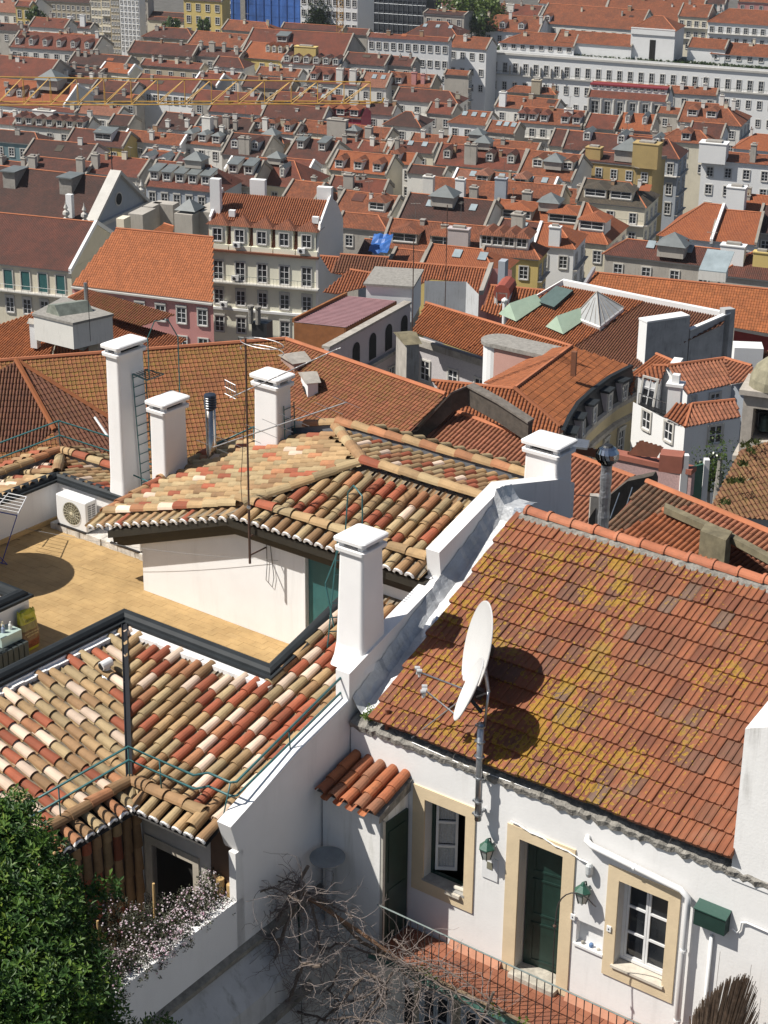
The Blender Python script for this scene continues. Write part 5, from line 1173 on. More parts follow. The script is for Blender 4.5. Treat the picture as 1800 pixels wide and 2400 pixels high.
# ------------------------------------------------------------------ bare vine on its trellis
vn = thing('bare_vine', 'bare twisting grape vine climbing a trellis in front of the shaded wall', 'vine', P(-15.0, 18.0, -20.5))
BK = mat('vine_bark', (.135, .105, .085), .95, .35, 14, .8, 30); TW = mat('vine_twig', (.21, .175, .16), .9, .3, 10)
def vp(x, y, v=17.9): return onv(x, y, v)
main = [([(500, 2400), (560, 2360), (610, 2290), (650, 2230), (672, 2170), (700, 2110), (712, 2080)], 17.7, .035), ([(712, 2080), (690, 2120), (650, 2135), (615, 2120), (590, 2105)], 17.8, .022), ([(712, 2085), (680, 2060), (640, 2070), (600, 2100), (570, 2085)], 17.9, .015),
        ([(715, 2090), (735, 2140), (745, 2190), (752, 2235)], 18.1, .028), ([(712, 2085), (760, 2105), (790, 2130), (830, 2150)], 18.2, .02), ([(750, 2265), (710, 2260), (695, 2300), (680, 2345), (640, 2350), (615, 2375), (560, 2385), (500, 2395)], 17.6, .03), ([(850, 2275), (880, 2290), (905, 2320), (900, 2350), (870, 2380), (835, 2400)], 18.2, .03),
        ([(560, 2350), (590, 2350), (620, 2340), (612, 2300), (640, 2265), (655, 2220), (640, 2190)], 17.6, .018), ([(850, 2290), (815, 2330), (780, 2370), (740, 2400)], 18.0, .026), ([(800, 2270), (770, 2320), (800, 2350), (850, 2340), (900, 2310)], 18.0, .018), ([(905, 2230), (960, 2290), (1010, 2320), (1060, 2345)], 18.5, .016), ([(920, 2200), (990, 2250), (1080, 2290), (1180, 2370)], 18.55, .014), ([(960, 2260), (985, 2310), (975, 2360), (950, 2400)], 18.3, .02), ([(700, 2110), (640, 2080), (560, 2110), (500, 2160), (430, 2210), (380, 2270)], 17.5, .016), ([(660, 2200), (600, 2200), (540, 2240), (470, 2260), (400, 2330)], 17.5, .018), ([(560, 2380), (500, 2350), (440, 2370), (380, 2350), (330, 2390)], 17.4, .02), ([(752, 2230), (800, 2210), (860, 2230), (930, 2250), (1000, 2290), (1070, 2330), (1130, 2390)], 18.4, .02), ([(640, 2350), (700, 2370), (760, 2390), (830, 2385), (900, 2400)], 17.9, .024)]
mb = MB(); tw = MB(); seeds = []
r2_ = random.Random(5)
for pts, v, r in main:
    q = [vp(x, y, v) for x, y in pts]; full = []
    for i in range(len(q)-1):
        for k in range(4): full.append(q[i].lerp(q[i+1], k/4)+Vector((r2_.uniform(-1, 1), r2_.uniform(-1, 1), r2_.uniform(-1, 1)))*.018)
    full.append(q[-1]); n_ = len(full); mb.tube(full, [r*(1-.45*i/n_)*(1+.18*math.sin(i*1.9)) for i in range(n_)], 7); seeds += [(p, r) for p in full[::1]]
mb.build('vine_stems', BK, vn, kind='stuff')
for (p, r) in seeds:
    for _ in range(3):
        d = Vector((r2_.gauss(0, 1.2), r2_.gauss(0, .6), r2_.gauss(.15, .8))).normalized(); L = r2_.uniform(.2, 1.2); st = 9; cur = p.copy(); path = [cur.copy()]
        for s in range(st):
            d = (d+Vector((r2_.gauss(0, .28), r2_.gauss(0, .22), r2_.gauss(-.05, .28)))).normalized(); cur = cur+d*(L/st); path.append(cur.copy())
            if s in (3, 5, 7) and r2_.random() < .6:
                e = (d+Vector((r2_.gauss(0, .8), r2_.gauss(0, .6), r2_.gauss(0, .8)))).normalized(); tw.tube([cur, cur+e*.05, cur+e*.11+ZA*.015], [.0035, .003, .0015], 3, cap=False)
        tw.tube(path, [.0065-.0045*i/st for i in range(st+1)], 4, cap=False)
tw.build('vine_twigs', TW, vn, kind='stuff')
gl = MB()
for (x, y) in ((985, 2275), (1010, 2290), (1150, 2360), (1170, 2375), (1000, 2280), (1225, 2395)):
    for _ in range(10):
        p = vp(x+r2_.uniform(-12, 12), y+r2_.uniform(-8, 8), 18.55); a = Vector((r2_.gauss(0, 1), r2_.gauss(0, 1), 1.2)).normalized(); b = a.cross(UA).normalized(); gl.add([p, p+b*.03+a*.02, p+a*.06, p-b*.03+a*.02], [(0, 1, 2, 3)]); gl.tr[-1] = r2_.random()
gl.build('young_leaves', leaf_mat('young_leaf', [(0, (.08, .16, .02)), (1, (.20, .32, .04))]), vn, kind='stuff')
for i, (a, b, r, m, lb_) in enumerate(((vp(697, 2070, 18.0), vp(707, 2420, 18.0), .018, DGREEN, 'thin dark green upright pole supporting the vine'), (vp(722, 2030, 18.0), vp(505, 2405, 17.4), .028, BK, 'dark slanting wooden pole leaning through the vine'), (vp(705, 2092, 18.0), P(-13.2, 18.62, -17.32), .03, mat('reddish_pole', (.2, .11, .06), .8, .3, 8), 'reddish brown trellis pole sloping down toward the balcony corner'), (vp(920, 2280, 18.3), vp(830, 2420, 18.0), .022, BK, 'dark pole crossing below the balcony corner'), (vp(1157, 2325, 18.5), vp(1115, 2420, 18.5), .022, BK, 'short dark pole leaning at the bottom of the balcony edge'))):
    mb = MB(); mb.tube([a, a.lerp(b, .5)+Vector((.01, 0, .01)), b], r, 7); tag(mb.build('trellis_pole', m), lb_, 'pole', 'poles of the vine trellis')
# weed on the corner
wd = thing('weed', 'small green weed growing on the mortar at the lower left roof corner', 'weed', P(-14.95, 19.7, -14.1))
leaf_cloud([(tuple(P(-14.95, 19.72, -14.02)), .09)], 34, .055, .012, 1.2, 2).build('leaves', leaf_mat('weed_leaf', [(0, (.06, .11, .02)), (1, (.16, .22, .05))]), wd, kind='stuff')
mb = MB(); mb.tube([P(-14.95, 19.72, -14.13), P(-14.95, 19.72, -14.0)], .006, 4); mb.build('stem', DGREEN, wd)
# ================================================================== terrain
def ground_z(y):
    pts = [(-200, -20.9), (22, -20.9), (32, -26), (60, -42), (90, -50), (150, -68), (230, -90), (300, -102), (430, -103), (760, -104), (1200, -90), (5000, -90)]
    for (a, b), (c, d) in zip(pts, pts[1:]):
        if y <= c: return b+(d-b)*(y-a)/(c-a)
    return -60
mb = MB(); ys = [-150, 0, 14, 22, 32, 45, 60, 75, 90, 120, 150, 190, 230, 260, 300, 360, 430, 520, 600, 700, 900, 1200, 3000]; xs = [-1500, -600, -300, -150, -60, 0, 60, 150, 300, 600, 1500]
vs = [Vector((x, y, ground_z(y)-.35*(1 if y < 25 else 0))) for y in ys for x in xs]; nx_ = len(xs)
mb.add(vs, [(j*nx_+i, j*nx_+i+1, (j+1)*nx_+i+1, (j+1)*nx_+i) for j in range(len(ys)-1) for i in range(nx_-1)])
g = mb.build('ground', mat('street_basalt', (.10, .095, .085), .95, .25, .3, .3, 3)); g['kind'] = 'structure'

# ================================================================== materials of the town
W_ = {'white': mat('town_white', (.70, .68, .63), .9, .07, .25, .1, 3, streak=.35), 'cream': mat('town_cream', (.70, .64, .50), .9, .08, .25, .1, 3, streak=.35), 'yellow': mat('town_yellow', (.60, .46, .17), .9, .08, .3, .1, 3, streak=.2),
      'grey': mat('town_grey', (.40, .37, .325), .9, .14, .3, .2, 3, streak=.7), 'blue': mat('town_bluegrey', (.36, .39, .43), .9, .08, .3, .1, 3, streak=.3), 'pink': mat('town_pink', (.52, .24, .22), .9, .07, .4, .1, 3, streak=.1),
      'beige': mat('town_beige', (.44, .38, .28), .9, .1, .3, .1, 3, streak=.4), 'ochre': mat('town_ochre', (.40, .29, .12), .9, .1, .3, .1, 3, streak=.3), 'teal': mat('town_teal', (.14, .22, .24), .9, .1, .3, .1, 3), 'brick': mat('peeling_brick', (.38, .24, .14), .95, .35, .8, .4, 4), 'magenta': mat('town_magenta', (.30, .02, .05), .6, .1), 'bright': mat('town_bright', (.76, .76, .75), .85, .03, .3, .1, 3, streak=.1), 'lilac': mat('town_lilac', (.50, .44, .44), .9, .06, .3, .1, 3, streak=.25)}
O1, O2 = (.40, .125, .052), (.30, .085, .038)
_rc = lambda *c: tuple(q*f for q, f in zip(c, (.60, .60, .56))) if c[0] > .39 else tuple(q*f for q, f in zip(c, (.47, .50, .50)))
R_ = {'orange': roof_mat('roof_orange', _rc(.42, .13, .055), _rc(.33, .095, .042), _rc(.17, .07, .04), patch=.55), 'bright': roof_mat('roof_bright', _rc(.50, .15, .055), _rc(.42, .12, .048), _rc(.3, .1, .05), patch=.3), 'red': roof_mat('roof_red', _rc(.38, .095, .05), _rc(.30, .078, .042), _rc(.11, .05, .035), patch=.6),
      'brown': roof_mat('roof_brown', _rc(.26, .075, .045), _rc(.19, .058, .037), _rc(.06, .035, .027), patch=.6), 'dark': roof_mat('roof_dark', _rc(.17, .062, .042), _rc(.125, .048, .034), _rc(.04, .03, .025), patch=.6), 'moss': roof_mat('roof_mossy', _rc(.20, .14, .095), _rc(.14, .105, .075), _rc(.08, .07, .05), patch=.7), 'pinkish': roof_mat('roof_pinkish', _rc(.46, .19, .12), _rc(.38, .15, .09), _rc(.3, .12, .08), patch=.3)}
PGREY = mat('parapet_grey', (.26, .235, .20), .9, .2, .5, .2, 3, streak=.5)
ZINC = mat('zinc_sheet', (.14, .155, .155), .5, .15, .8, .2, 4); SKYG = mat('skylight_glass', (.28, .33, .35), .15, .2, .5, 0); CAPM = mat('chimney_cap', (.3, .28, .25), .9, .2)
STONE = mat('pale_stone', (.52, .50, .46), .85, .1, .5, .1)
_wc = {}
def win_mesh(w, h, kind='w'):
    key = (round(w, 2), round(h, 2), kind)
    if key in _wc: return _wc[key]
    mb = MB(); X, Y, Zz = Vector((1, 0, 0)), Vector((0, 1, 0)), Vector((0, 0, 1))
    def bx(x0, x1, z0, z1, d, m): mb.obox(Vector((x0, -d, z0)), X*(x1-x0), Y*(d+.02), Zz*(z1-z0), m)
    s = .14
    bx(-w/2-s, -w/2, -h/2-s, h/2+s, .10, 2); bx(w/2, w/2+s, -h/2-s, h/2+s, .10, 2); bx(-w/2, w/2, h/2, h/2+s, .10, 2); bx(-w/2, w/2, -h/2-s, -h/2, .14, 2)
    if kind == 'teal': bx(-w/2, w/2, -h/2, h/2, .03, 1)
    else:
        bx(-w/2, w/2, -h/2, h/2, .005, 0); f = .055
        bx(-w/2, -w/2+f, -h/2, h/2, .05, 1); bx(w/2-f, w/2, -h/2, h/2, .05, 1); bx(-f*.7, f*.7, -h/2, h/2, .05, 1); bx(-w/2+f, w/2-f, h/2-f, h/2, .045, 1); bx(-w/2+f, w/2-f, -h/2, -h/2+f*1.5, .045, 1)
        for k in ((1,) if h < 1.7 else (1, 2)): z = -h/2+h*k/(2 if h < 1.7 else 3); bx(-w/2+f, w/2-f, z-.025, z+.025, .045, 1)
        if kind == 'arch': bx(-w/2-s, w/2+s, h/2+s, h/2+s+.22, .16, 2)
    _wc[key] = mb.mesh('window_'+kind, [GLASS, TEAL if kind == 'teal' else WOODW, STONE]); return _wc[key]
def put_win(parent, p, A, n, w, h, kind='w'): return inst(win_mesh(w, h, kind), 'window', parent, frameM(p, A, n, ZA))
_dm = {}
def dormer_mesh(kind, w, wallk, roofk):
    key = (kind, w, wallk, roofk)
    if key in _dm: return _dm[key]
    mb = MB(); V = lambda x, y, z: Vector((x, y, z)); h = 1.7; L = 3.4
    if kind == 'hip':
        mb.hexa([V(-w/2, 0, -.4), V(w/2, 0, -.4), V(w/2, L, -.4), V(-w/2, L, -.4), V(-w/2, 0, h), V(w/2, 0, h), V(w/2, L, h), V(-w/2, L, h)], 0)
        e = .28; a, b, c, d = V(-w/2-e, -e, h-.05), V(w/2+e, -e, h-.05), V(w/2+e, L+.6, h-.05), V(-w/2-e, L+.6, h-.05); r0, r1 = V(0, w*.45, h+.62), V(0, L+.6, h+.62)
        mb.poly([a, b, r0], 1, [(0, 0), (w, 0), (w/2, 1)]); mb.poly([b, c, r1, r0], 1, [(0, 0), (L, 0), (L, 1), (.6, 1)]); mb.poly([d, a, r0, r1], 1, [(0, 0), (L, 0), (L-.6, 1), (0, 1)]); mb.poly([a, d, c, b], 0)
    elif kind == 'gab':
        mb.hexa([V(-w/2, 0, -.4), V(w/2, 0, -.4), V(w/2, L, -.4), V(-w/2, L, -.4), V(-w/2, 0, h), V(w/2, 0, h), V(w/2, L, h), V(-w/2, L, h)], 0)
        e = .15; r0, r1 = V(0, -e, h+.6), V(0, L+.8, h+.6); a, b, c, d = V(-w/2-e, -e, h-.03), V(w/2+e, -e, h-.03), V(w/2+e, L+.8, h-.03), V(-w/2-e, L+.8, h-.03)
        mb.poly([a, r0, r1, d], 1, [(0, 0), (0, 1), (L, 1), (L, 0)]); mb.poly([b, c, r1, r0], 1, [(0, 0), (L, 0), (L, 1), (0, 1)]); mb.poly([V(-w/2, 0, h), V(w/2, 0, h), V(0, 0, h+.55)], 0)
    else:
        mb.hexa([V(-w/2, 0, -.4), V(w/2, 0, -.4), V(w/2, L, -.4), V(-w/2, L, -.4), V(-w/2, 0, h), V(w/2, 0, h), V(w/2, L, h+.6), V(-w/2, L, h+.6)], 0)
        mb.hexa([V(-w/2-.2, -.3, h), V(w/2+.2, -.3, h), V(w/2+.2, L, h+.62), V(-w/2-.2, L, h+.62), V(-w/2-.2, -.3, h+.12), V(w/2+.2, -.3, h+.12), V(w/2+.2, L, h+.74), V(-w/2-.2, L, h+.74)], 1)
    _dm[key] = mb.mesh('dormer_'+kind, [W_[wallk], R_.get(roofk, ZINC)]); return _dm[key]
def azv(az): return Vector((math.sin(rad(az)), math.cos(rad(az)), 0))
def zE(y): return -84 if y < 330 else (-84+14*(y-330)/270 if y < 600 else -70)
def solve(f, lo, hi):
    fl = f(lo) > 0
    for _ in range(50):
        m = (lo+hi)/2
        if (f(m) > 0) == fl: lo = m
        else: hi = m
    return (lo+hi)/2
rc_ = random.Random(21)
GROUPT = 'tiled houses of the lower town'
def house(label, x0, y0, x1, yr, roof='orange', wall='cream', z=None, az=None, slope=27, kind='gable', nf=2, nx=None, wk='w', dm=None, ch=(), sky_=0, par=True, h=None, floor=3.3, bal=False, group=GROUPT, w1=1.15, wh=1.75, side=0, pyr=None, hipf=.8, ztop=1.15, cat='house', name='house', corn=True):
    z = zE(y0) if z is None else z
    az = 110+rc_.uniform(-3.5, 3.5) if az is None else az; slope += rc_.uniform(-2, 2)
    E = onz(x0, y0, z); A = azv(az); n = azv(az-90); s = math.tan(rad(slope))
    L = solve(lambda l: x1-proj(E+A*l)[0], 1, 160)
    dmax = 28
    d = solve(lambda q: proj(E+n*q+ZA*q*s)[1]-yr, .8, dmax)
    h = h or min(17, max(10, z-ground_z(E.y)+1))
    root = thing(name, label, cat, E-ZA*h, group); mb = MB(); wm = W_[wall]; F = E+A*L
    hl = d*hipf if kind in ('hip', 'hipL') else 0; hr = d*hipf if kind in ('hip', 'hipR') else 0
    if hl+hr > L*.96: k = L*.96/(hl+hr); hl *= k; hr *= k
    e = .35
    r0, r1 = E+A*hl+n*d+ZA*d*s, F-A*hr+n*d+ZA*d*s; B0, B1 = E+n*2*d, F+n*2*d
    Ee, Fe = E-n*e-ZA*e*s-(A*e if hl else A*0), F-n*e-ZA*e*s+(A*e if hr else A*0); sl_ = math.hypot(d, d*s)
    ro = MB(); ro.poly([Ee, Fe, r1, r0], 0, [(-e, sl_), (L+e, sl_), (L-hr, 0), (hl, 0)])
    ro.poly([B1+n*e-ZA*e*s, B0+n*e-ZA*e*s, r0, r1], 0, [(0, sl_), (L, sl_), (L-hl, 0), (hr, 0)])
    if hl: ro.poly([B0-A*e+n*e-ZA*e*s, Ee, r0], 0, [(0, sl_), (2*d, sl_), (d, 0)])
    else: mb.poly([E, E+n*2*d, E+n*d+ZA*d*s])
    if hr: ro.poly([Fe, B1+A*e+n*e-ZA*e*s, r1], 0, [(0, sl_), (2*d, sl_), (d, 0)])
    else: mb.poly([F, F+n*d+ZA*d*s, F+n*2*d])
    ro.build('roof', R_[roof], root)
    mb.hexa([E-ZA*h, F-ZA*h, B1-ZA*h, B0-ZA*h, E-ZA*.02, F-ZA*.02, B1-ZA*.02, B0-ZA*.02]); mb.build('wall', wm, root)
    rc = MB(); rr = .11
    rc.tube([r0+ZA*.04, r1+ZA*.04], rr, 5)
    if hl: rc.tube([Ee+ZA*.04, r0+ZA*.04], rr, 5)
    if hr: rc.tube([Fe+ZA*.04, r1+ZA*.04], rr, 5)
    rc.build('ridge_tiles', mat('ridge_line_clay', (.42, .15, .07), .9, .2, .6), root)
    if corn: mb = MB(); mb.obox(E-n*.22-ZA*.42, A*L, n*.22, ZA*.26); mb.build('cornice', STONE if wall != 'bright' else W_['bright'], root)
    if par:
        for (q, sg, on) in ((E, -1, not hl), (F, 1, not hr)):
            if not on: continue
            o = q-A*(.18 if sg > 0 else .22); mb = MB(); wv = A*.4
            pr = [q-n*.3-ZA*.5, q-n*.3+ZA*.16, q+n*d+ZA*(d*s+.30), q+n*(2*d+.3)+ZA*.16, q+n*(2*d+.3)-ZA*.5, q+n*d+ZA*(d*s-.3)]
            mb.prism([p-A*.2 for p in pr], wv); mb.build('parapet', W_['bright'] if par == 'w' else PGREY, root)
    if nx is None: nx = max(2, int(L/3.1))
    hs = d*s
    for f in range(nf):
        zz = -ztop-wh/2-.25-f*floor
        if -zz+1 > h: break
        for i in range(nx):
            put_win(root, E+A*(L*(i+.5)/nx)+ZA*zz-n*.0, A, n, w1, wh, wk)
        if bal is True or (bal and f in bal):
            mb = MB(); mb.obox(E-n*.7+ZA*(zz-wh/2-.3), A*L, n*.7, ZA*.14); b_ = mb.build('balcony', STONE, root)
            mb = MB(); mb.tube([E-n*.68+ZA*(zz-wh/2+.75), F-n*.68+ZA*(zz-wh/2+.75)], .03, 4)
            for i in range(int(L/.9)): mb.tube([E-n*.68+A*i*.9+ZA*(zz-wh/2-.2), E-n*.68+A*i*.9+ZA*(zz-wh/2+.75)], .018, 3)
            mb.build('balcony_rail', DGREEN, b_)
    for f in range(side):
        zz = -ztop-wh/2-.25-f*floor; k = max(2, int(2*d/3.2))
        for i in range(k): put_win(root, F+n*(2*d*(i+.5)/k)+ZA*zz, n, -A, w1, wh, wk)
        mb = MB(); mb.obox(F+ZA*(zz-wh/2-.3), A*.6, n*2*d, ZA*.14); mb.build('balcony', W_['grey'], root)
    if dm:
        kd, cnt, up, wl, rf = dm[:5]; w = dm[5] if len(dm) > 5 else 1.5
        for i in range(cnt):
            t = (i+.5)/cnt if len(dm) < 7 else dm[6][i]
            p = E+A*(hl*.5+(L-hl*.5-hr*.5)*t)+n*(d*up)+ZA*(d*up*s)
            o = inst(dormer_mesh(kd, w, wl, rf), 'dormer', root, frameM(p, A, n, ZA))
            wo_ = D.objects.new('window', win_mesh(w-.55, 1.15)); COL.objects.link(wo_); wo_.parent = o; wo_.matrix_local = Matrix.Translation((0, -.0, .95))
    for c in ch:
        t, up, hh = c[:3]; cw, cd = (c[3], c[4]) if len(c) > 4 else (.9, .7); cm = c[5] if len(c) > 5 else ('white' if wall in ('white', 'bright') else 'grey')
        p = E+A*(L*t)+n*(d*up)+ZA*((d*up if up <= 1 else d*(2-up))*s-.6)
        mb = MB(); mb.obox(p-A*cw/2-n*cd/2, A*cw, n*cd, ZA*(hh+.6)); mb.obox(p-A*(cw/2+.1)-n*(cd/2+.1)+ZA*(hh+.6), A*(cw+.2), n*(cd+.2), ZA*.15, 0); mb.obox(p-A*cw*.3-n*cd*.3+ZA*(hh+.75), A*cw*.6, n*cd*.6, ZA*.3, 1); mb.build('chimney', [W_[cm], CAPM], root)
    if nf and L > 9:
        for _ in range(rc_.choice((1, 2, 2, 3))):
            t_, up_, hh = rc_.uniform(.06, .94), rc_.uniform(.5, .98), rc_.uniform(.5, 1.5); cw, cd = rc_.uniform(.4, 1.1), rc_.uniform(.4, .9); p = E+A*(L*t_)+n*(d*up_)+ZA*(d*up_*s-.5)
            mb = MB(); mb.obox(p, A*cw, n*cd, ZA*(hh+.5), 0); mb.obox(p-A*.06-n*.06+ZA*(hh+.5), A*(cw+.12), n*(cd+.12), ZA*.1, 1)
            for k in range(rc_.choice((0, 1, 2))): mb.tube([p+A*(.2+.3*k)+n*cd*.5+ZA*(hh+.6), p+A*(.2+.3*k)+n*cd*.5+ZA*(hh+1.0)], .1, 5, 2)
            mb.build('chimney', [W_[rc_.choice(('grey', 'white', 'cream', 'beige', 'grey', 'brick'))], CAPM, R_['orange']], root)
        for _ in range(rc_.choice((1, 2))):
            p = E+A*(L*rc_.uniform(.1, .9))+n*d+ZA*(d*s); hh = rc_.uniform(1.8, 3.4); mb = MB(); mb.tube([p, p+ZA*hh], .035, 3)
            q = azv(rc_.uniform(0, 180)); mb.tube([p+ZA*(hh-.1)-q*.7, p+ZA*(hh-.1)+q*.7], .025, 3)
            for k in range(4): r_x = Vector((-q.y, q.x, 0))*.3; o_ = p+ZA*(hh-.1)+q*(-.6+.4*k); mb.tube([o_-r_x, o_+r_x], .018, 3)
            mb.build('aerial', CAPM, root)
        if rc_.random() < .45:
            p = E+A*(L*rc_.uniform(.15, .85))+n*(d*rc_.uniform(.3, .7)); p = p+ZA*((p-E).dot(n)*s+.04); nn = (ZA-n*s).normalized(); sv_ = (n+ZA*s).normalized(); mb = MB(); mb.obox(p, A*rc_.uniform(.8, 2.6), sv_*rc_.uniform(.8, 2.2), nn*.05); mb.build('patched_tiles', R_[rc_.choice(('bright', 'dark', 'moss', 'brown'))], root)
    for i in range(sky_):
        t = (i+1)/(sky_+1); p = E+A*(L*t)+n*(d*.55)+ZA*(d*.55*s+.05); sv_ = (n+ZA*s).normalized(); nn = (ZA-n*s).normalized()
        mb = MB(); mb.obox(p, A*1.1, sv_*1.5, nn*.12); mb.build('skylight', SKYG, root)
    if pyr:
        t, up, sz = pyr; p = E+A*(L*t)+n*(d*up)+ZA*(d*up*s-.2)
        mb = MB(); mb.obox(p-A*sz/2-n*sz/2, A*sz, n*sz, ZA*(sz*.45), 0); q = p+ZA*sz*.45; c4_ = [q-A*sz*.6-n*sz*.6, q+A*sz*.6-n*sz*.6, q+A*sz*.6+n*sz*.6, q-A*sz*.6+n*sz*.6]; ap_ = q+ZA*sz*.42
        for k in range(4): mb.poly([c4_[k], c4_[(k+1) % 4], ap_], 1)
        mb.build('roof_lantern', [W_['grey'], ZINC], root)
    return root, E, A, n, L, d, s, h
H = house
# ---- far hillside (x0, y0 = left end of the eave in the photograph, x1 right end, yr ridge)
ZD = lambda Y, y: -Y*math.tan(PITCH+math.atan((y-1200)/FPX))
H('pale rose roofed house at the far top left corner', -40, 24, 68, -14, 'pinkish', 'white', z=ZD(600, 24))
H('yellow house with white trimmed windows near the top left', 36, 12, 70, 2, 'red', 'yellow', z=ZD(590, 12), nf=3, nx=2, h=20, wh=2.2)
H('long dark shaded house with shutters at the top left', 74, -2, 211, -20, 'dark', 'beige', z=ZD(640, -2), nf=5, nx=12, h=18, floor=2.6, w1=.9, wh=1.3)
H('cream five storey house standing left of the tall white tower block', 212, -6, 236, -20, 'red', 'cream', z=ZD(610, -6), nf=6, nx=3, h=22, floor=2.5, w1=.7, wh=1.3)
H('narrow cream house with black balconies left of the beige one', 237, -6, 257, -20, 'red', 'cream', z=ZD(605, -6), nf=6, nx=3, h=22, bal=(1, 3), floor=2.5, w1=.6, wh=1.3)
H('narrow beige house touching the tall white block', 258, -8, 278, -20, 'red', 'beige', z=ZD(600, -8), nf=8, nx=3, h=24, floor=2.1, w1=.5, wh=1.0)
H('tall white block of many small windows near the top left', 279, -10, 325, -20, 'red', 'bright', z=ZD(590, -10), nf=9, nx=5, h=30, floor=1.75, w1=.55, wh=.9)
H('retaining terrace with long cream wall below a green awning', 346, 34, 428, 26, 'dark', 'cream', z=ZD(600, 34), nf=0, par=False)
H('beige house with two rows of windows beside the blue sheeting', 430, -4, 520, -18, 'brown', 'yellow', z=ZD(580, -4), nf=3, nx=4, h=20, wh=2.0, w1=1.3, floor=3.6)
H('red house with a pale classical gable below the yellow house', 68, 60, 152, 40, 'red', 'white', nf=1, kind='gable')
H('long red brown roof with six small white dormers near the top left', 22, 108, 218, 73, 'red', 'white', dm=('gab', 6, .12, 'white', 'red', 1.4), ch=((.95, .9, 1.5),), nf=2)
H('brown roofed house in front of the tall white block', 300, 121, 452, 96, 'brown', 'beige', nf=1)
H('low red roof with cream gable left of the brown roofs', 128, 92, 215, 76, 'brown', 'grey', nf=1)
H('brown red roof running to the left edge above the crane jib', -50, 172, 108, 128, 'red', 'grey', nf=1)
H('dark brown roof with grey gable in the upper left', 160, 146, 292, 122, 'dark', 'grey', nf=1, ch=((.1, .7, 1.5), (.4, 1, 1)))
H('small orange roofed cream house above the crane jib', 233, 165, 302, 146, 'bright', 'cream', nf=1, nx=3, ch=((.8, .5, .8),), par='w')
H('flat roofed pale houses with clutter above the orange roof', 70, 160, 232, 150, 'dark', 'grey', nf=1, slope=8, ch=((.3, .6, 1.2), (.6, .6, 1.4), (.8, .4, 1)))
H('bright orange roof with three dormers and a big zinc lantern behind the crane jib', -40, 232, 150, 184, 'bright', 'white', dm=('gab', 3, .2, 'white', 'brown', 1.5, (.28, .42, .58)), nf=1, pyr=(.72, .78, 5.2), par='w')
H('brown roof right of the zinc lantern behind the crane', 215, 207, 309, 186, 'brown', 'white', nf=1)
H('wide red brown roof with a row of white windows behind the crane', 308, 204, 452, 173, 'red', 'bright', nf=1, nx=9)
H('dusty pink roof over a white house with balcony windows below the crane', 178, 262, 275, 243, 'pinkish', 'white', nf=1, nx=4, bal=(0,))
H('long white row of windows under the orange lantern roof', -30, 243, 176, 236, 'red', 'bright', nf=2, nx=12, slope=12)
H('dark zigzag roof with a boxed skylight left of centre', 32, 291, 200, 262, 'brown', 'white', dm=('hip', 7, .02, 'white', 'brown', 1.6), nf=1, pyr=None, ch=((.35, .8, 1.2, 5, 1.5, 'white'),))
H('dark brown roof with a broad grey gable wall', 254, 290, 302, 268, 'dark', 'grey', nf=1)
H('dark brown roof between two grey parapets', 366, 297, 452, 262, 'dark', 'white', nf=1, ch=((.3, .1, 1.2), (.8, .2, 1.4)))
H('orange hipped roof below the blue sheeting', 520, 67, 632, 46, 'orange', 'cream', kind='hipR', nf=1, nx=0)
H('broad orange roof left of the great brown roof', 440, 101, 566, 72, 'orange', 'grey', nf=1, nx=0)
H('great red brown roof filling the upper centre', 562, 130, 800, 66, 'red', 'grey', nf=0, nx=0, dm=('flat', 1, .55, 'grey', 'z', 3, (.35,)))
H('strip of dark brown roof below the ivy covered house', 660, 64, 802, 53, 'brown', 'beige', nf=0, nx=0)
H('yellow gabled house with three arched orange dormers', 566, 132, 662, 98, 'bright', 'yellow', dm=('gab', 3, .4, 'cream', 'bright', 1.3, (.55, .7, .85)), nf=1)
H('brown roofed white house with a balcony in the upper centre', 500, 153, 570, 132, 'brown', 'white', nf=2, nx=4, bal=(0,), kind='hipR')
H('red brown roofs with many grey chimneys in the upper centre left', 452, 128, 560, 112, 'brown', 'grey', nf=1, ch=((.1, .8, 2), (.35, .7, 2.2, 1.6, .8), (.6, .8, 2), (.9, .6, 1.5)))
H('long house with a grey glazed roof strip and six arched dormers', 660, 146, 798, 128, 'brown', 'white', dm=('gab', 6, .04, 'white', 'brown', 1.7), nf=1, ch=((.35, 1, 2.4, 6.0, 2, 'yellow'),))
H('brown roofed house with a long band of white windows', 803, 146, 902, 122, 'brown', 'white', nf=1, nx=7, bal=(0,))
H('red dormered house with two tall white chimneys', 718, 190, 838, 156, 'red', 'white', dm=('hip', 4, .1, 'white', 'red', 1.6), ch=((.64, .1, 3.2, 1.6, .9, 'white'), (.90, .1, 3.2, 1.6, .9, 'white')), nf=1)
H('brown roof with a pale right parapet behind the crane jib', 566, 200, 680, 178, 'brown', 'beige', nf=1)
H('pink red roof with two skylights right of the tall white chimneys', 842, 200, 905, 169, 'pinkish', 'white', nf=2, sky_=2)
H('small red roofs beside a slanting white wall in the upper centre', 452, 196, 508, 170, 'red', 'blue', nf=1, par='w', ch=((.2, .7, 1),))
H('red brown roofs under the right half of the crane jib', 452, 232, 600, 210, 'red', 'grey', nf=1, ch=((.5, .8, 1),))
H('row of low red roofs beneath the end of the crane jib', 640, 234, 800, 214, 'red', 'pink', nf=1, sky_=2, ch=((.8, .5, 1.4),))
H('long plain brown roof left of the magenta dormers', 612, 272, 757, 242, 'brown', 'blue', nf=1)
H('house with three white framed dormers on a magenta front', 750, 268, 846, 243, 'orange', 'magenta', dm=('hip', 3, .0, 'magenta', 'bright', 2.2), nf=0, par=False)
H('muted red roof crossed by a white parapet left of the plain brown one', 488, 258, 614, 236, 'red', 'white', nf=1)
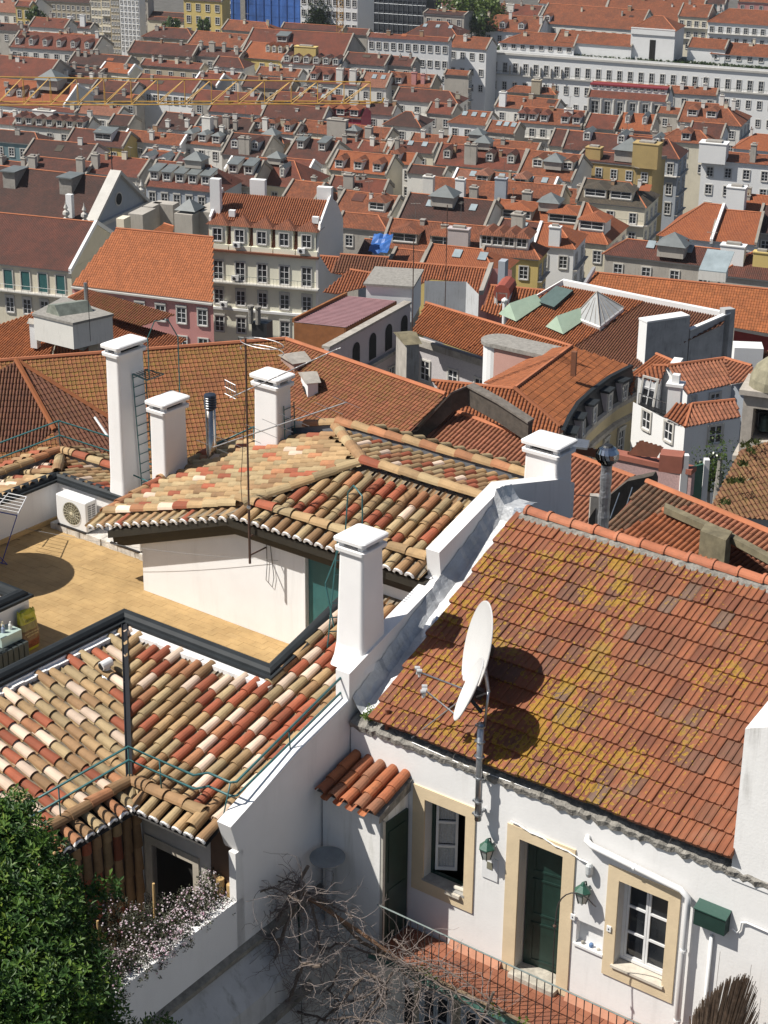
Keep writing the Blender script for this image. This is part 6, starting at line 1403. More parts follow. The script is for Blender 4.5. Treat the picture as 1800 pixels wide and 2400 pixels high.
H('jumble of small orange dormered roofs near a white chimney', 584, 303, 690, 278, 'orange', 'white', dm=('hip', 3, .1, 'white', 'orange', 1.5), ch=((.35, .1, 2.4, 1.2, .8, 'white'),), nf=1)
H('orange roof with a grey ruined tower front', 700, 306, 905, 281, 'orange', 'cream', nf=1, ch=((.45, .0, 3.2, 4.5, 1.5, 'grey'), (.8, .1, 2, 1.5, 1.2)), pyr=(.62, .2, 2.6))
H('dark roof with grey chimneys right of centre top', 470, 300, 585, 270, 'dark', 'grey', nf=1, ch=((.3, .1, 2.2), (.5, .2, 2.4, 1.4, .8), (.7, .1, 1.8)), pyr=(.15, .0, 2.5))
# white row and palace
H('long white house with three rows of windows left of the white palace', 862, 85, 1052, 77, 'red', 'bright', z=ZD(515, 85), nf=4, nx=11, floor=4.0, h=19)
H('brown hipped roof behind the long white house', 952, 79, 1072, 47, 'brown', 'beige', nf=0, z=ZD(545, 79), kind='hip', sky_=3)
H('white house with an orange roof touching the white palace', 1052, 108, 1140, 83, 'orange', 'bright', z=ZD(512, 108), nf=3, nx=4, floor=4.2, h=18, ch=((.35, .6, 1.4),))
H('concrete terrace building below the pink house', 993, 30, 1088, 22, 'dark', 'grey', z=ZD(560, 30), nf=2, nx=4, slope=8)
H('pink house at the top beside the green trees', 1000, -4, 1062, -15, 'red', 'pink', z=ZD(600, -4), nf=2, nx=3)
H('orange roof with two white dormers above the palace', 1107, 68, 1262, 32, 'orange', 'bright', z=ZD(565, 68), kind='hipL', dm=('gab', 2, .15, 'bright', 'orange', 1.9, (.35, .68)), ch=((.5, .8, 2), (.98, .6, 2)), nf=1)
H('small white house with a red roof beside the trees', 1162, 30, 1262, 8, 'red', 'bright', z=ZD(600, 30), nf=1, ch=((.3, .3, 2, 2.5, 1),))
H('large orange roof rising behind the white tower', 1262, 52, 1500, 8, 'orange', 'white', z=ZD(570, 52), nf=1, dm=('gab', 1, .05, 'bright', 'orange', 2, (.08,)))
H('orange roof with a pale cornice at the top right of centre', 1415, 40, 1640, -10, 'orange', 'bright', z=ZD(600, 40), nf=1)
H('white house with long balconies at the upper right edge', 1660, 50, 1840, 18, 'orange', 'bright', z=ZD(570, 50), nf=3, nx=9, bal=(0, 1), kind='hipL')
H('red brown houses at the very top right corner', 1730, 2, 1840, -14, 'orange', 'pink', z=ZD(650, 2), nf=1)
# white palace with terrace
zp = -85.0; az_ = 110
E0 = onz(1135, 120, zp); A = azv(az_); n = azv(20); Lp = solve(lambda l: 1830-proj(E0+A*l)[0], 1, 200)
A = (onz(1800, 168, zp)-E0).normalized(); n = Vector((-A.y, A.x, 0)); Lp = solve(lambda l: 1835-proj(E0+A*l)[0], 1, 200)
pal = thing('palace', 'huge white palace front with rows of tall windows and a planted roof terrace', 'palace', E0-ZA*18)
mb = MB(); mb.obox(E0-ZA*18, A*Lp, n*14, ZA*18); mb.build('wall', W_['bright'], pal)
mb = MB(); mb.obox(E0+n*1.0+A*.5+ZA*.01, A*(Lp-1), n*12, ZA*.06); mb.build('terrace_floor', mat('dark_terrace', (.10, .11, .085), .9, .3, .4), pal)
for (dz, t_, pr) in ((-.5, .55, .35), (-6.0, .35, .5), (0.05, .5, .2)):
    mb = MB(); mb.obox(E0-n*pr+ZA*(dz-.0), A*Lp, n*(pr+.0), ZA*t_); mb.build('cornice', W_['bright'] if dz > 0 else STONE, pal)
mb = MB(); mb.tube([E0-n*.48-ZA*4.9, E0+A*Lp-n*.48-ZA*4.9], .035, 4)
for i in range(int(Lp/1.2)): mb.tube([E0-n*.48+A*i*1.2-ZA*5.7, E0-n*.48+A*i*1.2-ZA*4.9], .02, 3)
mb.build('balcony_rail', DGREEN, pal)
kk = int(Lp/2.93)
for i in range(kk):
    a = 3.2+i*2.93
    if a > Lp-1: break
    put_win(pal, E0+A*a-ZA*4.0, A, n, 1.15, 2.6); put_win(pal, E0+A*a-ZA*8.9, A, n, 1.15, 2.1)
    if a > 0: put_win(pal, E0+A*a-ZA*13.6, A, n, 1.1, 1.9)
    if 1 < i < 8: mb = MB(); mb.obox(E0+A*(a-1.45)-ZA*5.6, A*.12, -n*.9, ZA*2.3); mb.build('shutter', W_['grey'], pal)
mb = MB(); rr = random.Random(3)
for i in range(2600):
    p = E0+A*rr.uniform(1, Lp-1)+n*rr.uniform(1.0, 5.5)+ZA*rr.uniform(.1, .7); q = Vector((rr.gauss(0, 1), rr.gauss(0, 1), rr.gauss(0, 1))).normalized()*.35; b_ = q.cross(ZA).normalized()*.3; mb.add([p-q, p+b_, p+q, p-b_], [(0, 1, 2, 3)]); mb.tr[-1] = rr.random()
mb.build('terrace_planting', leaf_mat('planting', [(0, (.02, .04, .015)), (1, (.06, .09, .03))]), pal, kind='stuff')
H('white setback storey with an orange hipped roof on the palace terrace', 1172, 98, 1345, 72, 'orange', 'bright', z=ZD(516, 98), kind='hipL', nf=1, nx=8, h=3.8, ztop=.0, wh=1.3, floor=3, hipf=1.3)
H('second white setback storey with orange roof at the right end of the palace', 1668, 124, 1850, 98, 'orange', 'bright', z=ZD(496, 124), kind='hipL', nf=1, nx=7, h=3.8, ztop=.0, wh=1.3)
H('low orange roof linking the palace storey and the white tower', 1300, 95, 1480, 70, 'orange', 'bright', z=ZD(512, 95), nf=0, nx=0, h=5)
H('orange roof behind the palace terrace right of the tower', 1612, 108, 1700, 88, 'orange', 'bright', z=ZD(499, 108), nf=0, nx=0, h=5)
tw_ = H('square white tower with a hipped orange roof and one tall dark doorway on the palace', 1480, 64, 1583, 34, 'orange', 'bright', z=ZD(503, 64), kind='hip', nf=0, nx=0, h=9, hipf=.9)
mb = MB(); root, E_, A_, n_, L_, d_, s_, h_ = tw_; mb.obox(E_+A_*(L_*.44)-n_*.05-ZA*8.5, A_*1.6, n_*.04, ZA*5.6); mb.build('doorway', DARK, root); mb = MB(); mb.obox(E_-n_*.3-ZA*1.6, A_*L_, n_*.3, ZA*1.7); mb.build('attic_band', W_['bright'], root)
H('low white house with chimneys under the yellow house', 130, 60, 212, 48, 'brown', 'white', z=ZD(575, 60), nf=1, ch=((.4, .3, 2.4, 1.4, 1, 'bright'), (.75, .4, 3, 1.6, 1, 'bright')))
H('grey roofed low houses at the left edge under the yellow house', -40, 66, 68, 52, 'dark', 'grey', z=ZD(575, 66), nf=1, ch=((.3, .5, 1.5), (.8, .5, 1.5)))
H('wide brown hipped roof below the beige house', 335, 84, 452, 62, 'brown', 'beige', z=ZD(545, 84), nf=1, kind='hip')
H('shaded grey flank house right of the tall white block', 326, -4, 346, -14, 'dark', 'grey', z=ZD(600, -4), nf=4, nx=1, h=24)
H('cream retaining wall house with arches under the green awning', 346, 44, 430, 38, 'dark', 'cream', z=ZD(598, 44), nf=0, nx=0, par=False, h=12)
H('dark brown long roof behind the great red brown roof', 700, 70, 860, 58, 'brown', 'grey', z=ZD(560, 70), nf=0, nx=0)
H('pale houses behind the palace at the top', 1262, 6, 1420, -10, 'orange', 'bright', z=ZD(640, 6), nf=3, nx=9)
H('shaded corner house with balconies right of the white tower', 1590, 36, 1660, 8, 'orange', 'cream', z=ZD(575, 36), nf=3, nx=4, bal=(0, 1))
H('dark shaded block beyond the corner house at the top right', 1655, 6, 1700, -10, 'dark', 'teal', z=ZD(650, 6), nf=2, nx=2)
H('cream house with rows of shutters at the far top centre', 440, -30, 700, -44, 'red', 'cream', z=ZD(660, -30), nf=4, nx=14)
# ---- lower town, upper right
H('brown roofed house with a glazed grey dormer left of the concrete gable', 855, 146, 965, 127, 'brown', 'grey', nf=1, nx=4)
H('orange dormered roof with pink chimneys below the long white house', 900, 196, 1010, 168, 'orange', 'beige', dm=('hip', 2, .05, 'white', 'orange', 1.8, (.1, .3)), ch=((.62, .2, 2.6, 1.2, .9, 'pink'), (.8, .3, 2, 1, .9, 'pink')), nf=1)
H('blank concrete gabled house in front of the palace corner', 1042, 172, 1098, 163, 'orange', 'grey', nf=0, nx=0, side=3, h=16)
H('dark brown hipped roof with a row of white attic windows', 922, 232, 1072, 205, 'brown', 'white', kind='hipR', nf=2, nx=4, bal=(0,), par=True, side=2)
H('dark hipped roofs at the street corner left of centre', 900, 290, 985, 258, 'dark', 'white', kind='hip', nf=2, side=3, nx=3, ch=((.8, .6, 1),))
H('orange roof with three skylights over green shuttered windows', 1052, 285, 1140, 256, 'orange', 'bright', kind='hipL', sky_=3, nf=2, nx=3, wk='w')
H('low orange roof with three skylights beside the shuttered house', 1138, 306, 1206, 282, 'orange', 'grey', sky_=3, nf=1)
H('orange roofs with a white chimney stack below the palace front', 1160, 248, 1300, 222, 'orange', 'white', nf=1, ch=((.12, .1, 3, 1.6, 1, 'bright'),))
H('long orange roof with five white dormers and a white balcony', 1210, 284, 1362, 250, 'orange', 'white', dm=('hip', 5, .08, 'bright', 'red', 1.8, (.08, .24, .42, .74, .92)), nf=2, nx=6, bal=(0,), ch=((.75, .7, 1.2, 2, 1),))
H('small orange roofs and a belfry in front of the palace', 1190, 213, 1300, 200, 'orange', 'beige', kind='hip', nf=1, ch=((.6, .3, 2.6, 2.2, 2, 'beige'),))
gal = H('ornate white gallery house with a dark red roof and a row of clerestory windows', 1378, 224, 1562, 190, 'red', 'bright', nf=0, nx=0, slope=30, h=16)
root, E_, A_, n_, L_, d_, s_, h_ = gal
mb = MB(); mb.obox(E_+n_*d_*.42-ZA*.2, A_*L_*.98, n_*d_*.5, ZA*(d_*s_*.62+.9)); mb.build('clerestory', W_['bright'], root)
for i in range(11): put_win(root, E_+A_*(L_*(i+.7)/11.6)+n_*(d_*.42)+ZA*(d_*.42*s_+.95), A_, n_, .9, .7)
mb = MB(); mb.obox(E_+n_*(d_*.36)+ZA*(d_*s_*.62+.65), A_*L_*.99, n_*d_*.7, ZA*.35); mb.build('clerestory_roof', mat('crimson_sheet', (.22, .03, .035), .5), root)
for i in range(6):
    put_win(root, E_+A_*(L_*(i+.6)/6.2)-ZA*2.6, A_, n_, 1.7 if i in (0, 5) else 1.3, 2.9, 'arch')
    mb = MB(); mb.tube([E_+A_*(L_*(i+.1)/6.2)-n_*.35-ZA*5, E_+A_*(L_*(i+.1)/6.2)-n_*.35-ZA*.5], .3, 6); mb.build('pilaster', STONE, root)
H('orange corner house with a double white dormer below the palace', 1588, 282, 1735, 238, 'orange', 'white', kind='hipR', dm=('hip', 2, .25, 'bright', 'orange', 2.4, (.25, .62)), nf=2, side=4, ch=((.6, 1, 2), (.8, .9, 1.6)))
H('red brown roof between grey parapets in the right centre', 1370, 296, 1440, 266, 'red', 'grey', nf=1)
H('bright orange roof with two tiny dormers in the right centre', 1446, 300, 1526, 264, 'bright', 'grey', dm=('gab', 2, .35, 'white', 'grey', 1.1), nf=1)
H('white gabled house with a slanting dark roof on the right', 1612, 318, 1690, 285, 'brown', 'bright', nf=2, side=2)
H('orange hipped roofs with a triangular dormer at the street corner', 1545, 328, 1668, 300, 'orange', 'cream', kind='hip', dm=('hip', 1, .1, 'white', 'orange', 2, (.5,)), nf=2, side=3)
H('pink orange roof with cream attic at the right edge', 1720, 345, 1850, 310, 'bright', 'bright', nf=2, nx=3, kind='hipL')
# ---- middle rows
H('low brown roof over a teal painted front at the left edge', -40, 326, 92, 302, 'dark', 'teal', nf=2, nx=5, side=2, kind='hipR')
H('brown roof with a small row of skylights over a yellow wall', 155, 332, 288, 300, 'brown', 'yellow', nf=1, nx=3, dm=('flat', 1, .25, 'bright', 'z', 4.0, (.62,)))
H('white house with five small windows and an orange roof', 287, 326, 424, 304, 'orange', 'bright', nf=2, nx=5, ch=((.48, .3, 1.6), ), par='w', wh=1.3, w1=1.0)
H('house with zinc dormers and balconies beside the white house', 424, 332, 520, 296, 'orange', 'white', dm=('hip', 3, .1, 'white', 'grey', 1.9), nf=1, ch=((.45, .8, 3, 2, 1.6), (.85, .6, 2)))
H('dark roof with a white cornice in the left centre', 56, 362, 206, 326, 'dark', 'white', nf=1, nx=4)
H('dark red roofs behind the church with a zinc lean-to', 205, 402, 325, 363, 'red', 'grey', nf=1, ch=((.1, .3, 2.4, 1.4, 1),))
H('small dark roofs and chimneys left of the church cross', 60, 396, 200, 366, 'brown', 'grey', nf=1, ch=((.1, .2, 2, 1.5, 1), (.9, .2, 2.5, 1.4, 1)))
H('pink house with ornate white dormers behind the slate mansard', 322, 385, 400, 352, 'red', 'pink', dm=('gab', 2, .0, 'bright', 'grey', 2.0), nf=2)
mn = H('blue grey mansard house with five zinc topped dormers and arched windows', 342, 432, 516, 376, 'red', 'blue', z=-77, dm=('flat', 5, .18, 'white', 'z', 1.7), kind='hipR', nf=3, nx=6, wk='arch', wh=2.3, floor=3.9, bal=(1,), pyr=(.55, .95, 3.2), side=0, slope=33)
H('dark tiled side roofs with grey dormers right of the mansard', 516, 428, 590, 372, 'brown', 'grey', z=-78, nf=1, dm=('flat', 2, .4, 'white', 'z', 1.8))
H('dark roofed house with two small dormers and old chimneys', 520, 358, 615, 311, 'dark', 'grey', dm=('gab', 2, .25, 'blue', 'brown', 1.7), ch=((.5, .1, 3, 1.6, 1), (.62, .1, 3, 1, 1)), nf=1)
H('tower house with peeling brick wall and a white lantern', 612, 330, 664, 318, 'brown', 'brick', nf=1, nx=2, h=16, pyr=(.4, .6, 3), kind='hip')
H('dark roof descending to a row of grey dormers on the street', 664, 372, 765, 322, 'brown', 'white', nf=1, side=3, dm=('flat', 2, .5, 'grey', 'z', 1.6))
H('brown red hipped roof with two tiny dormers and a cream front', 575, 425, 712, 369, 'red', 'cream', kind='hipR', nf=1, dm=('gab', 2, .3, 'white', 'grey', 1.0, (.25, .7)), pyr=(.35, .9, 2.6), slope=30)
H('narrow white walled red roof beside the hipped one', 652, 402, 720, 370, 'red', 'bright', nf=1, par='w')
H('small red roofs with white parapets left of the hipped roof', 528, 396, 586, 368, 'red', 'bright', nf=0, nx=0, par='w')
H('orange mansard house with two tall white dormers', 772, 394, 905, 352, 'bright', 'cream', dm=('hip', 3, .05, 'bright', 'orange', 1.8), nf=2, nx=5, slope=32)
H('orange roof beside a grey stepped wall', 664, 460, 738, 422, 'orange', 'cream', nf=1, par=True)
H('rusty roof with vents and a steel pipe', 770, 440, 900, 412, 'red', 'grey', nf=1, ch=((.35, .2, 2.2, 1.8, 1),))
H('orange roof with hipped dormer right of the tall white house', 782, 492, 912, 446, 'orange', 'cream', dm=('hip', 1, .15, 'white', 'orange', 3.0, (.75,)), nf=1)
H('orange roofs low down right of the tall white house', 790, 528, 905, 497, 'orange', 'grey', nf=1, kind='hipR')
H('orange house with white dormer window in the centre', 900, 378, 966, 354, 'bright', 'white', nf=2, dm=('hip', 1, .05, 'bright', 'orange', 1.8, (.4,)), nx=3)
H('small dark roof behind a ridge of broken parapets', 955, 402, 1040, 385, 'dark', 'white', nf=0, nx=0)
H('red brown roof with four dark dormers and twin brick chimneys', 1018, 382, 1218, 336, 'red', 'grey', dm=('gab', 4, .25, 'grey', 'brown', 1.6), ch=((.38, .15, 3.6, 1.2, 1, 'grey'), (.45, .15, 3.6, 1.2, 1, 'grey')), nf=1, pyr=(.5, .98, 3))
H('dusty roofs with zinc lights behind the four dark dormers', 915, 350, 1015, 328, 'brown', 'cream', nf=1, sky_=2, ch=((.15, .1, 2),))
H('row of pink orange roofs between low grey parapets', 1050, 334, 1260, 318, 'orange', 'grey', nf=1, ch=((.6, .5, 1),), pyr=(.3, .9, 3))
H('orange roof with a pyramid glass lantern and arched dormer', 1212, 410, 1340, 352, 'orange', 'white', dm=('gab', 2, .35, 'cream', 'orange', 2.2, (.3, .85)), pyr=(.6, .45, 3.4), nf=1)
H('cream house with two windows and a brown hipped roof', 1286, 338, 1355, 302, 'brown', 'cream', nf=2, nx=2)
H('long faded pink roof with small skylights and two hipped dormers', 1058, 428, 1294, 396, 'pinkish', 'cream', sky_=6, nf=1, par='w', dm=('hip', 2, .1, 'cream', 'pinkish', 2.4, (.3, .68)))
H('orange red roof with white round topped chimneys in the centre', 985, 466, 1160, 414, 'orange', 'grey', nf=0, nx=0, ch=((.1, .1, 3.6, 1.8, 1.2, 'white'), (.52, .15, 3.4, 1.6, 1.2, 'bright'), (.7, .15, 2.2, 1.4, 1)))
H('orange red roof right of the round topped chimney', 1160, 474, 1308, 424, 'orange', 'grey', nf=0, nx=0, ch=((.08, .1, 3.8, 2.0, 1.2, 'blue'), (.5, .1, 1.8, 1.6, 1.2)))
H('large dark chocolate roof with a grey lantern box and skylights', 932, 513, 1135, 452, 'dark', 'white', z=-73, nf=0, nx=0, pyr=(.45, .75, 3.6), sky_=3, par=True)
H('orange roof with two big hipped dormers and a dark lantern', 1150, 515, 1360, 467, 'bright', 'grey', z=-74, nf=1, dm=('hip', 2, .1, 'grey', 'bright', 5.0, (.28, .8)), pyr=(.6, .8, 3.2))
H('weathered orange roof with two shabby grass grown dormers', 895, 575, 1124, 512, 'orange', 'grey', z=-70, nf=1, dm=('hip', 2, .12, 'grey', 'orange', 4.0, (.22, .62)), ch=((.78, .1, 3, 3.0, 1.4, 'lilac'),), slope=30)
H('brown roof with a leaning zinc skylight and a grey chimney', 1155, 556, 1250, 512, 'brown', 'grey', z=-71, nf=0, nx=0, sky_=1, ch=((.55, .3, 3, 1.8, 1.4),))
H('light orange pavilion roof with pale parapets', 1252, 572, 1345, 522, 'bright', 'bright', z=-69, nf=1, kind='hipR', par='w', ch=((.5, .1, 2.4, 1.6, 1, 'bright'),), side=2)
H('four small white hipped dormers over a steep orange roof', 1130, 592, 1262, 552, 'orange', 'yellow', z=-67, nf=2, kind='hipR', dm=('hip', 4, .35, 'bright', 'orange', 1.9, (.05, .28, .52, .78)), side=3, slope=33)
H('orange roof behind yellow coping with a bent steel pipe', 985, 628, 1165, 572, 'bright', 'yellow', z=-65, nf=0, nx=0, kind='hipR', sky_=2)
H('orange roof in shadow beside the blue tarpaulin', 912, 615, 985, 582, 'orange', 'grey', z=-65, nf=0, nx=0)
H('dark long roof with three white dormers over a blue grey corner house', 1318, 345, 1590, 306, 'brown', 'blue', z=-81, nf=3, nx=8, wk='arch', wh=2.2, floor=4, bal=(0,), side=4, kind='hipR', dm=('gab', 3, .5, 'bright', 'grey', 1.6, (.2, .52, .84)), slope=33)
H('square ochre rendered block with stepped walls', 1352, 372, 1530, 352, 'brown', 'ochre', z=-79, nf=3, nx=5, slope=10, pyr=(.65, .6, 5), ch=((.2, .3, 2, 3, 2, 'ochre'), (.9, .2, 4, 5, 3, 'ochre')), h=18)
H('mossy grey brown roofs with hipped dormers on the street corner', 1352, 468, 1512, 418, 'moss', 'cream', z=-76, nf=3, kind='hipR', dm=('hip', 2, .15, 'cream', 'moss', 4.0, (.3, .75)), side=4, bal=(0,))
H('orange hipped corner house above the right street', 1340, 560, 1422, 476, 'bright', 'cream', z=-71, nf=3, kind='hipR', side=4, dm=('hip', 1, .25, 'white', 'bright', 4.0, (.85,)), slope=33)
H('tall cream house with bare wall and white dish at the right edge', 1645, 372, 1860, 352, 'orange', 'bright', z=-75, nf=3, nx=5, slope=12, h=20, ch=((.12, .1, 3, 5, 3, 'bright'), (.55, .2, 3, 1, 1, 'grey')))
H('orange roof with white pierced balustrade at the lower right of town', 1546, 548, 1668, 468, 'bright', 'bright', z=-70, nf=1, kind='hipL', par='w', slope=30)
H('second orange roof beyond the white divider wall', 1668, 560, 1772, 490, 'bright', 'bright', z=-70, nf=1, par=True, slope=30)
H('orange roof with dark stains behind the divider walls', 1705, 505, 1850, 452, 'bright', 'bright', z=-74, nf=1, ch=((.1, .2, 4, 3, 2, 'bright'),))
H('dark roof at the right edge below the stained one', 1772, 540, 1870, 480, 'dark', 'grey', z=-69, nf=2, kind='gable')
H('big dark red roof behind cream coping with a zinc pyramid lantern', 1418, 592, 1685, 556, 'brown', 'grey', z=-67, nf=1, nx=4, pyr=(.58, .45, 3.6), par='w', kind='hipL', sky_=2, slope=28)
H('brown patched roof with white lumps at the right edge', 1690, 640, 1860, 580, 'brown', 'grey', z=-64, nf=0, nx=0, kind='hip', ch=((.5, .5, 1.5, 2, 1, 'yellow'), (.1, .5, 2, 3, 1.4, 'bright')))
# fillers: lower roofs showing between rows
for i, (x0, y0, x1, yr, rf, wl) in enumerate(((-40, 150, 60, 128, 'brown', 'grey'), (330, 150, 470, 138, 'red', 'beige'), (-30, 285, 40, 262, 'red', 'white'), (110, 185, 240, 172, 'brown', 'white'), (180, 225, 320, 212, 'dark', 'grey'), (600, 172, 700, 156, 'orange', 'white'), (690, 225, 760, 206, 'brown', 'grey'), (480, 178, 560, 166, 'red', 'white'), (360, 330, 470, 316, 'brown', 'grey'), (830, 262, 920, 238, 'brown', 'white'), (760, 345, 900, 322, 'red', 'grey'), (1000, 262, 1060, 240, 'red', 'grey'), (840, 348, 930, 330, 'orange', 'white'), (1540, 262, 1620, 250, 'orange', 'grey'), (960, 330, 1050, 312, 'orange', 'white'), (700, 445, 800, 424, 'brown', 'grey'), (770, 470, 850, 452, 'orange', 'grey'), (1290, 470, 1370, 440, 'orange', 'cream'), (1560, 215, 1680, 200, 'orange', 'white'), (330, 372, 420, 350, 'orange', 'grey'), (-40, 395, 70, 372, 'brown', 'grey'), (1440, 330, 1560, 312, 'red', 'grey'))):
    words = ('brown', 'red', 'faded red', 'small brown', 'low dark', 'tiny orange', 'narrow brown', 'thin red', 'squat brown', 'plain brown', 'dull red', 'slim red', 'short orange', 'wedged orange', 'modest orange', 'shadowed brown', 'little orange', 'partly hidden orange', 'worn orange', 'crowded orange', 'old brown', 'sunken red')[i]
    where = ('at the left edge under the ornate roof', 'between the brown roofs and the tall tower block', 'left of the zigzag roof', 'above the zinc lantern', 'behind the left half of the crane jib', 'below the brown great roof', 'left of the plain brown long roof', 'beside the balcony house', 'behind the white five window house', 'under the jib tip', 'behind the orange mansard', 'behind the skylight house', 'behind the four dark dormers', 'right of the gallery', 'left of the dark dormer roof', 'right of the hipped brown roof', 'beside the grey stepped wall', 'left of the mossy corner', 'behind the right corner dormers', 'behind the pink dormer house', 'left above the church', 'behind the three white dormers')[i]
    H('%s roof %s' % (words, where), x0, y0, x1, yr, rf, wl, nf=1, z=zE(y0)-1.5, ch=((.3, .6, 1.5), (.75, .8, 1.2)), group='tiled houses of the lower town')
# blue sheeting, dark scaffold, ivy house, crane mast
def slab(name, label, cat, x0, y0, x1, z, h, dep, m, nf=0, nx=0, az=110, floor=3.6, grp=None, w1=1.2, wh=1.9):
    E = onz(x0, y0, z); A = azv(az); n = azv(az-90); L = solve(lambda l: x1-proj(E+A*l)[0], 1, 200); t = thing(name, label, cat, E-ZA*h, grp); mb = MB(); mb.obox(E-ZA*h, A*L, n*dep, ZA*h); mb.build('wall', m, t)
    for f in range(nf):
        for i in range(nx): put_win(t, E+A*(L*(i+.5)/nx)-ZA*(1.8+f*floor), A, n, w1, wh)
    return t, E, A, n, L
bs, E_, A_, n_, L_ = slab('scaffolded_building', 'building wrapped in bright blue scaffold sheeting at the top', 'building', 540, -20, 702, ZD(585, -20), 11.5, 14, mat('blue_sheet', (.045, .13, .40), .6, .3, .25, .4, 1.2))
for i in range(9): mb = MB(); mb.tube([E_+A_*(L_*(i+.3)/9)-n_*.3, E_+A_*(L_*(i+.3)/9)-n_*.3-ZA*17], .08, 4); mb.build('scaffold_pole', mat('blue_pole', (.03, .09, .3)), bs)
mb = MB()
for k in range(12):
    for j in range(5):
        a, b_ = E_+A_*(L_*k/12)-n_*(.12+.1*(k % 2))-ZA*(j*3.4), E_+A_*(L_*(k+1)/12)-n_*(.12+.1*((k+1) % 2))-ZA*(j*3.4); mb.quad(a, b_, b_-ZA*3.3, a-ZA*3.3)
mb.build('sheet_panels', mat('blue_sheet', (.045, .13, .4)), bs, kind='stuff')
mb = MB(); mb.obox(E_+A_*(L_*.15)-n_*.5-ZA*9, A_*1.6, n_*.3, ZA*8); mb.build('sheet_gap', CAPM, bs)
iv, E_, A_, n_, L_ = slab('ivy_house', 'pale house half covered in ivy right of the blue sheeting', 'house', 704, -14, 838, ZD(570, -14), 12, 14, W_['bright'], 4, 9)
lcm = MB(); r3 = random.Random(8)
for i in range(2600):
    a = r3.gauss(.33, .1)*L_; zz = -abs(r3.gauss(9, 3.2)); p = E_+A_*a-n_*r3.uniform(.1, .9)+ZA*zz; q = Vector((r3.gauss(0, 1), r3.gauss(0, 1), r3.gauss(0, 1))).normalized()*.32; b_ = q.cross(Vector((.3, .4, .8))).normalized()*.25; lcm.add([p-q, p+b_, p+q, p-b_], [(0, 1, 2, 3)]); lcm.tr[-1] = r3.random()
lcm.build('ivy', leaf_mat('ivy_leaf', [(0, (.012, .03, .012)), (1, (.05, .085, .02))]), iv, kind='stuff')
ds, E_, A_, n_, L_ = slab('scaffolded_building', 'dark netted building under scaffolding at the top centre', 'building', 842, -20, 1000, ZD(590, -20), 14, 14, mat('dark_net', (.035, .04, .05), .8, .4, .4, .3, 2))
for i in range(14): mb = MB(); mb.tube([E_+A_*(L_*(i+.3)/14)-n_*.8, E_+A_*(L_*(i+.3)/14)-n_*.8-ZA*17], .07, 4); mb.build('scaffold_pole', STEEL, ds)
for j in range(6): mb = MB(); mb.tube([E_-n_*.8-ZA*j*3, E_+A_*L_-n_*.8-ZA*j*3], .06, 4); mb.build('ledger', STEEL, ds)
YC = mat('crane_yellow', (.52, .30, .06), .5, .15, 2, 0)
def truss(parent, p0, p1, w0, w1, hb, n, side, m, up=ZA, r=.05, nm='bay'):
    prevs = None
    for i in range(n+1):
        f = i/n; c = p0.lerp(p1, f); wd = w0+(w1-w0)*f; hh = hb[0]+(hb[1]-hb[0])*f
        if len(hb) > 2: pts = [c-side*wd/2-up*wd/2, c+side*wd/2-up*wd/2, c+side*wd/2+up*wd/2, c-side*wd/2+up*wd/2]
        else: pts = [c-side*wd/2, c+side*wd/2, c+up*hh]
        if prevs:
            mb = MB()
            k = len(pts)
            for j in range(k): mb.tube([prevs[j], pts[j]], r*1.5, 5)
            if k == 3:
                top = prevs[2]; mb.tube([prevs[0], pts[2]], r, 4); mb.tube([prevs[1], pts[2]], r, 4); mb.tube([pts[0], pts[2]], r*.7, 4); mb.tube([pts[1], pts[2]], r*.7, 4); mb.tube([prevs[0], pts[1]], r*.6, 4); mb.tube([pts[0], pts[1]], r*.6, 4)
            else:
                for j in range(4): mb.tube([prevs[j], pts[(j+1) % 4]], r, 4); mb.tube([pts[j], pts[(j+1) % 4]], r, 4)
            mb.build(nm, m, parent)
        prevs = pts
cj0, cj1 = onz(-260, 243, -24), onz(868, 240, -24)
cj = thing('crane_jib', 'long yellow lattice crane jib stretching across the upper left over the roofs', 'crane', cj0)
dj = (cj1-cj0).normalized(); truss(cj, cj0, cj1, 1.3, .9, (1.85, 1.35), 18, Vector((-dj.y, dj.x, 0)), YC, r=.028)
mb = MB(); mb.tube([cj1, cj1+dj*.8, cj1+dj*.9+ZA*.3], .08, 6); mb.build('jib_nose', YC, cj)
cmn = thing('crane_mast', 'yellow lattice crane mast standing in front of the ivy covered house', 'crane', onz(797, 104, -84)-ZA*8)
cb0 = onz(797, 104, -84)-ZA*8; truss(cmn, cb0, cb0+ZA*40, 1.7, 1.7, (0, 0, 0), 22, Vector((1, 0, 0)), YC, up=Vector((0, 1, 0)), r=.05)
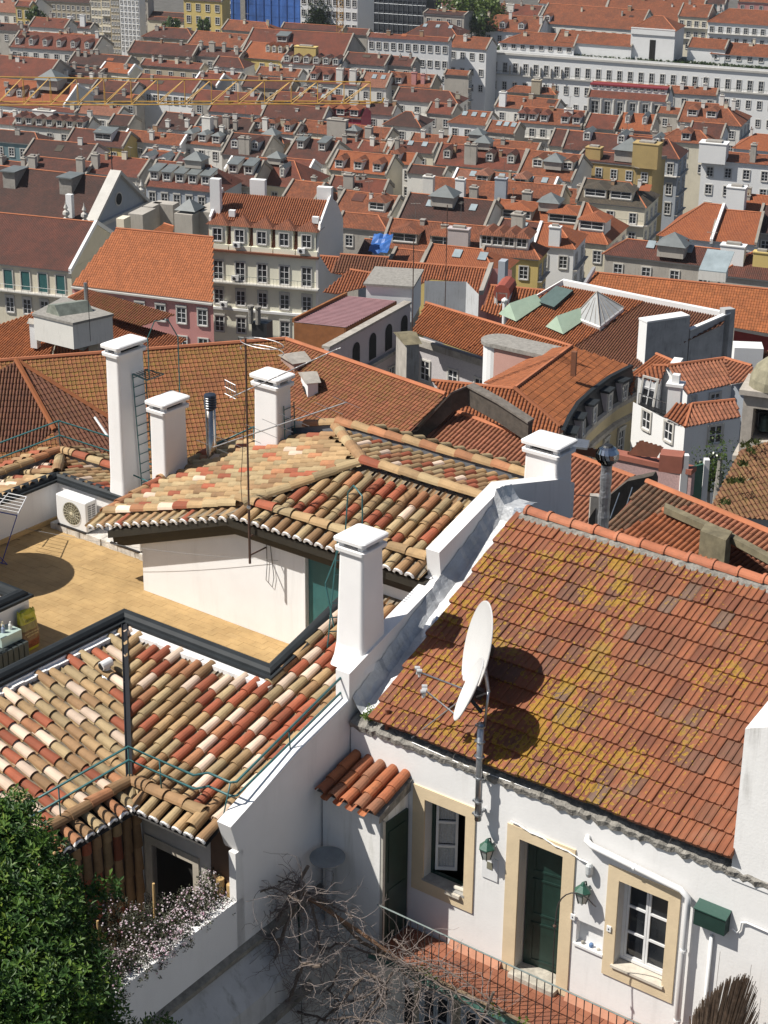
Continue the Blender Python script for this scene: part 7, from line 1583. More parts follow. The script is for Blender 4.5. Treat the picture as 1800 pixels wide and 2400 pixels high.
# trees on the far hillside
def far_tree(label, x, y, z, r, n, seed, h=10, ls=.35):
    c = onz(x, y, z); t = thing('tree', label, 'tree', c-ZA*h, 'trees on the far hillside'); rr = np.random.default_rng(seed)
    m = MB(); V = []; F = []; T = []
    for i in range(n):
        d = rr.normal(size=3); d /= np.linalg.norm(d); q = np.array(c)+d*r*(rr.random()**.35)*np.array([1.1, 1, .95])*(1+.25*math.sin(d[0]*7+seed)); a = rr.normal(size=3); a /= np.linalg.norm(a); b = np.cross(a, d); b /= np.linalg.norm(b)+1e-6; s = ls*(1+.6*rr.random()); k = len(V)
        V += [tuple(q-a*s), tuple(q+b*s*.7), tuple(q+a*s), tuple(q-b*s*.7)]; F += [(k, k+1, k+2, k+3)]; T += [rr.random()]
    m.v, m.f, m.tr, m.m = V, F, T, [0]*len(F); m.build('crown', leaf_mat('far_leaf_%d' % (seed % 2), [(0, (.02, .045, .012)), (1, (.09, .13, .03))] if seed % 2 else [(0, (.03, .06, .012)), (1, (.14, .19, .04))]), t, kind='stuff')
    mb = MB(); mb.tube([c-ZA*h, c], [.35, .15], 6); mb.build('trunk', CAPM, t)
far_tree('large light green tree left of the small red roofed white house', 1085, 25, ZD(580, 25), 6.5, 1800, 2); far_tree('light green tree behind the concrete terrace at the top', 1120, 8, ZD(590, 8), 7, 1800, 4); far_tree('leafy green tree at the very top right of the pink house', 1150, 30, ZD(575, 30), 5, 1500, 6); far_tree('dark tree in front of the green trees by the white house', 1125, 55, ZD(562, 55), 4, 1200, 1)
far_tree('small dark tree beside the beige house at upper left', 402, 60, ZD(565, 60), 2.4, 700, 3); far_tree('small round tree right of the dark one under the beige house', 478, 60, ZD(565, 60), 2.2, 700, 5); far_tree('small green tree at the foot of the yellow house', 82, 35, ZD(575, 35), 2.4, 600, 7)
# ================================================================== middle distance: ribbed tile roofs as real relief
def ctile(name, stops, moss=0, mosscol=(.24, .15, .015), dirt=.3):
    if name in _mc: return _mc[name]
    t = NT(name); p = t.pos(); r = t.n('ShaderNodeAttribute', attribute_name='tr').outputs['Fac']; c = t.ramp(r, stops, 'CONSTANT')
    n1 = t.noise(.6, p, 6, .75); c = t.mix(t.math('MULTIPLY', t.ramp(n1, [(.42, 0.), (.62, 1.)]), dirt), c, tuple(q*.35 for q in stops[0][1]))
    if moss: c = t.mix(t.math('MULTIPLY', t.math('MULTIPLY', t.ramp(t.noise(.35, p, 4, .7), [(.35, .25), (.6, 1.)]), t.ramp(t.noise(5, p, 3, .7), [(.40, 0.), (.6, 1.)])), moss), c, mosscol)
    _mc[name] = t.fin(c, .85); return _mc[name]
def st(c, v=.14):
    c = tuple(q*f for q, f in zip(c, (.68, .68, .68)))
    return [(0, tuple(q*(1-v) for q in c)), (.3, c), (.6, tuple(q*(1+v) for q in c)), (.85, tuple(q*(1-v*.5) for q in c))]
CT = {'orange': ctile('ribbed_orange', st((.42, .135, .05))), 'bright': ctile('ribbed_bright', st((.50, .16, .055), .1), dirt=.15), 'lichen': ctile('ribbed_lichen', st((.36, .125, .05)), .9, (.185, .115, .018)), 'lichen2': ctile('ribbed_lichen2', st((.34, .11, .052)), .6, (.17, .11, .02)), 'dark': ctile('ribbed_dark', st((.20, .075, .042)), .15), 'pink': ctile('ribbed_pink', st((.44, .165, .09)), .12), 'old': ctile('ribbed_old', st((.27, .15, .085), .25), .3, (.12, .10, .06), dirt=.6),
      'mossy': ctile('ribbed_mossy', st((.36, .17, .085), .2), .55, (.16, .14, .03), dirt=.4), 'brown': ctile('ribbed_brown', st((.17, .068, .042))), 'rust': ctile('ribbed_rust', st((.45, .14, .045)), .08)}
BED = mat('tile_bed_brown', (.16, .06, .035), .95, .2, 2)
def corr(mb, poly, Dn, N, pitch, row, prof='barrel', lift=.02, rmax=9999):
    A = Dn.cross(N).normalized(); O = poly[0]; q = [((p-O).dot(A), (p-O).dot(Dn)) for p in poly]; amin = min(a for a, _ in q); amax = max(a for a, _ in q); a = math.floor(amin/pitch)*pitch+pitch/2
    k = len(q)
    while a < amax:
        ds = []
        for i in range(k):
            (a0, d0), (a1, d1) = q[i], q[(i+1) % k]
            if (a0 <= a) != (a1 <= a): ds.append(d0+(d1-d0)*(a-a0)/(a1-a0))
        ds.sort()
        for j in range(0, len(ds)-1, 2):
            d0, d1 = ds[j], ds[j+1]; s = math.floor(d0/row)
            while s*row < d1:
                t0, t1 = max(d0, s*row), min(d1, (s+1)*row); s += 1
                if t1-t0 < .03: continue
                w = pitch*.36; jt = random.uniform(-.008, .008); b0, b1 = O+A*(a+jt)+Dn*t0, O+A*(a+jt)+Dn*(t1+.012)
                if prof == 'flat': pr = [(-pitch*.5, .0), (-pitch*.42, .035), (-pitch*.25, .03), (-pitch*.15, .006), (pitch*.5, .0)]
                else: pr = [(-w, 0), (-w*.6, w*.72), (0, w*.95), (w*.6, w*.72), (w, 0)]
                vs = [b0+A*x+N*(h-.004) for x, h in pr]+[b1+A*x+N*(h+lift) for x, h in pr]; n0 = len(mb.f)
                fs = [(i, i+1, 6+i, 5+i) for i in range(4)]+[(5, 6, 7, 8, 9)] if prof != 'flat' else [(i, i+1, 6+i, 5+i) for i in range(4)]
                if prof == 'flat': vs += [b1+A*x+N*(h-.02) for x, h in pr]; fs += [(5+i, 6+i, 11+i, 10+i) for i in range(4)]
                mb.add(vs, fs, 0); t_ = random.random()
                for z in range(n0, len(mb.f)): mb.tr[z] = t_
        a += pitch
def RF(root, r0, r1, z, slope, px, m='orange', pitch=.24, row=.36, prof='barrel', fall=None, z1=None, ridge=True, lift=.02):
    a, b = onz(*r0, z), onz(*r1, z if z1 is None else z1); e = (b-a); e.z = 0; e.normalize(); f = Vector((-e.y, e.x, 0))
    if fall is None:
        if f.y > 0: f = -f
    elif f.dot(azv(fall)) < 0: f = -f
    s = math.tan(rad(slope)); et = (b-a).normalized(); N = et.cross((f-ZA*s)); N.normalize()
    if N.z < 0: N = -N
    Dn = (f-ZA*s); Dn = (Dn-N*Dn.dot(N)); Dn = (Dn-et*Dn.dot(et)).normalized()
    pts = [onpl(x, y, a, N) for x, y in px]
    mb = MB(); corr(mb, pts, Dn, N, pitch, row, prof, lift); mb.build('ribbed_tiles', CT[m] if isinstance(m, str) else m, root, kind='stuff')
    mb = MB(); mb.poly([p-N*.015 for p in pts]); mb.build('roof_bed', BED, root)
    if ridge and len(px) > 1: mb = MB(); mb.tube([pts[0]+N*.05, pts[1]+N*.05], .12, 6); mb.build('ridge_tiles', mat('ridge_line_clay', (.42, .15, .07)), root)
    return pts, N, Dn
def walls(root, tops, h, m, name='wall', cl=False):
    mb = MB(); n = len(tops)
    for i in range(n if cl else n-1):
        a, b = tops[i], tops[(i+1) % n]; zb = min(t.z for t in tops)-h; mb.quad(a, b, Vector((b.x, b.y, zb)), Vector((a.x, a.y, zb)))
    return mb.build(name, m, root)
def boxw(root, x0, y0, x1, z, h, dep, m, az=110, name='wall', flat=None):
    E = onz(x0, y0, z); A = azv(az); n = azv(az-90); L = solve(lambda l: x1-proj(E+A*l)[0], .3, 120); mb = MB(); mb.obox(E-ZA*h, A*L, n*dep, ZA*h); mb.build(name, m, root)
    if flat: mb = MB(); mb.obox(E-A*.2-n*.2, A*(L+.4), n*(dep+.4), ZA*.18); mb.build('flat_roof', flat, root)
    return E, A, n, L
T_ = lambda nm, lb, x, y, z, dz=10: thing(nm, lb, 'house' if nm == 'house' else nm.replace('_', ' '), onz(x, y, z)-ZA*dz)
# --- cream house with teal shutters at left + orange long house + tall white house
hc = H('cream house with teal shuttered balcony windows and a long dark red roof at the left', -90, 604, 166, 496, 'brown', 'cream', z=-66.5, nf=0, nx=0, par='w', h=20, slope=30)
root, E_, A_, n_, L_, d_, s_, h_ = hc
for i in range(6):
    a = L_-1.6-i*2.55; put_win(root, E_+A_*a-ZA*2.2, A_, n_, 1.25, 2.5, 'teal'); put_win(root, E_+A_*a-ZA*5.7, A_, n_, 1.1, 2.0, 'arch'); put_win(root, E_+A_*a-ZA*9.4, A_, n_, 1.1, 2.0)
mb = MB(); mb.obox(E_-n_*.8-ZA*3.75, A_*L_, n_*.8, ZA*.15); b_ = mb.build('balcony', STONE, root); mb = MB(); mb.tube([E_-n_*.78-ZA*2.7, E_+A_*L_-n_*.78-ZA*2.7], .03, 4)
for i in range(int(L_)): mb.tube([E_-n_*.78+A_*i-ZA*3.6, E_-n_*.78+A_*i-ZA*2.7], .02, 3)
mb.build('balcony_rail', DGREEN, b_)
ho = T_('house', 'pink fronted house under a big plain bright orange roof left of the tall white house', 330, 690, -66)
pts, N, Dn = RF(ho, (272, 535), (500, 556), -59.5, 31, [(272, 535), (500, 556), (499, 708), (168, 668)], 'bright', .30, .42, 'flat')
W3 = walls(ho, [pts[3]-N*.1, pts[2]-N*.1], 16, W_['pink']); e_ = pts[2]-pts[3]; A_ = Vector((e_.x, e_.y, 0)).normalized(); n_ = Vector((-A_.y, A_.x, 0)); Lw = e_.length
mb = MB(); mb.obox(pts[3]-n_*.35-ZA*.35, e_*1.0, n_*.35, ZA*.2); mb.build('cornice', STONE, ho)
for i in range(7):
    for f in range(4): put_win(ho, pts[2]-A_*(1.4+i*2.75)-ZA*(2.1+f*3.6), A_, n_, 1.15, 1.9, 'arch' if f == 0 else 'w')
tw = T_('house', 'tall cream white house with five hipped dormers, a balcony and a big blank gable wall', 620, 640, -62, 20)
zc_ = -62.2; E_ = onz(485, 583, zc_); F_ = onz(745, 604, zc_); A_ = (F_-E_).normalized(); n_ = Vector((-A_.y, A_.x, 0)); L_ = (F_-E_).length
CW = mat('cream_front', (.86, .83, .67), .9, .05, .4, .1, 3, streak=.15)
mb = MB(); mb.obox(E_-ZA*20, A_*L_, n_*11, ZA*20); mb.build('wall', CW, tw)
RT = E_+n_*5.6+ZA*5.9
for (x, y) in ((0, 0),):
    a0 = E_+n_*1.3+ZA*3.5+A_*.3; a1 = E_+A_*(L_-.3)+n_*1.3+ZA*3.5; dr = (RT-(E_+n_*1.3+ZA*3.5)); N = A_.cross(dr).normalized(); Dn = -dr.normalized(); poly = [RT+A_*.3, RT+A_*(L_-.3), a1, a0]; mb = MB(); corr(mb, poly, Dn, N, .3, .45); mb.build('ribbed_tiles', CT['orange'], tw, kind='stuff'); mb = MB(); mb.poly([p-N*.02 for p in poly]); mb.poly([E_+ZA*.0, E_+A_*L_, a1+A_*.3, a0-A_*.3]); mb.poly([RT, RT+A_*L_, E_+A_*L_+n_*11, E_+n_*11]); mb.build('roof_bed', BED, tw)
mb = MB(); mb.prism([F_-A_*.25-ZA*.2-n_*.1, F_-A_*.25+ZA*2.5+n_*.4, F_-A_*.25+ZA*4.0+n_*1.2, F_-A_*.25+n_*5.6+ZA*6.35, F_-A_*.25+n_*8.5+ZA*5, F_-A_*.25+n_*11.4+ZA*2.2, F_-A_*.25+n_*11.8-ZA*20, F_-A_*.25-ZA*20+n_*.1], A_*.3); mb.build('gable_wall', mat('pale_mauve_render', (.80, .76, .71), .9, .03, .4, .1, 3), tw)
mb = MB(); mb.prism([E_+n_*1.0+ZA*3.3, E_+n_*1.0+ZA*3.9, E_+n_*5.6+ZA*6.5, E_+n_*5.9+ZA*6.5, E_+n_*5.9+ZA*5.8], A_*.3); mb.prism([E_+A_*L_+n_*1.0+ZA*3.3, E_+A_*L_+n_*1.0+ZA*4.1, E_+A_*L_+n_*5.6+ZA*6.6, E_+A_*L_+n_*6.1+ZA*6.3], A_*.1); mb.build('parapet', W_['bright'], tw)
for i in range(5):
    c = E_+A_*(L_*(i+.5)/5)
    mb = MB(); w = 2.3; mb.obox(c-A_*w/2+n_*.05+ZA*.05, A_*w, n_*1.8, ZA*3.2, 0); q = c+n_*-.15+ZA*3.2; e4 = [q-A_*1.55, q+A_*1.55, q+A_*1.55+n_*3, q-A_*1.55+n_*3]; ap_ = q+ZA*1.0+n_*1.7; ab = ap_+n_*2.4; mb.poly([e4[0], e4[1], ap_], 1, [(0, 0), (3, 0), (1.5, 1.5)]); mb.poly([e4[1], e4[2], ab, ap_], 1, [(0, 0), (3, 0), (3, 1), (1.5, 1)]); mb.poly([e4[3], e4[0], ap_, ab], 1, [(0, 0), (3, 0), (1.5, 1), (0, 1)]); mb.poly([e4[0], e4[3], e4[2], e4[1]], 0)
    mb.obox(c-A_*(w/2+.25)-n_*.1+ZA*.0, A_*(w+.5), n_*.5, ZA*.75, 0); o = mb.build('dormer', [CW, R_['orange']], tw); put_win(o, c+ZA*1.95, A_, n_, 1.15, 1.6) if False else put_win(tw, c+n_*.03+ZA*1.95, A_, n_, 1.15, 1.6)
    put_win(tw, c-ZA*2.6, A_, n_, 1.2, 2.4); put_win(tw, c-ZA*6.1, A_, n_, 1.15, 1.9, 'arch'); put_win(tw, c-ZA*9.7, A_, n_, 1.15, 2.0, 'arch'); put_win(tw, c-ZA*13.2, A_, n_, 1.15, 2.0)
for (dz, pr, hh, mm) in ((-.12, .5, .25, R_['orange']), (-4.1, .8, .16, STONE), (-7.75, .25, .3, W_['bright'])):
    mb = MB(); mb.obox(E_-n_*pr+ZA*dz-A_*.2, A_*(L_+.4), n_*(pr+.02), ZA*hh); mb.build('cornice', mm, tw)
mb = MB(); mb.tube([E_-n_*.78-ZA*3.0, F_-n_*.78-ZA*3.0], .03, 4)
for i in range(int(L_/.45)): mb.tube([E_-n_*.78+A_*i*.45-ZA*3.95, E_-n_*.78+A_*i*.45-ZA*3.0], .014, 3)
mb.build('balcony_rail', DGREEN, tw)
for (a, d, hh, w) in ((-.2, 2.2, 3.2, 1.3), (3.6, 6.6, 2.4, 2.0), (L_-1.9, 6.0, 2.2, 1.9)):
    mb = MB(); p = E_+A_*a+n_*d+ZA*3.0; mb.obox(p, A_*w, n_*.9, ZA*(hh+2.2)); mb.build('chimney', W_['bright'], tw)
for (a, d) in ((2.4, 1.7), (L_-1.2, 1.5)): mb = MB(); p = E_+A_*a+n_*d+ZA*3.9; mb.obox(p, A_*.8, n_*.6, ZA*.8); mb.build('roof_hatch', W_['bright'], tw)
for i, (a, z_) in enumerate(((3.3, -3.75), (1.7, -7.3), (3.6, .6), (L_-2.5, .5))):
    mb = MB(); p = E_+A_*a-n_*.55+ZA*z_; mb.obox(p, A_*.95, n_*.4, ZA*.65, 0); mb.lathe(p+A_*.4+ZA*.32-n_*.01, [(.22, 0), (.22, .02)], 10, 1, ax=A_, ay=ZA, az=-n_); tag(mb.build('air_conditioner', [PLAST, BLACK]), ('white air conditioner on the balcony of the tall white house', 'white air conditioner beside the lower left arched window of the tall white house', 'white air conditioner below the second dormer of the tall white house', 'white air conditioner below the last dormer of the tall white house')[i], 'air conditioner')
# --- church
chh = H('old church with a long dark brown roof, a grey classical gable with a round window', -60, 488, 208, 388, 'dark', 'grey', z=-72, nf=0, nx=0, par=False, h=14, slope=33, kind='gable', name='church', cat='church')
root, E_, A_, n_, L_, d_, s_, h_ = chh; G = E_+A_*(L_+.2)
BG = W_['blue']; hs = d_*s_
mb = MB(); mb.prism([G-n_*.6-ZA*14, G-n_*.6, G+n_*d_+ZA*(hs+.9), G+n_*(2*d_+.6), G+n_*(2*d_+.6)-ZA*14], A_*.9); mb.build('gable_front', BG, root)
for (a, b_) in ((G-n_*1.2-ZA*.1, G+n_*d_+ZA*(hs+1.2)), (G+n_*(2*d_+1.2)-ZA*.1, G+n_*d_+ZA*(hs+1.2))): mb = MB(); mb.obox(a-ZA*.5-A_*.3, b_-a, A_*1.9, ZA*.6); mb.build('raking_cornice', STONE, root)
mb = MB(); mb.obox(G-n_*1.2-ZA*.9, n_*(2*d_+2.4), A_*1.5, ZA*.6); mb.build('cornice', STONE, root)
mb = MB(); mb.lathe(G+A_*.91+n_*d_+ZA*hs*.38, [(1.15, 0), (1.15, .06)], 20, 0, ax=n_, ay=ZA, az=A_); mb.lathe(G+A_*.92+n_*d_+ZA*hs*.38, [(.9, .06), (.9, .08)], 20, 1, ax=n_, ay=ZA, az=A_); mb.build('round_window', [STONE, DARK], root)
for (p) in (G-n_*1.5-A_*.0, G-n_*1.5-A_*3.2, G+n_*(2*d_+1)+A_*.3, G+n_*(2*d_-.6)+A_*.3): mb = MB(); mb.lathe(p-ZA*.3, [(.5, 0), (.5, .9), (.2, 1.1), (.55, 1.5), (.5, 1.9), (.15, 2.2), (.35, 2.5), (.1, 3.1), (.02, 3.6)], 8); mb.build('stone_urn', STONE, root)
mb = MB(); p = G+n_*d_+ZA*(hs+1.2); mb.tube([p, p+ZA*3.6], .09, 5); mb.tube([p+ZA*2.6-n_*.8, p+ZA*2.6+n_*.8], .08, 5); mb.build('iron_cross', BLACK, root)
for (x, y) in ((8, 440), (140, 455)): 
    p = onpl(x, y, E_, (ZA-n_*s_)); mb = MB(); mb.obox(p-ZA*.8, A_*2.2, n_*3.5, ZA*3.4, 0); mb.obox(p-A_*.3-n_*.4+ZA*2.6, A_*2.8, n_*4.2, ZA*.2, 1); mb.build('roof_dormer', [CAPM, ZINC], root)
mb = MB(); p = onpl(155, 492, E_-n_*.6, n_); mb.obox(p-ZA*1.2, A_*1.0, n_*.8, ZA*3.6); mb.build('chimney', W_['bright'], root)
# grey lumps between church and orange roof
gl_ = T_('house', 'grey stained chimney walls and tank behind the orange roof beside the church', 400, 520, -66)
for (x0, y0, x1, hh, dp, mm, fl) in ((335, 483, 358, 8, 3, 'grey', None), (357, 476, 405, 9, 2, 'grey', None), (408, 500, 450, 9, 5, 'grey', None), (452, 494, 500, 8, 6, 'grey', None), (272, 512, 290, 6, 2, 'cream', None), (300, 500, 334, 6, 4, 'grey', None)): boxw(gl_, x0, y0, x1, -64, hh, dp, W_[mm])
p = onz(408, 492, -63.6); mb = MB(); q = [p, p+azv(110)*3.2, p+azv(110)*3.2+azv(20)*3.4, p+azv(20)*3.4]; c = sum(q, Vector())/4+ZA*1.4
for k in range(4): mb.poly([q[k], q[(k+1) % 4], c])
mb.build('zinc_pyramid', ZINC, gl_)
RF(gl_, (385, 532), (408, 545), -62, 25, [(385, 524), (408, 531), (405, 545), (358, 541)], 'rust')
# --- lichened great roof on the left (C) and its neighbour (D)
roof_c = T_('house', 'broad roof of yellow lichened flat tiles filling the left middle behind the white chimneys', 300, 900, -34)
RF(roof_c, (-60, 851), (672, 795), -32.5, 25, [(-60, 851), (672, 795), (716, 850), (640, 1080), (-60, 1200)], 'lichen', .235, .33, 'flat', lift=.03)
rd_ = T_('house', 'wide red roof with yellow moss sloping to the right of the lichened one', 850, 900, -34)
pD, ND, DD = RF(rd_, (672, 796), (1045, 925), -32.0, 24, [(672, 796), (1045, 925), (935, 1040), (600, 1090)], 'lichen2', .235, .33, 'flat', lift=.03)
walls(rd_, [onz(672, 797, -32.1), onz(1045, 925, -32.1)], 10, W_['grey'])
# pointed hipped wing at far left
rw = T_('house', 'pointed hipped roof of dark ribbed tiles at the far left', 100, 950, -32)
ap = onz(38, 846, -29.6); c1_ = onz(128, 1010, -31.9); a0_ = onz(-200, 1010, -31.9)
def plane_roof(root, p3, px, m, pitch=.24, row=.36, prof='barrel', lift=.02, dnh=None):
    N = (p3[1]-p3[0]).cross(p3[2]-p3[0]).normalized()
    if N.z < 0: N = -N
    Dn = (N*N.z-ZA); Dn.normalize(); pts = [onpl(x, y, p3[0], N) if not isinstance(x, Vector) else x for x, y in px]
    mb = MB(); corr(mb, pts, Dn, N, pitch, row, prof, lift); mb.build('ribbed_tiles', CT[m], root, kind='stuff'); mb = MB(); mb.poly([p-N*.015 for p in pts]); mb.build('roof_bed', BED, root); return pts, N
plane_roof(rw, [ap, c1_, a0_], [(38, 846), (128, 1010), (60, 1060), (-150, 1060), (-60, 900)], 'dark', .16, .36)
plane_roof(rw, [ap, c1_, onz(285, 1000, -32.2)], [(38, 846), (262, 985), (300, 1060), (150, 1060)], 'dark', .2, .36)
mb = MB(); mb.tube([ap+ZA*.08, c1_+ZA*.05], .14, 6); mb.tube([ap+ZA*.05, onpl(262, 985, ap, (c1_-ap).cross(onz(285, 1000, -32.2)-ap))+ZA*.05], .12, 6); mb.build('hip_tiles', CT['rust'], rw)
mb = MB(); mb.tube([onz(222, 978, -30.6), onz(252, 1022, -31.2)], .06, 5); mb.build('white_flashing', W_['bright'], rw)
# lone objects on D
def block(label, x, y, w, d, h, z, m, az=110, cat='chimney', cap=None, nm='chimney'):
    p = onz(x, y, z); A = azv(az); n = azv(az-90); t = thing(nm, label, cat, p); mb = MB(); mb.obox(p-ZA*1.0, A*w, n*d, ZA*(h+1.0)); mb.build('stack', m, t)
    if cap: mb = MB(); q = [p-A*.15-n*.1+ZA*h, p+A*(w+.15)-n*.1+ZA*h, p+A*(w+.15)+n*(d+.1)+ZA*h, p-A*.15+n*(d+.1)+ZA*h]; r0 = (q[0]+q[3])/2+ZA*.3; r1 = (q[1]+q[2])/2+ZA*.3; mb.poly([q[0], q[1], r1, r0]); mb.poly([q[2], q[3], r0, r1]); mb.poly([q[1], q[2], r1]); mb.poly([q[3], q[0], r0]); mb.build('coping_cap', cap, t)
    return t, p, A, n
GRB = mat('stained_grey_block', (.36, .33, .29), .9, .25, 1.5, .4, 8, streak=.9); MOSSC = mat('mossy_cap', (.17, .145, .09), .95, .35, 2, .5, 10)
block('grey chimney block behind the white chimney and the aerial mast', 690, 905, .9, 1.6, 1.3, -33.6, mat('pinkish_block', (.36, .25, .21), .9, .2), 60, cap=GRB)
t, p, A, n = block('white block with a big round dark opening and grey lid on the red roof', 722, 985, .55, 1.7, 2.1, -34.6, W_['bright'], 75, cat='vent', cap=GRB, nm='roof_vent')
mb = MB(); c = p-n*.02+A*.9-A*.63+ZA*.75; mb.lathe(p+A*-.02+n*.85+ZA*1.0, [(.62, 0), (.62, .03)], 22, 0, ax=n, ay=ZA, az=-A); mb.build('round_opening', DARK, t)
block('small mossy capped block at the lower edge of the red roof', 745, 1040, 1.0, .7, .7, -35.6, GRB, 75, cap=MOSSC)
block('pale block with a yellow mossed sloping lid before the tile clad house', 952, 885, .7, 2.2, 1.9, -33.4, GRB, 75, cap=MOSSC)
# dark parapet wall right of D and long dark wall behind
dpw = T_('wall', 'dark weathered parapet wall stepping between the red roofs', 1000, 1000, -34); DW = mat('black_weathered_wall', (.075, .062, .05), .95, .35, 2.5, .7, 10)
mb = MB()
pts = [onz(920, 1028, -34.2), onz(978, 1020, -34.0), onz(1058, 934, -31.9), onz(1097, 918, -31.6), onz(1165, 955, -31.8), onz(1238, 1003, -32.2)]
for i in range(len(pts)-1): a, b_ = pts[i], pts[i+1]; mb.obox(a-ZA*.75, b_-a, Vector((.25, .5, 0)), ZA*1.0)
mb.build('wall_body', DW, dpw)
mb = MB()
for i in range(len(pts)-1): a, b_ = pts[i], pts[i+1]; mb.obox(a+ZA*.25-Vector((.05, .1, 0)), b_-a, Vector((.35, .5, 0)), ZA*.1)
mb.build('coping', mat('dark_coping', (.16, .14, .12), .95, .3, 3, .5), dpw)
# E: orange barrel roof behind the wide chimney
re = T_('house', 'pinkish orange barrel tiled roof behind the wide white chimney', 1150, 1080, -34)
RF(re, (1047, 957), (1488, 1120), -33.0, 26, [(1047, 957), (1488, 1120), (1420, 1200), (1330, 1270), (1180, 1250), (985, 1045)], 'pink', .26, .42)
mb = MB(); a, b_ = onz(1047, 957, -33), onz(1488, 1120, -33)
walls(re, [onz(1040, 962, -33.2), onz(985, 1045, -34.6)], 3, DW)
# ruined dark wall
rwl = T_('wall', 'ruined black masonry wall with rusty ladder between the barrel roofs', 1450, 1150, -29); mb = MB(); pts = [onz(1380, 1215, -30.0), onz(1400, 1185, -29.6), onz(1470, 1128, -29.0), onz(1530, 1115, -28.8), onz(1535, 1128, -29.2)]
for i in range(len(pts)-1): a, b_ = pts[i], pts[i+1]; mb.obox(a-ZA*4, b_-a, Vector((.2, .5, 0)), ZA*4)
mb.build('masonry', DW, rwl); mb = MB(); a = onz(1385, 1165, -29.2); mb.obox(a-ZA*5, Vector((.35, 0, 0)), Vector((0, .4, 0)), ZA*5.0); mb.build('grey_stack', GRB, rwl)
for (x0, y0, x1, y1) in ((1430, 1215, 1452, 1155), (1462, 1205, 1482, 1142)): mb = MB(); mb.tube([onz(x0, y0, -28.5), onz(x1, y1, -28.0)], .02, 4); mb.build('bar', STEEL, rwl)
# spinning steel vent with foil wrapped pipe
sv = thing('spinning_vent', 'foil wrapped flue pipe with round turbine vent beyond the ridge', 'vent', onv(1412, 1252, 27.5)); vb = onv(1412, 1252, 27.5); ztv = None
top = Vector((vb.x, vb.y, 0)); zt_ = zat(*uv_(vb)[:2], 1085)
mb = MB(); prof = [(.105+.008*math.sin(i*2.2), (zt_-vb.z+2)*i/26) for i in range(27)]; mb.lathe(vb-ZA*2, prof, 12); mb.build('pipe', mat('foil_wrap', (.55, .56, .58), .3, .2, 8, .8, 14, metal=.75, dist=.03), sv)
ct = Vector((vb.x, vb.y, zt_+.16))
for i in range(16):
    q = 2*math.pi*i/16; mb = MB(); pts = [ct+Vector((math.cos(q+k*.12)*.21*math.sin(rad(20+k*28)), math.sin(q+k*.12)*.21*math.sin(rad(20+k*28)), .19*math.cos(rad(20+k*28)))) for k in range(6)]
    for k in range(5): w_ = Vector((-math.sin(q), math.cos(q), 0))*.035; mb.quad(pts[k]-w_, pts[k]+w_, pts[k+1]+w_, pts[k+1]-w_)
    mb.build('fin', CHROME, sv)
mb = MB(); mb.lathe(ct, [(.1, -.2), (.16, -.1), (.18, .0), (.16, .1), (.08, .19), (.01, .2)], 12); mb.build('core', BLACK, sv)
mb = MB(); mb.tube([onv(1330, 1158, 25.9), onv(1400, 1165, 27.4)], .008, 4); mb.build('stay_wire', BLACK, sv)
# F: roofs at lower right
rf = T_('house', 'old brown and orange barrel tiled roofs meeting at a mortared hip behind the ridge', 1600, 1220, -27)
RF(rf, (1516, 1130), (1642, 1182), -26.5, 24, [(1516, 1130), (1642, 1182), (1556, 1196), (1424, 1262), (1400, 1262), (1440, 1212)], 'old', .24, .42)
RF(rf, (1556, 1196), (1710, 1268), -26.8, 25, [(1556, 1196), (1710, 1268), (1650, 1345), (1560, 1335), (1420, 1262)], 'orange', .24, .42)
RF(rf, (1642, 1182), (1810, 1252), -26.4, 20, [(1642, 1182), (1810, 1252), (1810, 1345), (1700, 1262), (1556, 1196)], 'pink', .24, .42, ridge=True)
RF(rf, (1710, 1275), (1810, 1330), -27.6, 24, [(1710, 1275), (1810, 1318), (1810, 1380), (1650, 1350)], 'orange', .24, .42)
mb = MB()
for (a, b_) in (((1556, 1194), (1700, 1258)), ((1700, 1258), (1810, 1318))): p, q = onz(*a, -26.55), onz(*b_, -26.6); mb.obox(p-ZA*.15, q-p, Vector((.1, .4, 0)), ZA*.25)
mb.build('mortared_hip', MOSSC, rf)
mb = MB(); p = onz(1640, 1262, -26.6); q = onz(1700, 1285, -26.6); mb.obox(p-ZA*.9, q-p, Vector((.35, .8, 0)), ZA*1.2); mb.build('dark_stack', MOSSC, rf)
# mossy chapel roof, lower right
rm = T_('house', 'mossy brown chapel roof with grass tufts at the right edge', 1700, 1150, -30, 3)
RF(rm, (1745, 1048), (1950, 1010), -27.5, 30, [(1735, 1055), (1950, 990), (1950, 1230), (1760, 1215), (1660, 1200)], 'mossy', .2, .3, ridge=False)
p0, p1 = onz(1735, 1218, -29.2), onz(1830, 1180, -29.2); walls(rm, [p0, p1], 5, W_['blue'])
gt = MB(); r5 = random.Random(4)
for (x, y) in ((1745, 1045), (1760, 1062), (1742, 1090), (1740, 1130), (1700, 1180), (1715, 1130), (1772, 1040)):
    for _ in range(26): p = onz(x+r5.uniform(-10, 10), y+r5.uniform(-5, 5), -27.4-(y-1050)*.008); gt.add([p, p+Vector((r5.uniform(-.15, .15), 0, .05)), p+Vector((r5.uniform(-.2, .2), r5.uniform(-.1, .1), r5.uniform(.1, .3)))], [(0, 1, 2)]); gt.tr[-1] = r5.random()
gt.build('grass_tufts', leaf_mat('roof_grass', [(0, (.05, .07, .02)), (1, (.14, .16, .05))]), rm, kind='stuff')
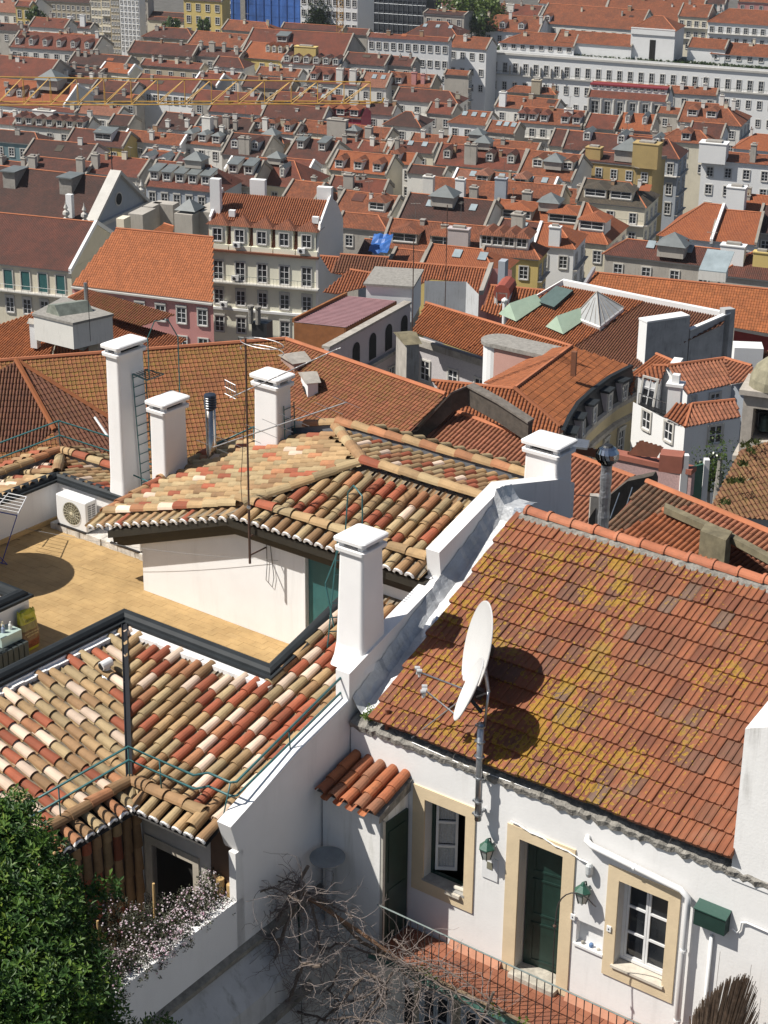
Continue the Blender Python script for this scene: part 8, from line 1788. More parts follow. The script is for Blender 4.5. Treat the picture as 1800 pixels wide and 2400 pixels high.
# --- left middle hip roofs with grey box
lm = T_('house', 'orange hipped roofs around a grey flat roofed box at the left', 200, 760, -46)
RF(lm, (75, 740), (145, 760), -42.5, 26, [(75, 735), (142, 757), (118, 842), (-20, 880), (-60, 780)], 'rust', .24, .36)
plane_roof(lm, [onz(142, 757, -42.7), onz(118, 842, -45.5), onz(430, 842, -46.5)], [(142, 757), (290, 800), (440, 860), (118, 860)], 'orange')
RF(lm, (205, 680), (408, 738), -41.5, 24, [(160, 700), (205, 678), (412, 738), (330, 765), (262, 745)], 'lichen2', .24, .36)
RF(lm, (240, 745), (440, 795), -43.0, 24, [(262, 742), (330, 765), (440, 795), (380, 830), (210, 850), (170, 790)], 'orange', .24, .36)
q4 = [onz(78, 735, -40.6), onz(170, 757, -40.6), onz(263, 736, -40.6), onz(150, 697, -40.6)]; mb = MB(); mb.hexa([p-ZA*2.0 for p in q4]+[p-ZA*.15 for p in q4]); mb.build('wall', W_['white'], lm); cc_2 = sum(q4, Vector())/4; mb = MB(); mb.hexa([cc_2+(p-cc_2)*1.04-ZA*.15 for p in q4]+[cc_2+(p-cc_2)*1.04+ZA*.03 for p in q4]); mb.build('flat_roof', CONC, lm)
mb = MB(); p = onz(108, 732, -40.57)
mb.prism([p, p+azv(130)*.3+ZA*.65, p+azv(130)*1.0+ZA*.75, p+azv(130)*1.5], azv(60)*2.6); mb.build('glazed_hood', mat('old_glazing', (.22, .24, .2), .5, .3), lm)
block('white vent stack with a small pot on the left orange roof', 70, 785, .55, .55, .9, -42.6, W_['bright'], cap=GRB)
mb = MB(); q = onz(203, 727, -41); mb.tube([q-ZA*1.2, q+ZA*2.1], .13, 8); tag(mb.build('steel_flue', STEEL), 'plain steel flue pipe behind the grey flat roofed box', 'flue')
mb = MB(); q = onz(212, 800, -42); mb.tube([q, q+ZA*4.6], .025, 5); tag(mb.build('aerial_pole', BLACK), 'thin dark aerial pole in front of the grey flat roofed box', 'pole')
mb = MB(); a, b_ = onz(140, 806, -43.2), onz(195, 822, -43.2); mb.obox(a, b_-a, Vector((.3, 1, 0)), ZA*.9); mb.build('zinc_box_gutter', ZINC, lm); 
block('small brown capped chimney beside the tallest white chimney', 208, 825, .8, .6, .9, -43.6, GRB, cap=CT['dark'])
# --- black chimney platform
bp = T_('chimney', 'black boiler chimney with twin pots on a railed platform', 600, 790, -44, 0); c = onz(590, 782, -43)
mb = MB(); mb.obox(c-ZA*1.2, azv(110)*1.25, azv(20)*1.1, ZA*2.1); mb.build('boiler_box', BLACK, bp)
for k in (0, .6): mb = MB(); mb.lathe(c+azv(110)*(-.05+k)+ZA*.8, [(.2, 0), (.2, 1.2), (.27, 1.25), (.27, 1.4)], 8); mb.build('pot', MORTAR, bp)
mb = MB(); mb.obox(c-azv(110)*1.2-ZA*1.35, azv(110)*4.2, azv(20)*1.8, ZA*.15); mb.build('platform', GRB, bp)
mb = MB()
for k in range(4): q = c-azv(110)*1.1+azv(110)*k*1.3-ZA*1.2; mb.tube([q, q+ZA*.8], .03, 4)
mb.tube([c-azv(110)*1.1-ZA*.4, c+azv(110)*2.8-ZA*.4], .03, 4); mb.build('rail', DGREEN, bp)
# --- purple roofed annex
pa_ = T_('house', 'white annex with arched openings under a mauve corrugated roof', 830, 780, -46); zA = -45.0
mv = mat('mauve_sheet', (.33, .19, .20), .6, .12, 1); br = mat('brown_cladding', (.27, .105, .035), .8, .2, 2, .2, 8)
p0, p1, p2 = onz(690, 755, zA), onz(810, 768, zA), onz(930, 705, zA); e1, e2 = p1-p0, p2-p1; 
Dn_ = e1.normalized(); N_ = e1.cross(e2).normalized(); N_ = N_ if N_.z > 0 else -N_
mb = MB(); mb.quad(p0, p1, p1+e2, p0+e2)
k = int(e2.length/.35)
for i in range(k): a = p0+e2*(i/k); mb.obox(a+ZA*.01, e1, e2.normalized()*.16, ZA*.05)
mb.build('corrugated_roof', mv, pa_); mb = MB(); mb.obox(p0-ZA*2.6-e1*.01, e1*1.0, e2.normalized()*.12, ZA*2.55); mb.obox(p1-ZA*2.6, e2, -e1.normalized()*.12, ZA*2.55); mb.obox(p0+e2*.0-ZA*.05, e2, -e1.normalized()*.2, ZA*.35); mb.build('brown_fascia', br, pa_)
w0 = onz(770, 818, -45.3); w1 = onz(962, 712, -45.3); ew = (w1-w0); nw = Vector((-ew.y, ew.x, 0)).normalized(); Aw = ew.normalized()
mb = MB(); mb.obox(w0-ZA*9, ew, nw*.4, ZA*9); mb.build('wall', W_['lilac'], pa_); mb = MB(); mb.obox(w0-nw*.1, ew, nw*.7, ZA*.2); mb.obox(w0-nw*.4-ZA*3.4, ew, nw*.4, ZA*.3); mb.build('coping', GRB, pa_)
for i in range(4):
    c = w0+Aw*(ew.length*(.32+.2*i))-ZA*1.8; mb = MB(); n0 = 10; arc = [c-nw*.03+Aw*(.6*math.cos(math.pi*k/n0))+ZA*(.5+.6*math.sin(math.pi*k/n0)) for k in range(n0+1)]; mb.poly(arc+[c-nw*.03-Aw*.6-ZA*1.1, c-nw*.03+Aw*.6-ZA*1.1]); mb.build('arched_opening', DARK, pa_)
    put_win(pa_, w0+Aw*(ew.length*(.32+.22*i))-ZA*5.4, Aw, nw, .95, 1.6)
boxw(pa_, 858, 668, 965, -44, 3, 5, W_['bright'], 100, flat=CONC)
# --- tile clad house with orange roof, apsed tower
tc = T_('house', 'pale tile clad house with ribbed orange roof and white framed windows in the middle', 1100, 800, -48)
pts, N, Dn = RF(tc, (998, 712), (1340, 810), -44.5, 27, [(998, 710), (1340, 812), (1260, 880), (1148, 842), (965, 778)], 'rust', .26, .4)
a = onz(958, 786, -47.3); b_ = onz(1165, 852, -47.3); e_ = b_-a; A_ = e_.normalized(); n_ = Vector((-A_.y, A_.x, 0)); TC = mat('blue_white_azulejo', (.50, .47, .47), .6, .12, 8, .1, 20)
mb = MB(); mb.obox(a-ZA*9, e_, n_*.4, ZA*9); mb.build('wall', TC, tc); mb = MB(); mb.obox(a-n_*.35-ZA*.5, e_, n_*.4, ZA*.55); mb.build('cornice', GRB, tc)
for f in (.20, .52, .82): put_win(tc, a+e_*f-ZA*2.6, A_, n_, 1.0, 1.7)
mb = MB(); c = onz(1172, 800, -43.6)
mb.lathe(c-ZA*6, [(1.25, 0), (1.25, 5.9)], 20); mb.build('round_tower', W_['bright'], tc); mb = MB(); mb.lathe(c-ZA*.1, [(1.45, 0), (1.45, .25), (.01, .3)], 20); a2, b2 = c, onz(1330, 835, -43.5); nn_ = Vector((-(b2-a2).y, (b2-a2).x, 0)).normalized(); mb.obox(a2-nn_*1.4-ZA*.1, b2-a2, nn_*2.6, ZA*.3); mb.build('flat_roof', CONC, tc)
mb = MB(); mb.obox(a2-nn_*1.2-ZA*6, b2-a2, nn_*2.2, ZA*5.9); mb.build('pink_wall', mat('faded_pink_wall', (.52, .30, .25), .9, .08, .4, streak=.3), tc)
# --- curved mansard building
cm = T_('house', 'curved cream building with black mansard dormers and a sweeping orange roof', 1320, 900, -45); ZM = -41.0
pa1, Na1, _ = RF(cm, (1012, 892), (1205, 912), -42.5, 25, [(1012, 892), (1205, 912), (1312, 1003), (1305, 1060), (1090, 985)], 'rust', .26, .38)
pb1, Nb1, _ = RF(cm, (1205, 912), (1340, 812), -42.45, 21, [(1205, 912), (1340, 812), (1478, 858), (1425, 885), (1385, 915), (1352, 945), (1330, 978), (1314, 1003)], 'rust', .34, .5, 'flat', fall=115)
RF(cm, (1205, 912), (1340, 812), -42.45, 25, [(1205, 912), (1340, 812), (1280, 820), (1135, 898)], 'orange', .26, .38, fall=295)
mb = MB(); mb.tube([onpl(1205, 912, pb1[0], Nb1)+ZA*.1, onpl(1314, 1003, pb1[0], Nb1)+ZA*.1], .16, 6); mb.build('hip_tiles', CT['orange'], cm)
arc = [onpl(x, y, pb1[0], Nb1) for x, y in ((1316, 1012), (1330, 980), (1352, 945), (1385, 915), (1425, 885), (1478, 858))]
def strip(mb, arc, o0, z0, o1, z1, m=0):
    n = len(arc)
    for i in range(n-1):
        def off(k):
            t = (arc[min(k+1, n-1)]-arc[max(k-1, 0)]); l = Vector((t.y, -t.x, 0)).normalized(); return l
        mb.quad(arc[i]+off(i)*o0+ZA*z0, arc[i+1]+off(i+1)*o0+ZA*z0, arc[i+1]+off(i+1)*o1+ZA*z1, arc[i]+off(i)*o1+ZA*z1, m)
mb = MB(); strip(mb, arc, -.05, .14, .22, .1); strip(mb, arc, .22, .1, .22, -.12); mb.build('gutter', GREYCOP, cm)
mb = MB(); strip(mb, arc, .1, .0, .6, -2.0); mb.build('mansard', mat('slate_black', (.025, .024, .024), .6, .2, 3), cm)
mb = MB(); strip(mb, arc, .65, -2.0, .65, -14); mb.build('curved_wall', mat('cream_curved', (.52, .43, .26), .9, .08, .5, .1, 4, streak=.4), cm)
for z_ in (-1.95, -3.4, -7.0): mb = MB(); strip(mb, arc, .9, z_, .65, z_+.1); strip(mb, arc, .9, z_-.3, .9, z_); strip(mb, arc, .65, z_-.4, .9, z_-.3); mb.build('string_course', GRB, cm)
for k in range(5):
    a, b_ = arc[k], arc[k+1]; t = (b_-a).normalized(); out = Vector((t.y, -t.x, 0)); c = a.lerp(b_, .55 if k < 4 else .35)
    mb = MB(); mb.obox(c-t*.5-ZA*1.95+out*.1, t*1.0, out*.65, ZA*1.5, 0); mb.obox(c-t*.62-ZA*.47+out*.0, t*1.24, out*.95, ZA*.16, 1); mb.build('dormer', [W_['lilac'], GREYCOP], cm)
    put_win(cm, c+out*.76-ZA*1.25, t, -out, .62, 1.05)
    put_win(cm, c+out*.67-ZA*5.2, t, -out, .85, 1.8, 'arch')
mb = MB(); q = arc[-1]; mb.obox(q-ZA*14, Vector((1.2, -.4, 0)), Vector((.6, 1.8, 0)), ZA*13.0); mb.build('corner_pier', GRB, cm)
block('short brown chimney pot on the sweeping orange roof', 1338, 850, .35, .35, .8, -41.8, mat('brown_pot', (.2, .08, .04)), cap=None)
# --- big roof with skylights (center right) and shaded side wall
bg_ = T_('house', 'large rusty roof with glass pyramid skylight, green hoods and a tall grey shaded wall', 1450, 760, -52); zB = -51
ps0, NB_, _ = RF(bg_, (1320, 672), (1705, 745), -50, 21, [(1318, 670), (1700, 744), (1695, 760), (1535, 835), (1440, 892), (1340, 812), (1180, 765), (1235, 700)], 'dark', .26, .38, ridge=False)
ps_ = [p+NB_*.07 for p in ps0]
RF(bg_, (1320, 672), (1705, 745), -49.93, 21, [(1318, 670), (1510, 706), (1340, 815), (1180, 765), (1240, 700)], 'rust', .26, .38, ridge=False)
def on(x, y, up=.0): return onpl(x, y, ps_[0], NB_)+NB_*up
mb = MB()
for (a, b) in (((1240, 712), (1318, 666)), ((1318, 666), (1510, 706)), ((1510, 706), (1705, 744))): p, q = on(*a), on(*b); mb.obox(p-ZA*.6, q-p, Vector((.15, .5, 0)), ZA*1.0)
mb.build('white_coping', W_['bright'], bg_)
SHW = mat('shade_grey_streaked_wall', (.40, .40, .40), .9, .2, .8, .2, 4, streak=.95, dirt=(.08, .08, .085))  # grey base paints the shade on the stack's right side; streaks are dirt
Bp, Bq = on(1515, 850), on(1700, 748); dh_ = Bq-Bp; dh_.z = 0; dh_.normalize(); nr_ = Vector((dh_.y, -dh_.x, 0))
T = lambda x, y: onpl(x, y, Bp, nr_)
def vwall(a, b, dep, m, nm, th=.8, dirn=None):
    mb = MB(); zb = min(a.z, b.z)-dep; back = -nr_*th; mb.hexa([Vector((a.x, a.y, zb)), Vector((b.x, b.y, zb)), Vector((b.x, b.y, zb))+back, Vector((a.x, a.y, zb))+back, a, b, b+back, a+back]); mb.build(nm, m, bg_)
vwall(T(1518, 757), T(1618, 742), 9, SHW, 'shaded_stack', 1.2); vwall(T(1618, 775), T(1712, 735), 9, SHW, 'shaded_wall', .3); vwall(T(1700, 726), T(1724, 724), 10, SHW, 'end_pier', .8); vwall(T(1444, 900), T(1518, 862), 6, mat('white_grey_stack', (.66, .67, .68), .9, .1, .6, .2, 4, streak=.3), 'low_side_wall', .3)
a, b = T(1518, 757), T(1618, 742); mb = MB(); mb.obox(a-dh_*.06-ZA*4.4-nr_*1.2, dh_*.05, nr_*1.2, ZA*4.4); mb.build('white_stack_face', W_['bright'], bg_)
mb = MB(); mb.obox(a-dh_*.1+nr_*.06, b-a, -nr_*1.3, ZA*.16); mb.build('white_capping', W_['bright'], bg_); a, b = T(1618, 775), T(1712, 735); mb = MB(); mb.obox(a+nr_*.06, b-a, -nr_*.45, ZA*.14); mb.build('white_capping', W_['bright'], bg_); a, b = T(1444, 900), T(1518, 862); mb = MB(); mb.obox(a+nr_*.06, b-a, -nr_*.45, ZA*.14); mb.build('white_capping', W_['bright'], bg_)
# pyramid skylight, flat skylight, green hoods
b4 = [on(1345, 752, .1), on(1406, 776, .1), on(1462, 732, .1), on(1397, 708, .1)]; ap_ = (b4[0]+b4[2])/2+ZA*2.3-Vector((.3, 0, 0)); mb = MB()
for k in range(4): mb.obox(b4[k]-NB_*.2, b4[(k+1) % 4]-b4[k], (ap_-b4[k])*.05, NB_*.5)
mb.build('skylight_kerb', W_['bright'], bg_); mb = MB()
for k in range(4): mb.poly([b4[k]+ZA*.35, b4[(k+1) % 4]+ZA*.35, ap_])
mb.build('pyramid_skylight', mat('white_glazing', (.38, .39, .39), .3, .1), bg_); mb = MB()
for k in range(4):
    a, b_ = b4[k]+ZA*.4, b4[(k+1) % 4]+ZA*.4; mb.tube([a, ap_+ZA*.05], .05, 4)
    for f in (.2, .4, .6, .8): mb.tube([a.lerp(b_, f), ap_.lerp(a, f) if False else a.lerp(b_, f).lerp(ap_, .9-abs(f-.5))], .03, 4)
mb.build('glazing_bar', GRB, bg_)
s4 = [on(1260, 716, .5), on(1300, 730, .5), on(1345, 690, .5), on(1305, 680, .5)]; mb = MB(); mb.hexa([p-NB_*.5 for p in s4]+s4, 0); mb.build('skylight_box', GREYCOP, bg_); mb = MB(); mb.poly([p+NB_*.01 for p in s4]); mb.build('flat_skylight', mat('dark_green_glass', (.10, .14, .13), .15), bg_)
GH = mat('pale_green_hood', (.40, .52, .40), .6, .08, 1, .1, 4)
for (x, y) in ((1175, 745), (1285, 775)):
    o = on(x, y, .3); a = on(x+78, y-37, .3)-o; c = on(x+28, y+18, .3)-o; mb = MB(); up_ = ZA*1.0; v8 = [o, o+c*.9, o+a+c*.5, o+a]; mb.add([o-c*.2, o+c+a*.1, o+a*1.05+c*.6, o+a*.9-c*.1, o+c*.35+up_*1.25+a*.12, o+a*.95+c*.25+up_*.8], [(0, 1, 4), (1, 2, 5, 4), (2, 3, 5), (3, 0, 4, 5), (0, 3, 2, 1)]); mb.build('green_hood', GH, bg_)
# --- long orange roof behind, centre right
lo = T_('house', 'very long even orange roof running to the right edge with a glass hatch', 1600, 690, -56)
RF(lo, (1384, 640), (1850, 685), -54.5, 28, [(1384, 638), (1850, 683), (1850, 790), (1722, 768), (1510, 708), (1368, 672)], 'rust', .28, .4, 'flat')
mb = MB(); p, q = onz(1722, 762, -58.4), onz(1850, 786, -58.4); mb.obox(p-ZA*.6, q-p, Vector((.3, .8, 0)), ZA*.6); mb.build('white_cornice', W_['bright'], lo); walls(lo, [p-ZA*.6, q-ZA*.6], 10, mat('crimson_wall', (.28, .03, .03), .8), 'red_wall')
mb = MB(); p, q = onz(1636, 655, -55.5), onz(1700, 662, -55.5); mb.obox(p, q-p, Vector((.6, 2.2, 0)), ZA*1.0, 0); mb.obox(p+ZA*1.0, q-p, Vector((1.2, 2.6, 1.6)), ZA*.1, 1); mb.build('glass_hatch', [W_['white'], SKYG], lo)
mb = MB(); p, q = onz(1366, 674, -55.6), onz(1388, 636, -54.2); mb.obox(p, q-p, Vector((.35, .15, 0)), ZA*.5); mb.build('white_verge', W_['bright'], lo)
# --- orange roofs centre with ribbed tiles
l2 = T_('house', 'ribbed orange roof with a white broken wall in front and pink end wall', 1000, 620, -58)
pts, N, Dn = RF(l2, (750, 600), (1142, 630), -55.5, 28, [(750, 600), (1142, 630), (1120, 692), (1090, 662), (1010, 655), (960, 680), (860, 655), (775, 640)], 'orange', .3, .42)
walls(l2, [onz(995, 658, -55.5), onz(1093, 660, -55.5), onz(1122, 690, -56.5)], 6, mat('stained_white_wall2', (.55, .56, .57), .9, .1, .5, .1, 3, streak=.7)); walls(l2, [onz(1122, 692, -57), onz(1146, 628, -55.2), onz(1200, 632, -55.2)], 7, W_['pink'])
mb = MB(); p, q = onz(1122, 692, -57.0), onz(1146, 626, -55.2); mb.obox(p, q-p, Vector((.5, .2, 0)), ZA*.5); mb.build('grey_verge', W_['grey'], l2); boxw(l2, 1168, 612, 1184, -53.8, 4, 1.2, W_['blue'])
l3 = T_('house', 'brown shadowed ribbed roof left of the white broken wall', 820, 590, -57)
RF(l3, (795, 596), (912, 604), -54.6, 27, [(797, 596), (912, 604), (900, 640), (775, 640)], 'dark', .3, .42)
RF(l3, (818, 632), (900, 640), -54.2, 27, [(820, 632), (900, 645), (880, 668), (790, 690), (755, 685)], 'orange', .3, .42)
l4 = T_('house', 'ribbed orange roof with a red arched dormer left of the green hoods', 1200, 700, -55)
pts, N, Dn = RF(l4, (1150, 670), (1288, 682), -52.6, 28, [(1150, 669), (1288, 682), (1225, 735), (1175, 745), (1128, 728)], 'rust', .3, .42)
o = onpl(1158, 712, pts[0], N); A_ = azv(105); n_ = azv(15); mb = MB(); mb.obox(o-ZA*.3, A_*1.5, n_*3, ZA*1.5, 0); mb.tube([o+A_*.75+ZA*1.2-n_*.1, o+A_*.75+ZA*1.2+n_*3.2], .85, 10, 1); mb.build('arched_dormer', [W_['bright'], mat('red_barrel', (.30, .07, .045))], l4); put_win(l4, o+A_*.75+ZA*.55, A_, n_, .85, 1.1)
mb = MB(); q = onz(1182, 735, -52.8); mb.lathe(q-ZA*1, [(.2, 0), (.2, 2.2), (.32, 2.25), (.32, 2.4), (.05, 2.6)], 8); tag(mb.build('white_vent_pipe', W_['bright']), 'white vent pipe with a flat cap beside the green hood', 'vent')
# white tank clutter and blue tarp
tp = T_('tarpaulin', 'bright blue tarpaulin over a lean to right of the tall white house', 890, 565, -62, 1); r6 = random.Random(2); mb = MB(); c0 = onz(862, 592, -63.2); ex, ey = azv(100)*.42, (azv(15)*.42+ZA*.24)
G_ = [[c0+ex*i+ey*j+ZA*r6.uniform(-.15, .22) for i in range(7)] for j in range(8)]
for j in range(7):
    for i in range(6): mb.quad(G_[j][i], G_[j][i+1], G_[j+1][i+1], G_[j+1][i])
mb.build('sheet', mat('blue_tarp', (.03, .12, .38), .5, .15, 2), tp, smooth=False)
H('grey corrugated shed in front of the tarpaulin', 840, 590, 872, 560, 'dark', 'blue', z=-63.5, nf=0, nx=0, par=False)
# --- white houses on the right
wh = T_('house', 'white house on the right with two tiers of orange roofs and a tiny balcony', 1620, 930, -48)
g1, Ng1, _ = RF(wh, (1564, 858), (1698, 840), -42.6, 27, [(1564, 858), (1698, 840), (1716, 900), (1612, 924)], 'pink', .3, .42)
g2, Ng2, _ = RF(wh, (1698, 840), (1762, 860), -42.6, 27, [(1698, 840), (1762, 858), (1775, 890), (1716, 900)], 'pink', .3, .42)
g3, Ng3, _ = RF(wh, (1530, 858), (1564, 858), -42.8, 22, [(1530, 858), (1564, 858), (1545, 900), (1490, 881)], 'orange', .3, .42)
mw = W_['bright']
wa_, wb_, wc_, wd_ = onpl(1496, 882, g3[0], Ng3), onpl(1542, 899, g3[0], Ng3), g1[3]-Ng1*.1, g1[2]-Ng1*.1
walls(wh, [wa_, wb_], 5.0, mw); walls(wh, [wb_, wb_+(wc_-wb_)*.15+Vector((.3, 2.0, .8)), wc_], 6, mw); walls(wh, [wc_, wd_], 5, mw); walls(wh, [wd_, onpl(1775, 890, g2[0], Ng2)], 12, W_['blue'])
h1, Nh1, _ = RF(wh, (1622, 948), (1722, 938), -43.6, 25, [(1622, 948), (1722, 938), (1737, 977), (1606, 1002)], 'pink', .3, .42)
h2, Nh2, _ = RF(wh, (1622, 948), (1585, 940), -43.6, 22, [(1622, 948), (1606, 1002), (1555, 976), (1585, 945)], 'orange', .3, .42, fall=215)
lwA, lwB, lwC = onpl(1484, 942, h2[0], Nh2), h1[3]-Nh1*.1, h1[2]-Nh1*.1
lwA = onz(1484, 942, lwB.z)
walls(wh, [lwA, lwB], 14, mw); walls(wh, [lwB, lwC], 14, mw)
e_ = (lwC-lwB); Ax = Vector((e_.x, e_.y, 0)).normalized(); nx2 = Vector((-Ax.y, Ax.x, 0)); e2_ = (lwB-lwA); Ay = Vector((e2_.x, e2_.y, 0)).normalized(); ny2 = Vector((-Ay.y, Ay.x, 0))
for (x, y) in ((1676, 1018), (1672, 1085)): put_win(wh, onpl(x, y, lwB, nx2), Ax, nx2, 1.0, 1.3)
for (x, y) in ((1516, 985), (1568, 1012)): put_win(wh, onpl(x, y, lwA, ny2), Ay, ny2, .9, 1.3)
fA = wa_; fB = wb_; Af = (fB-fA).normalized(); nf_ = Vector((-Af.y, Af.x, 0)); put_win(wh, onpl(1520, 920, fA, nf_), Af, nf_, .95, 2.1)
p = onpl(1502, 945, fA, nf_); mb = MB(); mb.obox(p-nf_*.6, Af*2.1, nf_*.6, ZA*.1)
for i in range(9): mb.tube([p-nf_*.58+Af*i*.26, p-nf_*.58+Af*i*.26+ZA*.95], .02, 4)
mb.tube([p-nf_*.58+ZA*.95, p-nf_*.58+Af*2.1+ZA*.95], .03, 4); mb.build('balcony', BLACK, wh)
gB = wc_; ge = wd_-gB; gA = Vector((ge.x, ge.y, 0)).normalized(); gn = Vector((-gA.y, gA.x, 0)); put_win(wh, onpl(1675, 934, gB, gn), gA, gn, .8, .8); put_win(wh, onpl(1625, 936, gB, gn), gA, gn, .3, .4)
q = onz(1566, 905, -42.6); mb = MB(); mb.obox(q-ZA*4.4, azv(110)*.9, azv(20)*.8, ZA*4.4); mb.obox(q-azv(110)*.15-azv(20)*.1, azv(110)*1.2, azv(20)*1.0, ZA*.2); mb.obox(q+azv(110)*.2+azv(20)*.15+ZA*.2, azv(110)*.5, azv(20)*.5, ZA*.6); mb.build('chimney', mw, wh)
r7 = T_('house', 'orange ribbed roof with yellow ridge behind the white house', 1500, 850, -46, 6)
RF(r7, (1540, 832), (1580, 850), -43.6, 28, [(1538, 830), (1580, 848), (1560, 862), (1490, 880), (1480, 930), (1466, 890)], 'orange', .3, .42); boxw(r7, 1571, 850, 1592, -42.9, 3, 1.4, W_['bright']); boxw(r7, 1722, 815, 1790, -42.0, 3.0, 1.6, W_['bright'], 95)
RF(r7, (1725, 838), (1800, 850), -43.2, 25, [(1722, 838), (1800, 826), (1800, 870), (1745, 860)], 'orange', .3, .42)
bt = T_('bell_tower', 'grey stone belfry with a dome and a bell at the right edge', 1770, 950, -38, 4); c = onz(1803, 940, -36.5); Ab, nb = azv(110), azv(20)
SB_ = mat('belfry_stone', (.42, .38, .33), .9, .18, 2, .3, 10, streak=.6); mb = MB(); o = c-Ab*1.35-nb*1.0-ZA*3.2
mb.obox(o, Ab*.62, nb*2.6, ZA*3.8); mb.obox(o+Ab*1.75, Ab*1.6, nb*2.6, ZA*3.8); mb.obox(o+Ab*.62, Ab*1.13, nb*2.6, ZA*1.0); mb.obox(o+Ab*.62+ZA*3.0, Ab*1.13, nb*2.6, ZA*.8); mb.build('belfry_body', SB_, bt)
mb = MB(); mb.obox(o-Ab*.25-nb*.25+ZA*3.8, Ab*3.85, nb*3.1, ZA*.3); mb.obox(o-Ab*.3-nb*.3-ZA*.3, Ab*3.95, nb*3.2, ZA*.35); mb.obox(o-Ab*.1-nb*.1-ZA*5, Ab*3.5, nb*2.8, ZA*4.7); mb.build('cornice', SB_, bt)
mb = MB(); mb.lathe(o+Ab*1.67+nb*1.3+ZA*4.1, [(1.65, 0), (1.6, .5), (1.3, 1.15), (.8, 1.6), (.3, 1.85), (.28, 2.1), (.5, 2.2), (.4, 2.4), (.12, 2.5), (.05, 3.4)], 14); mb.build('dome', mat('dome_moss', (.24, .22, .15), .9, .25, 2, .4, 8), bt)
mb = MB(); mb.lathe(o+Ab*1.18+nb*1.2+ZA*1.35, [(.42, 0), (.34, .2), (.26, .7), (.1, .9)], 12); mb.build('bell', mat('bronze_bell', (.06, .09, .08), .5, .2, 4, metal=.5), bt); mb = MB(); mb.tube([o+Ab*.6+nb*1.2+ZA*2.4, o+Ab*1.8+nb*1.2+ZA*2.4], .08, 6); mb.build('bell_beam', DARK, bt); mb = MB(); mb.obox(o+Ab*.64+nb*2.4+ZA*1, Ab*1.1, nb*.05, ZA*2); mb.build('dark_recess', DARK, bt)
# --- salmon low house and tiled parapet at centre right
sa = T_('house', 'low salmon building with a tile clad parapet and small orange roofs below the curved building', 1520, 1090, -40, 4)
a, b_ = onz(1420, 1062, -39.2), onz(1622, 1105, -39.2); e_ = b_-a; nn_ = Vector((-e_.y, e_.x, 0)).normalized(); mb = MB(); mb.obox(a-ZA*1.6, e_, nn_*.5, ZA*1.4); mb.build('tiled_parapet', mat('pink_azulejo', (.42, .28, .27), .7, .2, 9), sa); mb = MB(); mb.obox(a-ZA*.2-nn_*.1, e_, nn_*.8, ZA*.3); mb.obox(a-ZA*7-nn_*.02, e_*.95, nn_*.4, ZA*5.4); mb.build('salmon_wall', mat('salmon_wall', (.30, .105, .07), .85, .1), sa)
for (x0, x1, y) in ((1546, 1600, 1066),): boxw(sa, x0, y, x1, -37.4, 1.0, 1.0, mat('salmon_wall', (.42, .13, .075)), 105)
plane_roof(sa, [onz(1500, 1033, -38.0), onz(1552, 1048, -38.0), onz(1500, 1070, -39.0)], [(1500, 1032), (1556, 1048), (1540, 1072), (1470, 1066)], 'orange', .3, .42); plane_roof(sa, [onz(1345, 1045, -38.6), onz(1440, 1065, -38.8), onz(1420, 1085, -39.4)], [(1345, 1042), (1440, 1062), (1430, 1080), (1345, 1062)], 'orange', .3, .42)
mb = MB(); a = onz(1334, 1050, -38.4); mb.hexa([a, a+Vector((1.0, -.3, 0)), a+Vector((1.2, .5, 0)), a+Vector((.1, .9, 0)), a+Vector((0, 0, .1)), a+Vector((1.0, -.3, .12)), a+Vector((1.2, .5, .3)), a+Vector((.1, .9, .3))]); tag(mb.build('steel_sheet', STEEL), 'shiny tilted steel panel just right of the wide white chimney', 'metal sheet')
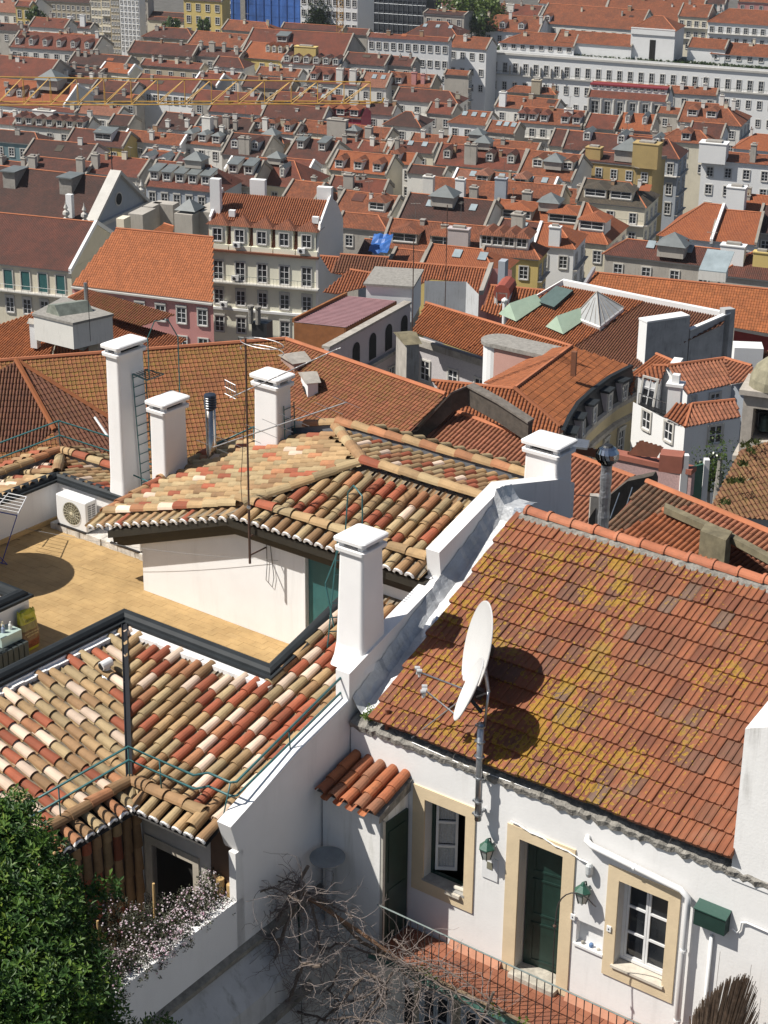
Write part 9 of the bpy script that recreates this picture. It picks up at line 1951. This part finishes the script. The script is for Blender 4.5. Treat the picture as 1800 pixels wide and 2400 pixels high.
gd = T_('garden_gate', 'green door and white pillars at the end of the salmon building', 1635, 1110, -40, 3)
mb = MB(); a = onz(1612, 1150, -40.5); mb.obox(a-ZA*1, Vector((.9, .6, 0)), Vector((0, .15, 0)), ZA*2.4); mb.build('green_door', mat('green_door', (.04, .12, .08), .5), gd); mb = MB(); mb.obox(a-Vector((.5, .2, 1)), Vector((.4, 0, 0)), Vector((0, .4, 0)), ZA*3.2); mb.obox(a+Vector((.95, .7, -1)), Vector((.3, 0, 0)), Vector((0, .4, 0)), ZA*2.6); mb.build('pillar', W_['bright'], gd)
ft = far_tree('bare scrubby tree in front of the white house wall at right', 1688, 1075, -44, 1.7, 500, 9, 5, .07); far_tree('low green bush at the foot of the white house wall', 1660, 1120, -46, 1.2, 900, 11, 3, .10)
# tall thin aerials over the middle
for i, (x, y0, y1, z_) in enumerate(((965, 560, 850, -47), (1043, 480, 720, -50))):
    b0 = onz(x, y1, z_); q = Vector((b0.x, b0.y, 0)); zt = solve(lambda zz: y0-proj(Vector((b0.x, b0.y, zz)))[1], z_, -5) ; mb = MB(); mb.tube([b0, Vector((b0.x, b0.y, zt))], .04, 5); tag(mb.build('radio_mast', RUST), ('tall thin radio mast standing by the white annex', 'thin radio mast rising from the tile clad house roof')[i], 'mast')
# air: light haze over the lower town
hz = MB(); hz.hexa([Vector(p) for p in ((-1600, -200, -106), (1600, -200, -106), (1600, 3200, -106), (-1600, 3200, -106), (-1600, -200, 3), (1600, -200, 3), (1600, 3200, 3), (-1600, 3200, 3))])
HAZE = .00007
if HAZE:
    m = D.materials.new('air'); m.use_nodes = True; t = m.node_tree; t.nodes.clear(); o = t.nodes.new('ShaderNodeOutputMaterial'); v = t.nodes.new('ShaderNodeVolumePrincipled'); v.inputs['Density'].default_value = HAZE; v.inputs['Color'].default_value = (.86, .92, 1, 1); v.inputs['Anisotropy'].default_value = .2; t.links.new(v.outputs[0], o.inputs['Volume'])
    ho_ = hz.build('haze', m); ho_['kind'] = 'stuff'
